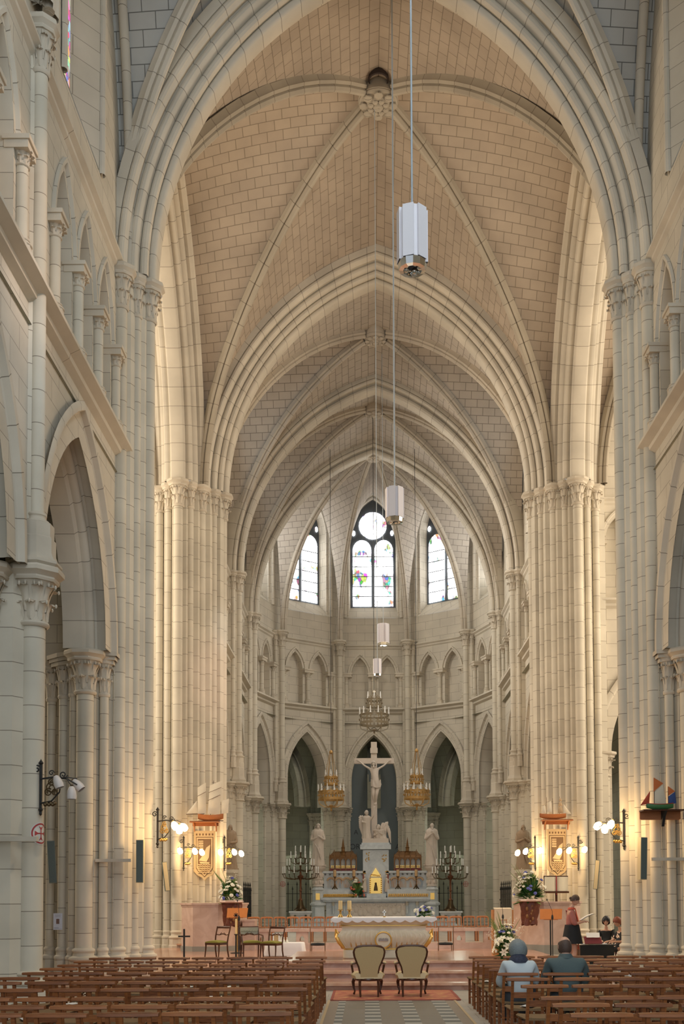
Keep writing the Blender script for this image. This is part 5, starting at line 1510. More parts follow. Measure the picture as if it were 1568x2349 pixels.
# ------------------------------------------------------------------ green-seated chairs, credence table, thin cross
M_GREEN = plain('olive_velvet', (.20,.19,.03), .8, var=.15, nscale=30)
def side_chair(x, y, z, rz, label, arms=False, tape=True, w=.46, back=None):
    P = empty('armchair' if arms else 'dining_chair', (x, y, z), rz); tag(P, label, 'chair')
    hw = w/2
    m = MB(); rows = []
    for i in range(6):
        t = i/5; yy = -.2 + .42*t; q = hw*(.86 + .14*t); rows.append([(-q, yy, .40), (-q, yy, .455), (-q*.6, yy, .475 + .02*sin(pi*t)), (0, yy, .48 + .025*sin(pi*t)), (q*.6, yy, .475 + .02*sin(pi*t)), (q, yy, .455), (q, yy, .40)])
    m.grid(rows, closed=True); m.add(rows[0], [list(range(7))]); m.add(rows[-1], [list(range(7))]); m.build('seat', M_GREEN, P)
    m = MB(); m.box(-hw, hw, .18, .225, .37, .43); m.box(-hw*.88, hw*.88, -.225, -.18, .37, .43)
    for s in (-1, 1): bar(m, (s*hw*.88, -.2, .40), (s*hw, .2, .40), .03, .06)
    m.build('seat_rail', W_DARK, P, smooth=False)
    for s in (-1, 1):
        m = MB(); m.tube([(s*hw*.9, -.26, 0), (s*hw*.88, -.21, .22), (s*hw*.88, -.20, .42), (s*hw*.92, -.23, .60), (s*hw*.95, -.29, .78), (s*hw*.95, -.32, .88)], [.02,.021,.022,.02,.019,.02], 8); m.build('back_post', W_DARK, P)
        m = MB(); m.tube([(s*hw*.95, .19, .40), (s*hw*.97, .20, .22), (s*hw*.99, .23, 0)], [.024,.02,.015], 8); m.build('front_leg', W_DARK, P)
    m = MB(); m.tube([(-hw*.95,-.315,.86), (-hw*.4,-.335,.86), (hw*.4,-.335,.86), (hw*.95,-.315,.86)], .03, 8, flat=(1.1,.5)); m.build('crest_rail', W_DARK, P)
    m = MB(); m.tube([(-hw*.92,-.25,.66), (-hw*.5,-.265,.64), (0,-.27,.67), (hw*.5,-.265,.64), (hw*.92,-.25,.66)], .014, 7); m.tube([(-hw*.5,-.265,.64), (-hw*.2,-.27,.70), (0,-.27,.67), (hw*.2,-.27,.70), (hw*.5,-.265,.64)], .011, 7); m.build('back_slat', W_DARK, P)
    if back:
        m = MB(); rows = [[(-hw*.9 + 1.8*hw*i/10, -.31 + .04*(1 - abs(i-5)/5)*-1, z_) for i in range(11)] for z_ in (.66, .70, .80, .86)]; m.grid(rows); m.grid([[(a, b + .03, c) for a, b, c in r] for r in rows])
        for k in range(6): m.lathe([(.03,-.01),(.042,0),(.03,.01)], (-hw*.7 + 1.4*hw*k/5, -.31, .76), 10)
        m.build('carved_back', back, P)
    if arms:
        for s in (-1, 1):
            m = MB(); m.tube([(s*hw*.92,-.25,.66), (s*hw*1.08,-.12,.64), (s*hw*1.12,.04,.63), (s*hw*1.06,.10,.60), (s*hw*1.02,.12,.5), (s*hw*.98,.14,.42)], .018, 8); m.build('arm', W_DARK, P)
    if tape:
        m = MB(); m.box(-.045,.045,-.352,-.345,.835,.895); m.build('white_tag', M_PAPER, P, smooth=False)
CY_ = 30.6
def cx(px, Y=CY_): return at(px, 2170, Y).x
side_chair(cx(497), CY_, .14, pi - .55, 'mahogany chair with olive seat and white tag, nearest the thin black cross', w=.5)
side_chair(cx(578), CY_ - .15, .14, pi + .35, 'armchair with carved grey back and olive seat behind the brass pole', arms=True, tape=False, w=.58, back=plain('grey_carved', (.32,.33,.27), .6))
side_chair(cx(627), CY_ - .55, .14, pi - .45, 'mahogany chair with olive seat and white tag beside the white cloth table', w=.5)
M_STEEL = plain('chrome_thin', (.30,.20,.13), .3, metal=.6)
def thin_chair(px, Y, z, lab):
    P = empty('chair', (at(px, 2170, Y).x, Y, z)); tag(P, lab, 'chair', 'slim chairs beside the carved altar')
    m = MB(); m.lathe([(0,.40),(.20,.40),(.215,.43),(.18,.46),(0,.475)], n=20); m.build('seat', M_BLACK, P)
    for s in (-1, 1):
        m = MB(); m.tube([(s*.20,-.2,0),(s*.20,-.19,.45),(s*.20,-.24,.92)], .013, 7); m.build('back_post', M_STEEL, P)
        m = MB(); m.tube([(s*.18,.17,.42),(s*.19,.19,0)], .013, 7); m.build('front_leg', M_STEEL, P)
    m = MB(); m.tube([(-.2,-.235,.88),(.2,-.235,.88)], .013, 7); m.build('top_rail', M_STEEL, P)
    return P
thin_chair(729, 29.2, .14, 'slim chair with dark seat beside the carved altar, table side')
thin_chair(1021, 29.2, .14, 'slim chair with dark seat beside the carved altar, lily bouquet side')
t0, t1 = at(610, 2166, 31.6), at(697, 2166, 31.6)
P = empty('credence_table', ((t0.x + t1.x)/2, 31.6, .14)); tag(P, 'small table under a floor-length white cloth behind the mahogany chairs', 'table'); w = t1.x - t0.x
m = MB(); m.box(-w/2 + .04, w/2 - .04, -.3, .3, .0, .36); m.build('table_frame', W_DARK, P, smooth=False)
o = MB(); rows = []
hx, hy = w/2, .36
ring0 = rrect(hx, hy, 8, 64)
for f, z, am in ((0,.385,0), (1,.385,0), (1.02,.37,0), (1.05,.2,.012), (1.09,.01,.03)): rows.append([(x*f*(1 + am*sin(11*2*pi*i/64)), y*f*(1 + am*sin(11*2*pi*i/64)), z) for i, (x, y) in enumerate(ring0)])
o.grid(rows, closed=True); c = o.build('tablecloth', M_LINEN, None); c.location = P.location; tag(c, 'white cloth hanging to the floor over the small side table', 'tablecloth')
M_GLASSY = plain('cruet_glass', (.75,.72,.62), .1, var=.02)
for k, px in enumerate((644, 651, 658)):
    q = at(px, 2162, 31.5); V_ = empty('cruet', (q.x, 31.5, .14 + .386)); tag(V_, ['small glass cruet on the white cloth, nearest the frame', 'small glass cruet, middle of three on the white cloth', 'small glass cruet on the white cloth, nearest the carved altar'][k], 'cruet', 'cruets on the side table')
    m = MB(); m.lathe([(0,0),(.035,0),(.04,.03),(.03,.07),(.014,.09),(.014,.12),(.02,.13)], n=12); m.build('bottle', M_GLASSY, V_); m = MB(); m.ball((0,0,.14), .018, 8, 5); m.build('stopper', M_GLASSY, V_)
q = at(633, 2158, 31.7); F_ = empty('icon_frame', (q.x, 31.72, .14 + .386)); tag(F_, 'small white-framed picture standing on the side table', 'picture frame')
m = MB()
for x0, x1, z0, z1 in ((-.10,-.07,0,.26),(.07,.10,0,.26),(-.115,.115,.24,.275),(-.10,.10,0,.03)): m.box(x0, x1, -.015, .015, z0, z1)
m.build('frame', M_LINEN, F_, smooth=False); m = MB(); m.box(-.07,.07,-.0,.012,.03,.24); m.build('picture', plain('picture_tan', (.45,.30,.15), .6, var=.4, nscale=25), F_, smooth=False)
q = at(422, 2200, 27.0); C_ = empty('processional_cross', (q.x, 27.0, .14)); tag(C_, 'thin black iron cross standing alone before the pillar with the paper notice', 'cross')
tz = at(422, 2131, 27.0).z - .14; az = at(422, 2148, 27.0).z - .14
m = MB(); m.box(-.022,.022,-.02,.02,0,tz); m.build('upright', M_IRON, C_, smooth=False); m = MB(); m.box(-.15,.15,-.018,.018,az-.02,az+.02); m.build('crossbar', M_IRON, C_, smooth=False); m = MB(); m.lathe([(0,0),(.16,0),(.15,.03),(.03,.06),(0,.06)], n=16); m.build('foot', M_IRON, C_)
# white paschal-like candle holder with dark star beside the orange board
q = at(541, 2150, 29.3); P = empty('candle_stand', (q.x, 29.3, .14)); tag(P, 'tall yellow candle on a black stand in front of the orange board and olive armchair', 'candle stand')
zt = at(541, 2108, 29.3).z - .14; zm = at(541, 2146, 29.3).z - .14
m = MB(); m.lathe([(0,0),(.15,0),(.14,.03),(.025,.05),(.022,zm),(.05,zm+.02),(.05,zm+.04),(0,zm+.04)], n=14); m.build('stand', M_IRON, P)
m = MB(); m.lathe([(.026,zm+.04),(.026,zt),(0,zt+.005)], n=14); m.build('candle', M_WAX, P)
m = MB()
for k in range(4): a = pi*k/4; bar(m, (-.07*cos(a), 0, zt+.1-.07*sin(a)), (.07*cos(a), 0, zt+.1+.07*sin(a)), .02, .02)
m.tube([(0,0,zt),(0,0,zt+.1)], .01, 6); m.build('star', M_IRON, P, smooth=False)

# ------------------------------------------------------------------ pink communion rail and choir chairs behind it
def rail(x0, x1, Y, lab, piers):
    P = empty('communion_rail', (0, Y, .14)); tag(P, lab, 'altar rail', 'pink marble rails')
    z = at(700, 2131, Y).z - .14
    m = MB(); m.box(x0, x1, -.16, .16, z-.09, z+.02); m.build('rail_top', M_PINK, P, smooth=False)
    m = MB(); m.box(x0, x1, -.14, .14, 0, .20); m.build('rail_foot', M_PINK, P, smooth=False)
    for x in piers:
        F = Frame((x, Y - .12), (1, 0), (0, 1)); m = MB(); wall_zone(m, F, -.2, .2, .34, .14 + z - .09, [(0, .085, .42, .14 + z - .36, .13)]); reveal(m, F, (0, .085, .42, .14 + z - .36, .13), 0, .2)
        m.box(x-.2, x-.198, Y-.12, Y+.12, .34, .05 + z); m.box(x+.198, x+.2, Y-.12, Y+.12, .34, .05 + z)
        o = m.build('rail_pier', M_PINK, P, smooth=False); o.location = (0, -Y, -.14)
RY = 35.6
xl0, xl1, xr0, xr1 = at(588, 2131, RY).x, at(776, 2131, RY).x, at(978, 2131, RY).x, at(1130, 2131, RY).x
rail(xl0, xl1 + .3, RY, 'pink marble rail behind the white cloth table', [xl0 + .2, at(693, 2150, RY).x])
rail(xr0 - .3, xr1, RY, 'pink marble rail beside the floor bouquet of lilies', [at(1052, 2150, RY).x, xr1 - .12])
cc = 0
def choir_chair(x, y, lab):
    global choir_proto
    if choir_proto is None:
        P = empty('choir_chair'); choir_proto = P
        m = MB(); m.box(-.21,.21,-.2,.2,.42,.46); m.build('seat', M_RUSH, P, smooth=False)
        m = MB(); m.tube([(-.21,.25,.84),(-.1,.27,.86),(.1,.27,.86),(.21,.25,.84)], .035, 8, flat=(1,.4)); m.build('crest_rail', W_REDDISH, P)
        for s in (-1, 1):
            m = MB(); bar(m, (s*.2,.2,0), (s*.2,.25,.86), .035, .035); m.build('back_post', W_REDDISH, P, smooth=False)
            m = MB(); bar(m, (s*.2,-.18,0), (s*.2,-.18,.44), .035, .035); m.build('front_leg', W_REDDISH, P, smooth=False)
        for s in (-.07, .07): m = MB(); bar(m, (s,.21,.46), (s,.255,.84), .03, .015); m.build('splat', W_REDDISH, P, smooth=False)
        m = MB(); m.box(-.2,.2,.2,.22,.50,.54); m.build('lower_rail', W_REDDISH, P, smooth=False)
        c = P
    else: c = copy_tree(choir_proto)
    c.location = (x, y, .281); c.rotation_euler = (0, 0, 0); tag(c, lab, 'chair', 'reddish chairs behind the pink rail')
choir_proto = None
for k in range(8):
    choir_chair(at(580 + 30*k, 2120, 38.2).x, 38.2, 'reddish wooden choir chair, %s from the ambo with roses, behind the pink rail' % ORD[k])
for k in range(5):
    choir_chair(at(984 + 31*k, 2120, 38.2).x, 38.2, 'reddish wooden choir chair, %s from the altar, behind the rail by the lilies' % ORD[k])
# ------------------------------------------------------------------ high altar
HY = 53.0
M_STAT = plain('statue_stone', (.66,.57,.48), .6, var=.06, nscale=6)
M_STATB = plain('statue_brown', (.36,.26,.17), .7, var=.12, nscale=6)
M_MOS = None
def mosaic():
    m, nt, N, L, b = nodes_of('mosaic_panel')
    tc = N.new('ShaderNodeTexCoord'); mp = N.new('ShaderNodeMapping'); mp.inputs['Scale'].default_value = (9, 1, 2.2); L.new(tc.outputs['Object'], mp.inputs[0])
    vo = N.new('ShaderNodeTexVoronoi'); vo.inputs['Scale'].default_value = 1.0; L.new(mp.outputs[0], vo.inputs['Vector'])
    r = N.new('ShaderNodeValToRGB'); e = r.color_ramp.elements; e[0].color = (.30,.36,.42,1); e[1].color = (.50,.33,.22,1); q = e.new(.5); q.color = (.52,.50,.46,1)
    sp = N.new('ShaderNodeSeparateColor'); L.new(vo.outputs['Color'], sp.inputs[0]); L.new(sp.outputs[0], r.inputs[0]); L.new(r.outputs[0], b.inputs['Base Color']); b.inputs['Roughness'].default_value = .5
    return m
M_MOS = mosaic()
def zat(py, Y=HY): return at(860, py, Y).z
def xat(px, Y=HY, py=2000): return at(px, py, Y).x
zm0, zm1 = zat(2068), zat(2059)
P = empty('high_altar', (0, HY, .72)); tag(P, 'grey marble high altar with mosaic arches and gilded tabernacle below the great cross', 'altar')
def hb(name, px0, px1, py0, py1, y0, y1, mat, parent=None, bev=None, ):
    m = MB(); m.box(xat(px0), xat(px1), y0, y1, zat(py1) - .72, zat(py0) - .72); return m.build(name, mat, parent or P, smooth=False)
m = MB(); m.box(xat(748), xat(974), -.35, 1.2, 0, zm0 - .72); m.build('altar_body', M_GREY, P, smooth=False)
m = MB(); x0, x1 = xat(741), xat(981)
for dz, g in ((0, 0), (.06, .06), (.10, .10)): m.box(x0 - g, x1 + g, -.62 - g, 1.2, zm0 - .72 + dz, zm0 - .72 + dz + .06 + (.03 if dz else 0))
m.build('mensa', M_GREY, P, smooth=False)
fp = hb('front_relief', 800, 929, 2072, 2103, -.40, -.34, M_STAT)
m = MB()
for k in range(13):
    x = xat(806) + (xat(923) - xat(806))*k/12; zz = zat(2090) - .72; m.ball((x, -.40, zz + .12*sin(k*1.9)), .13, 8, 6, sy=.4, sz=1.5); m.ball((x + .05, -.42, zz + .28 + .05*sin(k*2.7)), .07, 8, 5, sy=.5)
m.build('relief_figures', M_STAT, fp)
for px in (764, 789, 932, 955):
    m = MB(); x = xat(px); m.lathe([(.05,0),(.05,.55)], (x, -.47, .35), 12); m.build('colonnette', M_GREY, P)
    inst('gilded_capital', capital_mesh(), P, (x, -.47, .75), (.06,.06,.34)).data = capital_mesh()
for a, b_ in ((742, 819), (889, 981)):
    m = MB(); n_ = 22
    for k in range(n_):
        x = xat(a) + (xat(b_) - xat(a))*(k+.5)/n_; m.ball((x, -.57, zat(2054) - .72), .05, 7, 5, sx=.8, sy=.3, sz=1.6); m.tube([(x-.04, -.57, zat(2058)-.72), (x, -.59, zat(2053)-.72), (x+.04, -.57, zat(2050.5)-.72)], .014, 5)
    m.build('gilded_band', M_GOLD, P)
    hb('gradine', a - 2, b_ + 2, 2040, 2060, -.54, .6, M_GREY)
for a, b_ in ((741, 836), (887, 979)):
    q = hb('retable', a + 2, b_ - 2, 2003, 2042, -.2, .6, M_GREY)
    hb('retable_cornice', a - 2, b_ + 2, 1998, 2003, -.30, .65, M_GREY)
    m = MB()
    for k in range(9): x = xat(a) + (xat(b_) - xat(a))*(k+.5)/9; m.ball((x, -.24, zat(2005.5) - .72), .05, 6, 4)
    m.build('carved_bosses', plain('dark_marble', (.16,.17,.16), .5), q)
    c0, c1 = a + (9 if a < 800 else 8), b_ - (14 if a < 800 else 9)
    for k in range(4):
        xa = xat(c0) + (xat(c1) - xat(c0))*k/4 + .02; xb = xat(c0) + (xat(c1) - xat(c0))*(k+1)/4 - .02; xm = (xa + xb)/2; hw = (xb - xa)/2
        zb, zs = zat(2036) - .72, zat(2020) - .72
        m = MB(); poly = [(xa, zb), (xb, zb)] + [(xm + hw*cos(t), zs + hw*.75*sin(t)) for t in [pi*i/12 for i in range(13)]]
        m.add([(x, -.215, z) for x, z in poly], [list(range(len(poly)))]); m.build('mosaic_arch', M_MOS, P, smooth=False)
        m = MB(); m.tube([(xm + hw*cos(t), -.23, zs + hw*.75*sin(t)) for t in [pi*i/12 for i in range(13)]], .05, 6); m.build('arch_hood', plain('mosaic_ochre', (.55,.36,.20), .5), P)
# tabernacle tower
hb('tower', 832, 891, 1950, 2056, -.30, .75, M_GREY); hb('tower_cornice', 826, 896, 1938, 1949, -.45, .85, M_GREY); hb('tower_cornice', 829, 893, 1934, 1939, -.40, .8, M_GREY)
hb('statue_plinth', 831, 891, 1924, 1935, -.35, .8, M_STAT); hb('tabernacle_foot', 840, 884, 2050, 2059, -.50, .1, M_GREY)
m = MB(); x0, x1 = xat(847), xat(875); zb, zt, za = zat(2051) - .72, zat(2011) - .72, zat(1990) - .72
m.prism([(x0 - .06, zb), (x1 + .06, zb), (x1 + .06, zt), ((x0+x1)/2, za + .12), (x0 - .06, zt)], -.42, -.28); m.build('tabernacle_niche', M_WHITE, P, smooth=False)
m = MB(); m.box(x0, x1, -.47, -.42, zb + .03, zt - .06); d = m.build('tabernacle_door', M_GOLD, P, smooth=False)
m = MB(); m.prism([(x0 + .03, zt - .01), (x1 - .03, zt - .01), ((x0+x1)/2, za - .02)], -.46, -.42)
for k in range(12): m.ball((x0 + .05 + (x1-x0-.1)*((k*.37) % 1), -.465, zt + .03 + .08*((k*.61) % 1)), .03, 6, 4)
m.build('gilded_gable', M_GOLD, P, smooth=False)
m = MB(); m.ball(((x0+x1)/2, -.49, zb + .52), .055, 8, 5, sy=.5); m.lathe([(.10,0),(.085,.15),(.05,.32),(.02,.36)], ((x0+x1)/2, -.47, zb + .16), 12, sy=.4); m.build('door_figure', M_BRONZE, d)
m = MB()
for s in (0, 1):
    xx = x0 + .03 if s == 0 else x1 - .03
    for k in range(8): m.ball((xx, -.475, zb + .08 + .10*k), .035, 6, 4)
m.build('door_relief', M_GOLD, d)
for s, px in ((-1, 842), (1, 881)):
    m = MB(); rr = random.Random(px)
    for k in range(11): m.ball((xat(px) + rr.uniform(-.10, .10), -.31, zat(1967) - .72 + rr.uniform(-.22, .22)), rr.uniform(.022, .045), 6, 4)
    for k in range(6): m.ball((xat(px + 6*s) + rr.uniform(-.08, .08), -.31, zat(2002) - .72 + rr.uniform(-.07, .07)), .03, 6, 4)
    m.build('gilded_leaves', M_GOLD, P)
    m = MB(); m.lathe([(.13,0),(.14,.2),(.10,.5),(.12,.62),(.05,.70)], (xat(835 if s < 0 else 887), -.36, zat(2046) - .72), 12); m.ball((xat(835 if s < 0 else 887), -.36, zat(2046) + .05), .07, 8, 6); m.build('niche_figure', M_STAT, P)
    m = MB(); m.lathe([(.04,0),(.035,.75)], (xat(833 if s < 0 else 889), -.42, zat(2040) - .72), 10); m.build('red_colonnette', plain('red_marble', (.30,.08,.05), .3), P)

# ---- statues
def robe(mb, loc, h, w, d, seed, base=.0, twist=.0):
    rn = random.Random(seed); a1, a2 = rn.uniform(0, 6), rn.uniform(0, 6)
    prof = [(0, .98), (.04, 1.0), (.15, .92), (.35, .84), (.52, .86), (.62, .88), (.70, .92), (.77, .98), (.82, .86), (.85, .55), (.88, .30)]
    rows = []
    for t, k in prof:
        row = []
        for j in range(48):
            a = 2*pi*j/48; f = 1 + (.06*(1 - t))*sin(9*a + a1 + 3*t) + .04*sin(5*a + a2 - 5*t) + .03*sin(14*a - 8*t)*(1 - .7*t)
            row.append((loc[0] + w*k*f*cos(a) + twist*t, loc[1] + d*k*f*sin(a), loc[2] + h*t))
        rows.append(row)
    mb.grid(rows, closed=True); mb.add(rows[0], [list(range(48))]); mb.add(rows[-1], [list(range(48))])
def statue(name, x, y, z, h, label, mat, veil=False, arms='fold', seed=1, yaw=pi):
    P = empty(name, (x, y, z), 0); tag(P, label, 'statue')
    mb = MB(); s = h/1.80
    robe(mb, (0,0,.04*s), 1.80*s, .275*s, .20*s, seed)
    hc = (.02*s, -.05*s, 1.66*s)
    # neck, head, arms and hands
    pts = {'c': ((0,0,1.38*s), .12*s), 'n': ((0,-.02*s,1.50*s), .055*s), 'n2': ((.01*s,-.03*s,1.58*s), .052*s)}; e = [('c','n'),('n','n2')]
    for q, sd in (('l',-1),('r',1)):
        pts[q+'s'] = ((sd*.20*s, 0, 1.40*s), .075*s); pts[q+'e'] = ((sd*.27*s, -.08*s, 1.10*s), .075*s)
        wz = {'fold': 1.20, 'pray': 1.33, 'low': 1.02}[arms] + (.05 if sd > 0 else -.02)
        pts[q+'w'] = ((sd*.07*s, -.26*s, wz*s), .042*s); e += [('c',q+'s'),(q+'s',q+'e'),(q+'e',q+'w')]
        hand_chain(pts, e, q+'w', pts[q+'w'][0], (-sd*.8, -.3, .5), (0, -1, .1), s, .3, q)
    vs, fs = skin_geo(pts, e, 'c'); mb.add(vs, fs)
    M = head_geo(mb, hc, pi, .12, 1.05*s, eyes=False)
    if veil:
        hair_geo(mb, hc, M, 1.05*s, back=-.95, front=.55, vol=1.25)
        rows = []
        for i in range(7):
            t = i/6; rows.append([((.10 + .17*t)*s*cos(a)*1.05, (.03 + (.11 + .08*t)*sin(a))*s, (1.72 - .60*t)*s) for a in [radians(-25 + 230*j/20) for j in range(21)]])
        mb.grid(rows)
    else:
        hair_geo(mb, hc, M, 1.05*s, back=-.8, front=.3, vol=1.14)
        mb.ball(V(hc) + V((0,-.085*s,-.10*s)), .05*s, 8, 6, sz=1.5)
    for k in range(4):
        a0 = -.20 + .10*k; mb.tube([(a0*s, -.19*s, 1.05*s - .1*s*k), (.06*s + a0*.3*s, -.225*s, .75*s - .1*s*k), (.16*s, -.20*s, .40*s - .06*s*k)], [.012*s,.022*s,.01*s], 6)
    mb.build('figure', mat, P, ang=70)
    m = MB(); m.lathe([(0,-.0),(.36*s,0),(.36*s,.05*s),(0,.05*s)], n=8); m.build('statue_base', mat, P)
    return P
SY = 52.6
for px, lab, vl, arms, sd in ((729, 'veiled stone statue of a woman on a carved column beside the high altar', True, 'fold', 3), (990, 'stone statue of a robed man with joined hands, beside the high altar', False, 'pray', 8)):
    x = xat(px, SY, 2000); zt = zat(1986, SY)
    statue('statue', x, SY, zt, zat(1889, SY) - zt, lab, M_STAT, vl, arms, sd)
    C = empty('statue_column', (x, SY, .5)); tag(C, 'carved grey marble column under the %s' % ('veiled statue' if vl else 'statue of the robed man'), 'column'); H = zt - .5
    m = MB(); m.lathe([(.30,0),(.34,.02),(.34,H*.30),(.30,H*.32),(.42,H*.345),(.42,H*.37),(.30,H*.40),(.29,H*.58),(.34,H*.60),(.30,H*.62),(.22,H*.65)], n=8, a0=pi/8, a1=2*pi+pi/8); m.build('pedestal', M_GREY, C, ang=25)
    m = MB(); m.lathe([(.22,H*.65),(.27,H*.66),(.22,H*.68),(.21,H*.90),(.26,H*.92),(.34,H*.95),(.36,H*.96),(.36,H),(0,H)], n=20); m.lathe([(.22,H*.77),(.26,H*.78),(.22,H*.79)], n=20); m.build('shaft', M_STAT, C)
    for k in range(6):
        a = 2*pi*k/6; m = MB(); m.ball((.22*cos(a), .22*sin(a), H*.725), .07, 7, 5, sz=1.6); m.ball((.22*cos(a), .22*sin(a), H*.84), .07, 7, 5, sz=1.8); m.build('carved_leaf', M_STAT, C)
    m = MB(); m.box(-.10,.10,-.325,-.29,H*.43,H*.54); o = m.build('gilded_plaque', M_GOLD, C, smooth=False)
    # low side wing of the altar
# crucifixion group
GY = 53.35
gx = lambda px: at(px, 1800, GY).x
def gz(py): return at(857, py, GY).z
G = empty('crucifix', (0, GY, zat(1924))); tag(G, 'tall white stone cross bearing a crucified figure above the high altar', 'crucifix')
z0 = zat(1924)
m = MB(); bx = .15
m.box(gx(857.5) - bx, gx(857.5) + bx, -.02, .26, 0, gz(1702) - z0); m.box(gx(812.5), gx(903.5), -.0, .24, gz(1751.5) - z0, gz(1739) - z0)
m.box(gx(849), gx(866), -.07, -.02, gz(1728) - z0, gz(1716) - z0); m.build('cross', M_STAT, G, smooth=False)
def gp(px, py, y): return (gx(px), y, gz(py) - z0)
pts = {'pel': (gp(861,1799,-.20), .17), 'sp': (gp(860,1785,-.21), .155), 'ch': (gp(858,1772,-.22), (.215,.17)), 'ck': (gp(857.5,1763,-.20), .09), 'nk': (gp(857,1758,-.20), .06),
       'ls': (gp(849.5,1765,-.13), .065), 'le': (gp(836,1757,-.10), .045), 'lw': (gp(823.5,1746,-.06), .032), 'rs': (gp(866,1765,-.13), .065), 're': (gp(880,1757,-.10), .045), 'rw': (gp(891,1746.5,-.06), .032),
       'lh': (gp(857.5,1804,-.2), .13), 'lk': (gp(855.5,1823,-.28), .085), 'la': (gp(858,1842,-.12), .042), 'lt': (gp(858.5,1848,-.2), .035), 'rh': (gp(866,1804,-.2), .13), 'rk': (gp(863,1823,-.29), .085), 'ra': (gp(861.5,1841,-.16), .042), 'rt': (gp(861,1848,-.24), .035)}
e = [('pel','sp'),('sp','ch'),('ch','ck'),('ck','nk'),('ch','ls'),('ls','le'),('le','lw'),('ch','rs'),('rs','re'),('re','rw'),('pel','lh'),('lh','lk'),('lk','la'),('la','lt'),('pel','rh'),('rh','rk'),('rk','ra'),('ra','rt')]
hand_chain(pts, e, 'lw', pts['lw'][0], (-.85, -.1, .5), (0,-1,0), 1.15, .3, 'l'); hand_chain(pts, e, 'rw', pts['rw'][0], (.85, -.1, .5), (0,-1,0), 1.15, .3, 'r')
mb = MB(); vs, fs = skin_geo(pts, e, 'pel'); mb.add(vs, fs)
hc = gp(856.5, 1754, -.25); M = head_geo(mb, hc, pi - .15, .38, 1.22, eyes=False); hair_geo(mb, hc, M, 1.22, back=-.9, front=.35, vol=1.2); mb.ball(V(hc) + V((0,-.07,-.15)), .06, 8, 6, sz=1.4)
F_ = mb.build('figure', M_STAT, G, ang=70)
m = MB(); rows = []
for i in range(7):
    t = i/6; z = gz(1791 + 16*t) - z0; rows.append([(gx(861.5) + (.235 + .025*sin(6*a + 4*t))*cos(a), -.20 + (.20 + .02*sin(7*a - 3*t))*sin(a), z + .05*sin(a*2 + 1)) for a in [2*pi*j/32 for j in range(32)]])
m.grid(rows, closed=True); m.tube([(gx(869), -.2, gz(1793)-z0), (gx(872), -.24, gz(1800)-z0), (gx(870), -.22, gz(1812)-z0)], [.06,.05,.02], 8); m.build('loincloth', M_STAT, G)
def wing(mb, root, tip, low, y, n=7):
    root, tip, low = V(root), V(tip), V(low)
    for k in range(n):
        t = k/(n-1); a = root + (tip-root)*(.25 + .75*t)*.5; b = tip*(1-t) + low*t
        mid = (a+b)/2 + (tip-root).normalized()*.10 + V((0, -.03 - .01*k, .05))
        mb.tube([a, mid, b], [.07,.10,.02], 8, flat=(.9,.3))
    mb.tube([root, root + (tip-root)*.5 + V((0,0,.10)), tip], [.06,.07,.03], 8)
def angel(px, pyh, pyf, label, kneel, armto, wings, sd):
    P = empty('angel', (gx(px), GY - .28, z0)); tag(P, label, 'statue')
    X0 = gx(px); hz = gz(pyh) - z0; q = lambda a, b, y=0: (gx(a) - X0, y, gz(b) - z0)
    mb = MB(); robe(mb, (0,0,0), (hz - .10)/.86, .31 if kneel else .225, .24, sd, twist=(-.12 if kneel else .0))
    hc = (0 if not kneel else -.12, -.12, hz)
    M = head_geo(mb, hc, pi + (.3 if not kneel else -.5), .1 if not kneel else .55, 1.15, eyes=False); hair_geo(mb, hc, M, 1.15, back=-.6, front=.3, vol=1.18)
    x0 = hc[0]
    pts = {'c': ((x0,0,hz-.36), .14), 'n': ((x0,-.05,hz-.22), .065), 'n2': ((x0,-.09,hz-.12), .06)}; e = [('c','n'),('n','n2')]
    for k, sdn, to in (('l',-1,armto[0]),('r',1,armto[1])):
        sh_ = V((x0 + sdn*.19, 0, hz-.33)); w = V(to); el = (sh_ + w)/2 + V((sdn*.05,-.05,-.06))
        pts[k+'s'] = (tuple(sh_), .07); pts[k+'e'] = (tuple(el), .055); pts[k+'w'] = (tuple(w), .036); e += [('c',k+'s'),(k+'s',k+'e'),(k+'e',k+'w')]
        hand_chain(pts, e, k+'w', pts[k+'w'][0], w - el, (0,-1,.2), 1.1, .3, k)
    vs, fs = skin_geo(pts, e, 'c'); mb.add(vs, fs); mb.build('figure', M_STAT, P, ang=70)
    for r, t, l in wings:
        m = MB(); wing(m, q(*r, .10), q(*t, .16), q(*l, .12), 0); m.build('wing', M_STAT, P)
zq = lambda py: gz(py) - z0
angel(840, 1867, 1935, 'standing stone angel reaching up the shaft of the great cross', False, [(-.12, -.28, zq(1888)), (gx(857) - gx(840), -.10, zq(1857))], [((837,1880),(822,1876),(833,1924)), ((835,1884),(826,1890),(836,1915))], 5)
angel(872, 1899, 1935, 'kneeling stone angel with folded wings at the foot of the great cross', True, [(-.22, -.30, zq(1915)), (-.05, -.32, zq(1912))], [((876,1906),(889,1886),(895,1935)), ((872,1906),(880,1888),(884,1925))], 12)

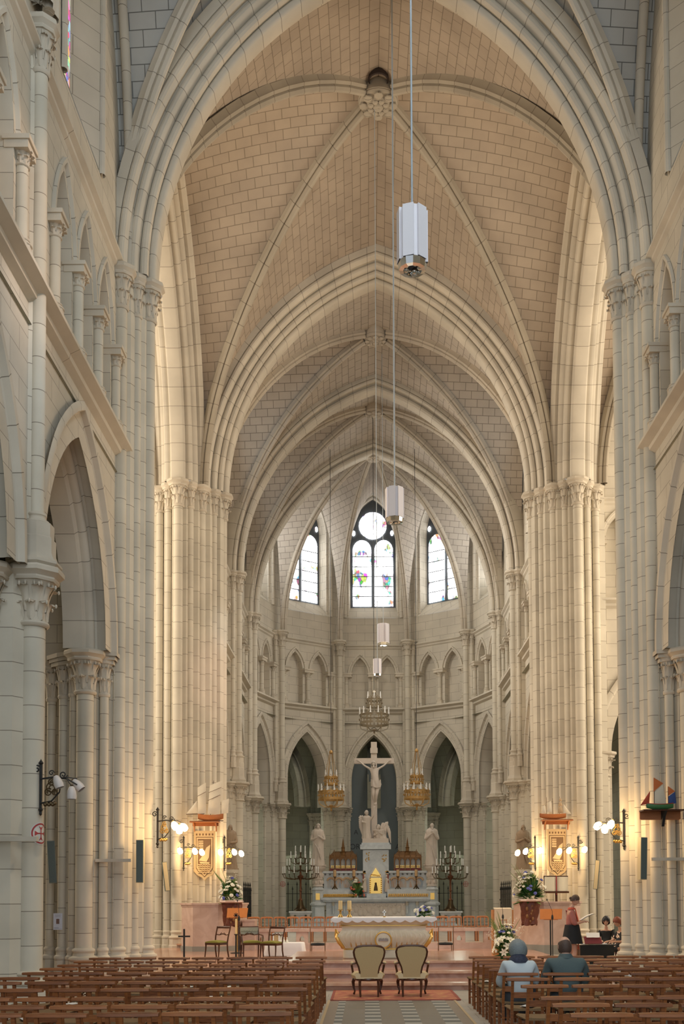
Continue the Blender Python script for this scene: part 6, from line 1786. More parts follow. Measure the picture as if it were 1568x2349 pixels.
# blue-grey screen with dark lettering behind the cross
PY_ = 58.7
S_ = empty('blue_screen', (0, PY_, 0)); tag(S_, 'flat blue-grey panel with dark capital letters behind the great cross', 'panel')
m = MB(); xs0, xs1 = at(786, 1900, PY_).x, at(930, 1900, PY_).x; zt = at(857, 1752, PY_).z
m.box(xs0, xs1, 0, .06, .7, zt); m.build('panel', plain('blue_grey_paint', (.17,.20,.205), .7, var=.05, nscale=2), S_, smooth=False)
def letters(txt, px, py, size):
    c = bpy.data.curves.new('lettering', 'FONT'); c.body = txt; c.size = size; c.extrude = .004; c.align_x = 'CENTER'
    t_ = bpy.data.objects.new('lettering_curve', c); COL.objects.link(t_); c.materials.append(plain('letter_dark', (.05,.055,.06), .6))
    me = bpy.data.meshes.new_from_object(t_.evaluated_get(bpy.context.evaluated_depsgraph_get())); bpy.data.objects.remove(t_)
    o = bpy.data.objects.new('lettering', me); COL.objects.link(o); p = at(px, py, PY_); o.location = (p.x, -.008, p.z); o.rotation_euler = (pi/2, 0, 0); o.parent = S_
letters('A', 816, 1914, .36); letters('A', 891, 1914, .36); letters('MORT', 812, 1948, .42); letters('R  A', 902, 1948, .42)

# ---- reliquaries, candlesticks, bouquet on the high altar
M_RELW = plain('reliquary_gilt_wood', (.17,.08,.022), .4, metal=.35, var=.25, nscale=14)
M_RELR = plain('reliquary_red', (.17,.03,.025), .5)
def reliquary(px, lab):
    zb = zat(1997.5); P = empty('reliquary', (xat(px), HY + .2, zb)); tag(P, lab, 'reliquary', 'gilt reliquary chests')
    w, d, h = .70, .32, .66
    m = MB(); m.box(-w, w, -d, d, 0, .07); m.box(-w*.94, w*.94, -d*.9, d*.9, .07, .13); m.build('base', M_RELR, P, smooth=False)
    m = MB(); m.box(-w*.9, w*.9, -d*.75, d*.75, .13, h*.95); m.build('chest', plain('pale_silk', (.42,.42,.40), .7, var=.2), P, smooth=False)
    m = MB()
    for k in range(16): m.ball((-w*.8 + 1.6*w*k/15, -d*.8, .20), .035, 6, 4, sz=1.3); m.box(-w*.8 + 1.6*w*k/15 - .02, -w*.8 + 1.6*w*k/15 + .02, -d*.82, -d*.8, .13, .27)
    m.build('gilded_gallery', M_GOLD, P)
    for i in range(6):
        x = -w*.95 + 1.9*w*i/5
        m = MB(); m.box(x-.025, x+.025, -d-.02, -d*.8, .0, h); m.lathe([(.035,h),(.02,h+.1),(0,h+.28)], (x, -d*.9, 0), 6); m.build('buttress', M_RELW, P, smooth=False)
    for i in range(5):
        xa = -w*.95 + 1.9*w*i/5; xb = xa + 1.9*w/5; xm = (xa+xb)/2; hw = (xb-xa)/2
        m = MB(); F = Frame((xm, -d*.92), (1,0), (0,1)); wall_zone(m, F, -hw, hw, .28, h*1.0, [(0, hw*.72, .28, .46, hw*1.1)]); mould(m, F, 0, hw*.72, .46, hw*1.1, [(.05,-.02),(.0,-.03),(0,.03)], z0=.28); m.build('arch_panel', M_RELW, P, smooth=False)
    m = MB(); n0 = [(-w, -d), (w, -d), (w, d), (-w, d)]; n1 = [(-w*.72, -d*.12), (w*.72, -d*.12), (w*.72, d*.12), (-w*.72, d*.12)]
    m.grid([[(x, y, h) for x, y in n0], [(x*.97, y*.8, h + .10) for x, y in n0], [(x, y, h + .27) for x, y in n1]], closed=True); m.add([(x, y, h+.27) for x, y in n1], [[0,1,2,3]]); m.build('roof', M_RELW, P, smooth=False)
    m = MB()
    for i in range(22): m.ball((-w*.7 + 1.4*w*i/21, 0, h + .29), .025, 5, 4, sz=1.6)
    m.build('roof_crest', M_RELW, P)
    m = MB(); m.lathe([(.15,h+.0),(.12,h+.26),(.15,h+.30),(.09,h+.32),(.085,h+.46),(.11,h+.50),(.07,h+.53),(0,zat(1919) - zb)], (0,-d*.3,0), 8); m.build('spire', M_RELW, P, ang=25)
    for s in (-1, 1):
        m = MB(); m.lathe([(.03,h),(.02,h+.35),(0,zat(1948) - zb)], (s*w*.62, -d*.8, 0), 6); m.build('pinnacle', M_RELW, P)
reliquary(786.5, 'gilt gothic reliquary chest on the retable, above the coral flowers side'); reliquary(934.5, 'gilt gothic reliquary chest on the retable, on the bare-gradine side')
def altar_candlestick(px, lab):
    zb = zat(2049.5) - .72 + .72; P = empty('tall_candlestick', (xat(px), HY - .44, zat(2040))); P.location.z = zat(2049.5); tag(P, lab, 'candlestick', 'gilt candlesticks on the high altar')
    P.location.z = zat(2041) + .005; h0 = 0
    H = zat(2011) - zat(2041)
    m = MB()
    for k in range(3): a = 2*pi*k/3 - pi/2; m.tube([(.15*cos(a), .06*sin(a), .02), (.08*cos(a), .05*sin(a), .10), (0,0,.22)], [.03,.028,.03], 7)
    m.build('tripod_foot', M_BRONZE, P)
    m = MB(); m.lathe([(.035,.18),(.05,.24),(.025,.28),(.022,H*.55),(.04,H*.60),(.022,H*.65),(.022,H*.85),(.06,H*.95),(.09,H),(0,H)], n=14); m.build('stem', M_RELW, P)
    m = MB(); m.lathe([(.075,H),(.075,zat(1996) - zat(2041)),(0,zat(1996) - zat(2041) + .01)], n=14); m.build('candle', plain('candle_tan', (.62,.40,.20), .5), P)
for px, lab in ((768, 'gilt candlestick at the outer end of the retable, coral flowers side'), (811.5, 'gilt candlestick just behind the coral flowers'), (911.5, 'gilt candlestick nearest the tabernacle, bare-gradine side'), (953, 'gilt candlestick at the outer end of the retable, bare-gradine side')): altar_candlestick(px, lab)
b = at(818, 2058, 52.45)
bouquet('bouquet', (b.x, 52.45, zat(2058, 52.45) + .03), 'bouquet of coral and white flowers at the foot of the tabernacle', 'flowers', .46, .88, 200, [('rose', M_FLP, 12, .075), ('rose', M_FLW, 6, .09)], 21, low=.02, spikes=4, ry=.13)

# ---- candelabra on marble tables
def candelabrum(px, lab, tlab, Y=51.2):
    x = at(px, 2080, Y).x; zt = at(px, 2090, Y).z
    T = empty('side_table', (x, Y, .282)); tag(T, tlab, 'table', 'grey marble side tables'); H = zt - .282
    w = .48
    m = MB(); m.box(-w-.06, w+.06, -.36, .30, H-.08, H); m.box(-w, w, -.30, .28, H-.17, H-.08); m.build('table_top', M_GREY, T, smooth=False)
    m = MB(); m.box(-.2,.2,-.2,.2,0,H-.17); m.build('pedestal', M_GREY, T, smooth=False)
    for s in (-1, 1): m = MB(); m.lathe([(.10,0),(.10,.08),(.06,.12),(.06,H-.35),(.09,H-.24),(.10,H-.17)], (s*w*.8, -.2, 0), 12); m.build('leg', M_STAT, T)
    P = empty('candelabrum', (x, Y, zt)); tag(P, lab, 'candelabrum', 'tall many-branched candelabra')
    f = lambda py: at(px, py, Y).z - zt
    m = MB()
    for k in range(3): a = 2*pi*k/3 - pi/2; m.tube([(.32*cos(a), .25*sin(a), .06), (.22*cos(a), .17*sin(a), .10), (.10*cos(a), .08*sin(a), .28), (.05*cos(a), .04*sin(a), .55)], [.05,.055,.06,.05], 8)
    m.lathe([(0,.0),(.30,0),(.27,.06),(.12,.14),(.10,.35),(.06,.5)], n=14, sy=.8); m.build('foot', M_BRONZE, P)
    m = MB(); m.lathe([(.06,.45),(.10,.55),(.05,.62),(.045,f(2045)),(.09,f(2043)),(.05,f(2040)),(.05,f(2020)),(.10,f(2016)),(.16,f(2010)),(.05,f(2006)),(.035,f(1990)),(.06,f(1988)),(.03,f(1985)),(.025,f(1955)),(0,f(1954))], n=14); m.build('stem', plain('bronze_red', (.16,.065,.03), .35, metal=.6), P)
    tiers = [(2003, .86, 9), (1985, .66, 7), (1968, .46, 6), (1955, .27, 3)]
    for py, R_, n_ in tiers:
        z = f(py)
        for k in range(n_):
            a = 2*pi*(k + .3*(n_ % 2))/n_
            m = MB(); m.tube([(.03*cos(a), .02*sin(a), z-.22), (R_*.5*cos(a), R_*.35*sin(a), z-.30), (R_*.92*cos(a), R_*.62*sin(a), z-.22), (R_*cos(a), R_*.68*sin(a), z-.05)], [.022,.02,.018,.016], 6)
            m.lathe([(.0,-.05),(.05,-.02),(.055,0),(0,.01)], (R_*cos(a), R_*.68*sin(a), z - .02), 8); o = m.build('branch', M_BRONZE, P)
            m = MB(); m.lathe([(.024,0),(.024,.30),(0,.33)], (R_*cos(a), R_*.68*sin(a), z), 8); m.build('candle', M_WAXW, o)
    m = MB(); m.lathe([(.024,f(1955)),(.024,f(1942)),(0,f(1941))], n=8); m.build('candle', M_WAXW, P)
candelabrum(689, 'dark bronze candelabrum with white candles next to the veiled statue', 'grey marble table under the candelabrum by the veiled statue')
candelabrum(1033, 'dark bronze candelabrum with white candles next to the robed man statue', 'grey marble table under the candelabrum by the robed man statue')

# ---- iron grilles
def grille(x0, y0, x1, y1, h, lab, z=.282, n=10):
    P = empty('iron_grille', (x0, y0, z)); tag(P, lab, 'grille')
    dx, dy = x1-x0, y1-y0
    for k in range(n+1):
        t = k/n; hh = h*(1 + .12*(k % 2)); m = MB(); m.tube([(dx*t, dy*t, 0), (dx*t, dy*t, hh)], .018, 6); m.lathe([(.0,hh-.02),(.04,hh+.03),(0,hh+.22)], (dx*t, dy*t, 0), 6); m.build('bar', M_IRON, P)
    for zz in (.15, h*.45, h*.9): m = MB(); bar(m, (0,0,zz), (dx,dy,zz), .03, .03); m.build('cross_rail', M_IRON, P, smooth=False)
for s, nm in ((-1, 'veiled statue'), (1, 'robed man statue')):
    a = radians(180 - 38) if s < 0 else radians(38); b_ = radians(180 - 70) if s < 0 else radians(70)
    grille(6.0*cos(a), Y_APSE + 6.0*sin(a), 6.0*cos(b_), Y_APSE + 6.0*sin(b_), 2.0, 'black iron grille in the apse arch behind the %s' % nm, n=12)
    grille(s*5.95, 45.6, s*5.95, 51.0, 1.9, 'black iron grille in the choir side arch, %s side' % nm, n=16)

# ------------------------------------------------------------------ crown chandeliers
def chandelier(x, Y, pyt, pys, R_, lab, mat, ztop):
    """pys: photo heights of (hook, upper band top, upper band bottom, lower band top, lower band bottom, basket, finial)"""
    px0 = 857
    zz = [at(px0, p, Y).z for p in pys]; zb = zz[4]
    P = empty('crown_chandelier', (x, Y, zb)); tag(P, lab, 'chandelier'); f = [z - zb for z in zz]
    def band(name, R, z0, z1, n):
        m = MB(); rows = []
        h = z1 - z0
        def hoop(za, zb, k): m.grid([[(R*k*cos(2*pi*j/n), R*k*sin(2*pi*j/n), z) for j in range(n)] for z in (za, zb)], closed=True)
        hoop(z0, z0 + h*.22, 1.0); hoop(z0 - .02, z0 + .02, 1.025); hoop(z1 - h*.20, z1, 1.0); hoop(z1 - .02, z1 + .02, 1.03)
        for j in range(n//2):
            a = 4*pi*j/n; da = .55*pi*2/n
            m.grid([[(R*1.005*cos(a+u*da*k_), R*1.005*sin(a+u*da*k_), z) for u in (-1, 0, 1)] for z, k_ in ((z0, 1), (z0+h*.35, .55), (z0+h*.65, .55), (z1, 1), (z1+.06, .7), (z1+.11, .1))])
            m.ball((R*1.03*cos(a), R*1.03*sin(a), (z0+z1)/2), .035, 6, 4)
        return m.build(name, mat, P)
    band('lower_band', R_, f[4], f[3], 48); band('upper_band', R_*.54, f[2], f[1], 32)
    for k in range(6):
        a = 2*pi*k/6; m = MB(); m.tube([(.06*cos(a), .06*sin(a), f[0]), (R_*.48*cos(a), R_*.48*sin(a), f[1]), (R_*.48*cos(a), R_*.48*sin(a), f[2]), (R_*cos(a), R_*sin(a), f[3])], .011, 5); m.build('chain', mat, P)
        m = MB(); m.tube([(R_*cos(a), R_*sin(a), f[4]), (R_*.9*cos(a), R_*.9*sin(a), f[4] - .2), (R_*.5*cos(a), R_*.5*sin(a), f[5] - .02), (0,0,f[5])], .022, 6); m.build('basket_rib', mat, P)
    for R, z, n in ((R_*1.03, f[3], 12), (R_*.5, f[1], 6)):
        for k in range(n):
            a = 2*pi*(k+.5)/n; m = MB(); m.lathe([(.035,0),(.05,.03),(.026,.05),(.026,.22),(.018,.25),(.022,.30),(0,.34)], (R*cos(a), R*sin(a), z), 8); m.build('candle', M_WAXW, P)
    m = MB(); m.lathe([(.0,f[6]),(.05,f[6]+.08),(.025,f[6]+.14),(.09,f[5]-.02),(.12,f[5]+.05),(.03,f[5]+.1),(0,f[5]+.1)], n=12); m.build('finial', mat, P)
    m = MB(); m.lathe([(.03,f[0]-.04),(.09,f[0]),(.08,f[0]+.08),(.02,f[0]+.14)], n=12); m.build('hook_crown', mat, P)
    m = MB(); m.tube([(0,0,f[0]+.1),(0,0,ztop - zb)], .012, 6); m.build('cable', M_IRON, P)
M_CROWN = plain('chandelier_gilt', (.46,.27,.09), .42, metal=.4, var=.3, nscale=18)
M_CROWNS = plain('chandelier_tarnished', (.30,.25,.17), .4, metal=.5, var=.3, nscale=18)
CHY = 50.0
chandelier(at(759, 1820, CHY).x, CHY, 0, (1727, 1782, 1800, 1815, 1834, 1850, 1862), .60, 'gilt crown chandelier hanging on the veiled statue side of the cross', M_CROWN, 23.2)
chandelier(at(955.5, 1820, CHY).x, CHY, 0, (1724, 1780, 1797, 1814, 1833, 1848, 1860), .60, 'gilt crown chandelier hanging on the robed man statue side of the cross', M_CROWN, 23.2)
chandelier(-.06, 48.35, 0, (1590, 1604, 1622, 1640, 1662, 1676, 1684), .66, 'tarnished crown chandelier hanging highest, in the middle above the cross', M_CROWNS, 24.0)

# ------------------------------------------------------------------ hanging lanterns
M_LANT = plain('lantern_white', (.80,.77,.80), .55, var=.01)
M_CHROME = plain('lamp_reflector', (.75,.75,.72), .08, metal=1.0)
def lantern(px, pyt, pyb, pxw, Y, lab, ztop, lit=False, dl=0):
    t, b = at(px, pyt, Y), at(px, pyb, Y); P = empty('hanging_lantern', (b.x, Y, b.z)); tag(P, lab, 'lantern', None); H = t.z - b.z
    R = pxw*Y/F_PX/2
    m = MB(); n = 12; ra = lambda j: R*(1.0 if j % 4 in (0, 1) else .86)
    ring_ = []
    for k in range(6):
        a = 2*pi*k/6 + .2
        for da, rr in ((-.36, 1.0), (.36, 1.0), (.40, .84), (.65, .84)): ring_.append((rr*R*cos(a + da), rr*R*sin(a + da)))
    rows = [[(x, y, z) for x, y in ring_] for z in (.12*H, H)]; m.grid(rows, closed=True)
    m.add([(x, y, H) for x, y in ring_], [list(range(len(ring_)))]); m.build('shade', M_LANT, P, smooth=False)
    m = MB(); m.lathe([(R*.92,.12*H),(R*.86,.0),(R*.6,-.01),(R*.55,.04)], n=12); m.build('lower_ring', M_CHROME, P, smooth=False)
    for k in range(5):
        a = 2*pi*k/5; m = MB(); m.ball((R*.48*cos(a), R*.48*sin(a), .06*H), R*.22, 10, 7); m.build('bulb', M_CHROME if not lit else plain('bulb_lit', (1,.95,.85), .5, emit=(1,.9,.75), estr=6), P)
    l = bpy.data.lights.new('lantern_light', 'SPOT'); l.energy = dl; l.color = (1.0, .84, .62); l.spot_size = radians(95); l.spot_blend = .8; l.shadow_soft_size = R*.6
    o = bpy.data.objects.new('lantern_light', l); COL.objects.link(o); o.parent = P; o.location = (0, 0, -.06)
    m = MB(); m.tube([(0,0,H),(0,0,ztop - b.z)], {16.5: .016, 27.8: .020}.get(Y, .010), 6); m.build('cable', plain('steel_cable', (.42,.47,.50), .5), P)
lantern(945.5, 486, 620, 74, 16.5, 'large white faceted lantern hanging nearest, high under the big vault', 25.8, dl=1500)
lantern(905, 1121, 1199, 44, 27.8, 'white faceted lantern hanging beside the round apse window', 26.4, dl=1500)
lantern(879, 1432, 1481, 28, 43.4, 'white lantern with a glowing rim hanging below the central apse window', 24.85, True, dl=700)
lantern(865, 1512, 1551, 20, 31.85, 'small pinkish lantern hanging lowest, just above the tarnished chandelier', 26.2, dl=100)
# ------------------------------------------------------------------ wall lamps
M_GLOBE = plain('lamp_glass_lit', (1,.9,.7), .5, emit=(1.0,.80,.48), estr=9)
M_TULIP = plain('frosted_glass', (.62,.56,.52), .4, var=.05)
M_GILT = plain('gilt_iron', (.46,.29,.09), .35, metal=.8, var=.3, nscale=20)
def spiral(c, r0, turns, sgn=1, n=16, ax='x', ph=0):
    out = []
    for i in range(n+1):
        t = i/n; a = ph + sgn*2*pi*turns*t; r = r0*(1 - .8*t)
        out.append((c[0] + r*cos(a), c[1], c[2] + r*sin(a)))
    return out
def wall_lamp(x, y, zb, zt, d, reach, lab, lit, globes, power, sc=1.0):
    """iron back bar at (x, y); arm reaches along x by d*reach; globes: (dx, dy, z, tilt)"""
    P = empty('wall_lamp', (x, y, zb)); tag(P, lab, 'wall lamp'); H = zt - zb
    m = MB(); m.box(-.022*sc, .022*sc, -.015, .03, H*.06, H*.95); m.lathe([(.0,0),(.03,.03),(.015,.07),(.045,.10),(.02,.14)], n=10); m.lathe([(.02,H*.92),(.045,H*.95),(.012,H),(0,H*1.03)], n=10)
    m.tube(spiral((-d*.07*sc, 0, H*.84), .075*sc, 1.3, d), .012*sc, 6); m.build('back_bar', M_IRON, P)
    gmat = M_GILT if lit else M_BRONZE
    m = MB(); zA = H*.66
    m.tube([(0,-.02,zA), (d*reach*.35,-.03,zA+.03*sc), (d*reach*.72,-.03,zA - .0), (d*reach,-.03,zA-.10*sc)], [.016,.015,.013,.010], 7)
    m.tube([(0,-.02,H*.22), (d*reach*.30,-.03,H*.26), (d*reach*.52,-.03,H*.42), (d*reach*.56,-.03,H*.58)], [.016,.015,.013,.010], 7)
    m.tube(spiral((d*reach*.62,-.03,zA+.07*sc), .07*sc, 1.5, -d), .011, 6); m.tube(spiral((d*reach*.30,-.03,zA+.10*sc), .05*sc, 1.2, d), .010, 6); m.build('arm', M_IRON, P)
    m = MB()
    for c, r in (((d*reach*.30,-.03,H*.50), .10*sc), ((d*reach*.22,-.03,H*.42), .07*sc), ((d*reach*.40,-.03,H*.42), .06*sc), ((d*reach*.30,-.03,H*.60), .06*sc)): m.tube(spiral(c, r, 1.6, d, ph=1), .012*sc, 6)
    m.build('scroll_work', gmat, P); m = MB()
    for k in range(6): m.ball((d*reach*(.14 + .05*k), -.03, H*.20 + .02*(k % 2)), .036*sc, 7, 5)
    m.build('gilt_leaf', gmat, P)
    for k, (gx_, gy_, gz_, tx) in enumerate(globes):
        m = MB(); m.tube([(d*reach*.5, -.03, zA), ((d*reach*.5 + gx_)/2, gy_*.6, zA + .03), (gx_, gy_, gz_ + .10*sc)], .009, 6); a = m.build('branch', M_IRON, P)
        m = MB(); m.lathe([(.022,.11),(.045,.09),(.07,.03),(.082,-.05),(.075,-.11)] if not lit else [(.02,.11),(.05,.09),(.085,.03),(.09,-.03),(.065,-.10),(0,-.125)], n=14)
        m.lathe([(.025,.10),(.03,.125),(.0,.14)], n=10, mi=1)
        o = m.build('glass_shade', [M_TULIP if not lit else M_GLOBE, gmat], P); o.location = (gx_, gy_, gz_); o.rotation_euler = (0, tx, 0); o.scale = (sc,)*3
    if lit:
        gx_ = sum(g[0] for g in globes)/len(globes); gz_ = sum(g[2] for g in globes)/len(globes)
        l = bpy.data.lights.new('lamp_light', 'POINT'); l.energy = power; l.color = (1.0, .64, .29); l.shadow_soft_size = .22
        o = bpy.data.objects.new('lamp_light', l); COL.objects.link(o); o.parent = P; o.location = (gx_, -.48, gz_ - .02)
    return P
def lampspec(px, pyt, pyb, Y): a, b = at(px, pyb, Y), at(px, pyt, Y); return a.x, a.z, b.z
x, zb, zt = lampspec(95, 1745, 1872, 18.0)
wall_lamp(x, 17.95, zb, zt, 1, .62, 'unlit wall lamp with three frosted tulip shades on the nearest column', False, [(.33, -.16, .56, -.35), (.55, -.10, .38, .0), (.60, .06, .53, -.7)], 0, 1.0)
x, zb, zt = lampspec(361, 1853, 1946, 25.0)
wall_lamp(x, 25.0, zb, zt, 1, .55, 'lit wall lamp on the pillar with the paper notice', True, [(.43, -.15, .52, -.4), (.52, -.05, .44, .0), (.60, .05, .50, -.8)], 52, .95)
x, zb, zt = lampspec(1431, 1857, 1950, 25.0)
wall_lamp(x, 25.0, zb, zt, -1, .60, 'lit wall lamp beside the boat with orange and blue sails', True, [(-.33, -.12, .60, .4), (-.46, -.05, .50, .0), (-.60, .05, .58, .7)], 52, .95)
for px, d, gl, lab in ((421, 1, ((-.05,-.45,1953),(.42,-.20,1953),(.63,-.02,1955)), 'lit wall lamp beside the ship shield, nearer the thin black cross'),
                   (515, 1, ((-.09,-.45,1956),(.37,-.20,1955),(.60,-.02,1958)), 'lit wall lamp between the ship shield and the bouquet of roses'),
                   (1227, -1, ((.10,-.45,1952),(-.37,-.20,1953),(-.63,-.02,1956)), 'lit wall lamp above the large lily bouquet'),
                   (1326, -1, ((.13,-.45,1950),(-.35,-.20,1951),(-.66,-.02,1953)), 'lit wall lamp overlapping the shield above the open book')):
    Y = 36.98 if px in (421, 1326) else 38.38
    x, zb, zt = lampspec(px, 1918, 1998, Y)
    wall_lamp(x, Y - .02, zb, zt, d, .55, lab, True, [(a, b, at(px, py, Y).z - zb, -d*.4) for a, b, py in gl], 62, 1.05)

# ------------------------------------------------------------------ carved shields
M_SAND = plain('shield_sandstone', (.62,.47,.27), .7, var=.05); M_SANDB = plain('shield_recess_brown', (.20,.12,.065), .8)
def shield(pxa, pxb, pyt, pyb, Y, lab):
    a, b = at(pxa, pyt, Y), at(pxb, pyb, Y); w = (b.x - a.x)/2; H = a.z - b.z; xc = (a.x + b.x)/2
    P = empty('carved_shield', (xc, Y, b.z)); tag(P, lab, 'shield', 'carved ship shields')
    def outline(k, top, q): return [(-w*k, top), (-w*k, .19*H + q), (-w*k*.72, .115*H + q), (-w*k*.25, .06*H + q), (0, q*1.2), (w*k*.25, .06*H + q), (w*k*.72, .115*H + q), (w*k, .19*H + q), (w*k, top)]
    m = MB(); m.prism(outline(1, H, 0), -.05, .06); m.build('slab', M_SAND, P, smooth=False)
    m = MB(); m.prism(outline(.80, H*.875, .055*H), -.058, -.05); m.build('outer_groove', M_SANDB, P, smooth=False)
    m = MB(); m.prism(outline(.74, H*.86, .07*H), -.075, -.05); m.build('border', M_SAND, P, smooth=False)
    m = MB(); m.prism(outline(.62, H*.835, .10*H), -.080, -.074); m.build('field', M_SANDB, P, smooth=False)
    for k in range(6): m = MB(); xx = -w*.74 + 1.48*w*k/5; m.box(xx - w*.07, xx + w*.07, -.056, -.05, H*.905, H*.945); m.build('notch', M_SANDB, P, smooth=False)
    m = MB(); m.box(-w*.56, -w*.10, -.095, -.08, H*.63, H*.80)
    m.build('tower_block', M_SAND, P, smooth=False)
    m = MB()
    for i in range(3):
        for j in range(3): m.box(-w*.50 + w*.15*j, -w*.42 + w*.15*j, -.099, -.095, H*(.655 + .05*i), H*(.685 + .05*i))
    m.build('tower_openings', M_SANDB, P, smooth=False)
    m = MB(); m.prism([(-w*.52, H*.40), (w*.20, H*.375), (w*.42, H*.46), (w*.55, H*.72), (w*.18, H*.66), (-w*.10, H*.52)], -.10, -.08); m.build('sail', M_SAND, P, smooth=False)
    m = MB(); m.prism([(-w*.45, H*.375), (w*.5, H*.365), (w*.42, H*.335), (-w*.36, H*.34)], -.105, -.08); m.build('hull', M_SAND, P, smooth=False)
    for r in range(5):
        m = MB(); m.tube([(-w*.58 + 1.16*w*i/24, -.085, H*(.315 - .038*r) + .014*sin(i*1.3 + r)) for i in range(25)], .018, 6); m.build('wave', M_SAND, P)
    return P
shield(445, 494, 1906, 2020, 37.5, 'carved sandstone shield with a sailing boat under the white-sailed ship')
shield(1253.5, 1300.5, 1902, 2014, 37.5, 'carved sandstone shield with a sailing boat above the open book')

# ------------------------------------------------------------------ model ships on shelves
M_SAIL = plain('sail_cream', (.72,.64,.50), .8, var=.05); M_HULL = plain('hull_varnish', (.42,.15,.05), .35, var=.2); M_SHELF = wood('shelf_wood', (.30,.11,.04), (.42,.17,.07), .4)
def shelf(x, y, z, w, lab, mat=M_SHELF, drop=.30):
    P = empty('wall_shelf', (x, y, z)); tag(P, lab, 'shelf')
    m = MB(); m.box(-w/2, w/2, -.26, .10, -.035, 0); m.box(-w/2 - .02, w/2 + .02, -.28, .10, -.05, -.035); m.build('board', mat, P, smooth=False)
    for s in (-1, 1): m = MB(); m.prism([(-.26,-.05),(.08,-.05),(.08,-.05-drop),(.02,-.05-drop),(-.03,-.20),(-.20,-.09)], -.018, .018, Matrix.Translation((s*w*.38,0,0)) @ Matrix.Rotation(pi/2, 4, 'Z')); m.build('bracket', mat, P, smooth=False)
    m = MB(); m.box(-w/2 + .05, w/2 - .05, .06, .10, -.16, -.05); m.build('back_rail', mat, P, smooth=False)
    return P
def hull(mb, L, h, wid, z0=0, sheer=.05):
    rows = []
    for i in range(15):
        t = i/14; x = -L/2 + L*t; b = wid*(sin(pi*min(1, max(0, .06 + .90*t)))**.55); zt = h + sheer*(2*t-1)**2; keel = .35*h*(abs(2*t-1)**3)
        rows.append([(x, b*sin(a)*1.0, z0 + zt - (zt - keel)*cos(a)**.8 if abs(a) < pi/2 - 1e-6 else z0 + zt) for a in [-pi/2 + pi*j/10 for j in range(11)]])
    mb.grid(rows); mb.grid([[r[0], r[-1]] for r in rows]); return mb
def sail(P, pts, mat, bulge=.05, name='sail'):
    """four corners in (x, z), bellied"""
    (a, b, c, d) = [V((p[0], 0, p[1])) for p in pts]; m = MB(); rows = []
    for i in range(9):
        u = i/8; rows.append([tuple(a*(1-u)*(1-v) + b*u*(1-v) + c*u*v + d*(1-u)*v + V((0, -bulge*sin(pi*u)*sin(pi*v), 0))) for v in [j/8 for j in range(9)]])
    m.grid(rows); m.grid([[(x, y + .006, z) for x, y, z in r] for r in rows]); return m.build(name, mat, P)
def mast(P, x, z0, z1, r=.010, x1=None, name='mast'): m = MB(); m.tube([(x,.01,z0),(x if x1 is None else x1,.01,z1)], [r, r*.6], 7); return m.build(name, W_DARK, P)
SYP = 37.05
def q3(px, py, Y=SYP): p = at(px, py, Y); return p.x, p.z
# white-sailed ship
hx0, hz0 = q3(455, 1882); hx1, hz1 = q3(513, 1868); sx0 = (hx0 + hx1)/2
sh0, sz_ = q3(470, 1884)
shelf(sh0, SYP + .05, sz_, at(503, 1890, SYP).x - at(437, 1890, SYP).x, 'varnished wooden shelf holding the ship with tall white sails')
P = empty('model_ship', (sx0, SYP - .12, sz_ + .005)); tag(P, 'model fishing ship with tall cream lug sails on the shelf above the shield', 'model ship')
L_ = hx1 - hx0; r_ = lambda px, py: (q3(px, py)[0] - sx0, q3(px, py)[1] - sz_)
m = MB(); hull(m, L_, .20, .11); m.build('hull', M_HULL, P); m = MB(); m.tube([(-L_/2, 0, .0), (L_/2, 0, .0)], .012, 6); m.build('keel', W_DARK, P)
mast(P, -.30*L_, .1, r_(465, 1800)[1]); mast(P, r_(483, 1870)[0], .1, r_(493, 1795)[1] + .05, .013, r_(491, 1800)[0]); mast(P, .40*L_, .12, r_(515, 1840)[1])
sail(P, [r_(455, 1868), r_(474, 1868), r_(473, 1796), r_(454, 1808)], M_SAIL); sail(P, [r_(477, 1868), r_(504, 1869), r_(511, 1791), r_(482, 1803)], M_SAIL, .07)
sail(P, [r_(428, 1868), r_(454, 1866), r_(453, 1840), r_(452, 1838)], M_SAIL, .03, 'jib'); sail(P, [r_(508, 1868), r_(524, 1866), r_(526, 1833), r_(509, 1838)], M_SAIL, .03, 'mizzen_sail')
for f, g in (((455,1828),(474,1818)), ((478,1838),(507,1825)), ((480,1820),(509,1808))):
    a, b = r_(*f), r_(*g); m = MB(); m.tube([(a[0], -.075, a[1]), (b[0], -.075, b[1])], .008, 5); m.build('yard', W_DARK, P)
m = MB(); a, b = r_(428, 1869), r_(470, 1868); m.tube([(a[0], 0, a[1]), (b[0], 0, b[1])], .010, 6); m.build('bowsprit', W_DARK, P)
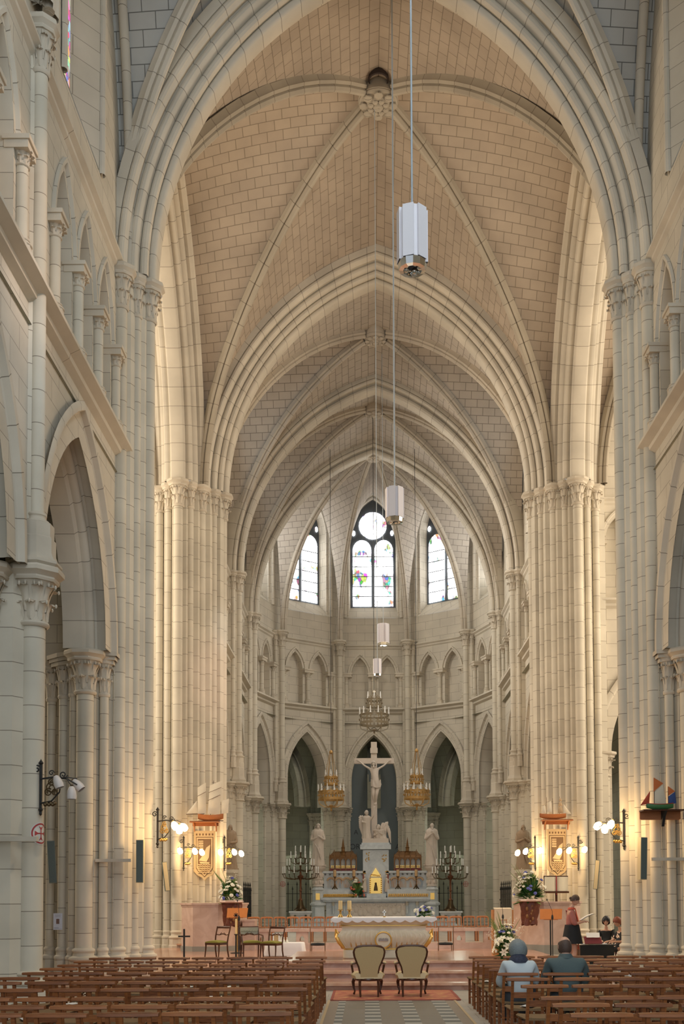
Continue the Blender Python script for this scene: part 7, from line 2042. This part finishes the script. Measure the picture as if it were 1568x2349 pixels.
# small three-master
SYP2 = 37.05
q3r = lambda px, py: q3(px, py, SYP2)
hx0, _ = q3r(1236, 1875); hx1, hz1 = q3r(1296, 1868); sx0 = (hx0 + hx1)/2; sh0, sz_ = q3r(1276, 1880)
shelf(sh0, SYP2 + .05, sz_, at(1311, 1885, SYP2).x - at(1241, 1885, SYP2).x, 'varnished wooden shelf holding the small three-masted ship')
P = empty('model_ship', (sx0, SYP2 - .12, sz_ + .005)); tag(P, 'small three-masted model ship with furled pale sails above the open book shield', 'model ship')
r_ = lambda px, py: (q3r(px, py)[0] - sx0, q3r(px, py)[1] - sz_); L_ = hx1 - hx0
m = MB(); hull(m, L_, .17, .10, sheer=.03); m.build('hull', M_HULL, P)
for px, py in ((1252, 1830), (1266, 1832), (1282, 1828)): mast(P, r_(px, 1870)[0], .1, r_(px, py)[1])
for a in (((1240,1866),(1251,1866),(1248,1848),(1243,1850)), ((1253,1864),(1264,1864),(1262,1838),(1255,1842)), ((1277,1866),(1290,1866),(1287,1852),(1279,1852)), ((1278,1850),(1288,1850),(1286,1841),(1280,1841)), ((1280,1839),(1287,1839),(1285,1832),(1281,1832))): sail(P, [r_(*k) for k in a], M_SAIL if a[0][0] < 1270 else plain('sail_tan', (.50,.36,.22), .8), .02)
sail(P, [r_(1290, 1868), r_(1308, 1868), r_(1291, 1846), r_(1290, 1845)], M_SAIL, .02, 'spanker')
# boat with coloured sails, nearest
BY = 23.75
q4 = lambda px, py: q3(px, py, BY)
hx0, _ = q4(1481, 1860); hx1, _ = q4(1542, 1860); sx0 = (hx0 + hx1)/2; sh0, sz_ = q4(1517, 1858)
P0 = empty('wall_shelf', (sh0, BY + .0, sz_)); tag(P0, 'dark wooden bracket shelf holding the boat with orange and blue sails', 'shelf'); w = q4(1565, 1860)[0] - q4(1471, 1860)[0]
m = MB(); m.box(-w/2, w/2, -.20, .18, -.03, 0); m.build('board', W_DARK, P0, smooth=False); m = MB(); m.prism([(-w/2, 0), (w/2, 0), (w/2 - .0, -.19), (w/2 - .03, -.21), (-w/2 + .03, -.21), (-w/2, -.19)], .14, .18); m.build('back_board', M_SHELF, P0, smooth=False)
m = MB(); m.prism([(-.18,-.03),(.15,-.03),(.15,-.36),(.10,-.36),(-.02,-.14)], -.03, .03, Matrix.Translation((.05,0,0)) @ Matrix.Rotation(pi/2, 4, 'Z')); m.build('bracket', M_BLACK, P0, smooth=False)
P = empty('model_boat', (sx0, BY - .05, sz_ + .005)); tag(P, 'model boat with orange, cream and blue sails and green hull', 'model ship')
r_ = lambda px, py: (q4(px, py)[0] - sx0, q4(px, py)[1] - sz_); L_ = hx1 - hx0
m = MB(); hull(m, L_, .11, .075, sheer=.025); m.build('hull', plain('hull_green', (.08,.22,.08), .4), P); m = MB()
for s in (-1, 1): m.tube([(-L_/2 + L_*i/10, s*.07*sin(pi*(.06 + .9*i/10))**.55, .115 + .025*(2*i/10-1)**2) for i in range(11)], .010, 6)
m.build('gunwale', plain('gunwale_red', (.45,.05,.03), .4), P)
mast(P, r_(1499, 1850)[0], .08, r_(1497, 1785)[1]); mast(P, r_(1531, 1850)[0], .08, r_(1530, 1805)[1])
M_OSAIL = plain('sail_orange', (.62,.17,.05), .8); M_BSAIL = plain('sail_blue', (.05,.09,.25), .8); M_RSAIL = plain('sail_red', (.50,.08,.04), .8)
sail(P, [r_(1497, 1817), r_(1519, 1798), r_(1498, 1785), r_(1497, 1785)], M_OSAIL, .01, 'topsail'); sail(P, [r_(1499, 1850), r_(1527, 1848), r_(1518, 1801), r_(1499, 1818)], M_SAIL, .03, 'mainsail')
sail(P, [r_(1467, 1848), r_(1487, 1845), r_(1489, 1817), r_(1487, 1818)], M_RSAIL, .02, 'jib'); sail(P, [r_(1531, 1826), r_(1546, 1816), r_(1531, 1805), r_(1530, 1805)], M_OSAIL, .01, 'mizzen_topsail'); sail(P, [r_(1531, 1848), r_(1549, 1843), r_(1546, 1817), r_(1531, 1828)], M_BSAIL, .02, 'mizzen_sail')
m = MB(); a, b = r_(1467, 1848), r_(1490, 1850); m.tube([(a[0],0,a[1]),(b[0],0,b[1])], .006, 5); m.build('bowsprit', W_DARK, P)

# ------------------------------------------------------------------ loudspeakers, shelf bars, notice, discs, statues on brackets
M_SPK = plain('speaker_green_grey', (.10,.13,.12), .6); M_SPKB = plain('speaker_beige', (.52,.44,.28), .6)
def speaker(pxc, pyt, pyb, wpx, Y, lab, mat, side, tilt=0.0, yaw=0.0):
    a, b = at(pxc, pyb, Y), at(pxc, pyt, Y); P = empty('loudspeaker', (a.x, Y, a.z), yaw); tag(P, lab, 'loudspeaker'); P.rotation_euler = (0, tilt, yaw); H = b.z - a.z; w = wpx*Y/F_PX
    m = MB(); m.box(-w/2, w/2, -.10, .06, 0, H); m.build('cabinet', side, P, smooth=False)
    m = MB(); m.box(-w/2 + .012, w/2 - .012, -.112, -.10, .015, H - .015); m.build('grille', mat, P, smooth=False)
    m = MB(); m.box(-.03, .03, .05, .14, H*.9, H*.94); m.box(-.03, .03, .05, .14, H*.08, H*.12); m.build('wall_bracket', M_IRON, P, smooth=False)
speaker(322, 1927, 2025, 17, 24.42, 'grey-green column loudspeaker under the lit lamp of the notice pillar', M_SPK, M_SPKB)
speaker(121, 1929, 2026, 17, 23.9, 'tilted grey-green loudspeaker above the paper notice', M_SPK, plain('speaker_side', (.20,.21,.17), .6), -.06, .35)
speaker(1471, 1921, 2018, 16, 24.1, 'grey-green column loudspeaker under the boat with coloured sails', M_SPK, M_SPKB, .03, .2)
speaker(384, 1977, 2044, 11, 36.9, 'slim beige loudspeaker tilted beside the white-sail ship shield', M_SPKB, M_SPK, -.12, .3)
speaker(1365, 1973, 2040, 10, 36.9, 'slim beige loudspeaker beside the open book pillar shafts', M_SPKB, M_SPK, .10, -.3)
def pale_bar(px0, px1, py, Y, lab, t=.07):
    a, b = at(px0, py, Y), at(px1, py, Y); P = empty('shelf_bar', ((a.x+b.x)/2, Y, a.z)); tag(P, lab, 'bar')
    m = MB(); w = b.x - a.x; m.box(-w/2, w/2, -.05, .05, -t/2, t/2); m.build('bar', S_CARVE, P, smooth=False); m = MB(); m.box(-w/2 + .1, -w/2 + .16, -.02, .14, -t*.3, t*.3); m.box(w/2 - .16, w/2 - .1, -.02, .14, -t*.3, t*.3); m.build('bar_fixing', S_CARVE, P, smooth=False)
pale_bar(219, 301, 1974, 24.05, 'pale horizontal bar across the shafts beside the grey-green loudspeaker')
pale_bar(-30, 86, 1925, 17.6, 'pale horizontal bar across the nearest column below the unlit lamp', .08)
pale_bar(1495, 1600, 1971, 23.9, 'pale horizontal bar across the shafts below the boat with coloured sails')
a, b = at(122, 2133, 24.18), at(143, 2095, 24.18); P = empty('paper_notice', ((a.x+b.x)/2, 24.18, a.z)); tag(P, 'white paper notice with a small dark picture on the pillar shafts', 'notice'); w, H = b.x - a.x, b.z - a.z
m = MB(); m.box(-w/2, w/2, 0, .004, 0, H); m.build('paper', plain('notice_paper', (.62,.64,.72), .7, var=.02), P, smooth=False)
m = MB(); m.box(-.035,.035,-.003,0,H*.36,H*.66); m.ball((0,-.001,H*.62), .02, 6, 4, sy=.1); m.build('picture', plain('notice_picture', (.20,.12,.10), .7, var=.5, nscale=90), P, smooth=False)
m = MB()
for k in range(4): m.box(-w*.3, w*.3, -.002, 0, H*(.78 + .04*k), H*(.79 + .04*k))
m.box(-w*.42, w*.1, -.002, 0, H*.10, H*.13); m.box(-w*.42, w*.42, -.002, 0, H*.06, H*.07); m.build('print', plain('notice_ink', (.30,.30,.36), .7), P, smooth=False)
M_REDP = plain('red_paint', (.40,.05,.05), .7)
def cross_disc(x, y, z, R, rz, lab, bg=True):
    P = empty('cross_disc', (x, y, z), rz); tag(P, lab, 'disc')
    rot = lambda o: o
    if bg: m = MB(); m.lathe([(0,.0),(R*1.12,.0),(R*1.12,.012),(0,.012)], n=32); o = m.build('disc', plain('disc_white', (.66,.63,.57), .7), P); o.rotation_euler = (pi/2, 0, 0)
    m = MB(); m.lathe([(R*.86,.012),(R,.012),(R,.018),(R*.86,.018),(R*.86,.012)], n=36); o = m.build('ring', M_REDP, P); o.rotation_euler = (pi/2, 0, 0)
    m = MB()
    for k in range(4):
        a = pi/2*k; c, s = cos(a), sin(a); f = lambda u, v: (u*c - v*s, u*s + v*c)
        q = [f(.0, -.06*R), f(.45*R, -.07*R), f(.68*R, -.26*R), f(.68*R, .26*R), f(.45*R, .07*R), f(0, .06*R)]
        m.add([(u, -.016, v) for u, v in q], [list(range(6))])
    o = m.build('cross', M_REDP, P, smooth=False)
def wrapped_disc(cx_, cy_, r, a0, z, R, lab):
    # painted disc that follows the round shaft
    P = empty('cross_disc', (cx_, cy_, z)); tag(P, lab, 'disc')
    w = lambda u, v, o: ((r + o)*cos(a0 + u/r), (r + o)*sin(a0 + u/r), v)
    def polar(r0, r1, o, k): m = MB(); m.grid([[w(q*cos(t), q*sin(t), o) for t in [2*pi*j/40 for j in range(40)]] for q in [r0 + (r1-r0)*i/k for i in range(k+1)]], closed=True); return m
    polar(.002, R*1.1, .004, 8).build('disc', plain('disc_white', (.66,.63,.57), .7), P); polar(R*.85, R, .007, 2).build('ring', M_REDP, P)
    m = MB()
    for k in range(4):
        c, s_ = cos(pi/2*k), sin(pi/2*k); rows = []
        for i in range(7): t = i/6; hw = R*(.06 if t < .55 else .06 + .20*(t-.55)/.45); rows.append([w(u*c - v*s_, u*s_ + v*c, .007) for u, v in ((.68*R*t, -hw), (.68*R*t, hw))])
        m.grid(rows)
    m.build('cross', M_REDP, P)
wrapped_disc(-6.17, Y_C0, .205, radians(-24), at(90, 1912, 18.0).z, .175, 'white disc with red ring and cross on the nearest column')
for px, nm in ((648, 'veiled statue'), (1068, 'robed man statue')):
    p = at(px, 2028, 54.4); cross_disc(p.x, 54.4, p.z, .14, .5 if px < 800 else -.5, 'small painted red cross ring on the apse pillar near the %s' % nm, bg=False)
for px, nm, sd, arm in ((527, 'bouquet of roses', 31, 'low'), (1199, 'large lily bouquet', 36, 'fold')):
    Y = 43.9; a, b = at(px, 1995, Y), at(px, 1892, Y)
    statue('saint_statue', a.x, Y, a.z, b.z - a.z, 'brown statue of a robed figure on a bracket above the %s' % nm, M_STATB, False, arm, sd)
    B = empty('statue_bracket', (a.x, Y, a.z - .62)); tag(B, 'stone bracket under the brown statue above the %s' % nm, 'bracket')
    m = MB(); m.lathe([(.05,0),(.12,.10),(.22,.30),(.34,.46),(.38,.48),(.38,.62),(0,.62)], n=8, a0=pi/8, a1=2*pi+pi/8); m.build('corbel', S_CARVE, B, ang=25)
    m = MB(); m.box(-.1, .1, .2, .95, .05, .5); m.build('corbel_tail', S_CARVE, B, smooth=False)
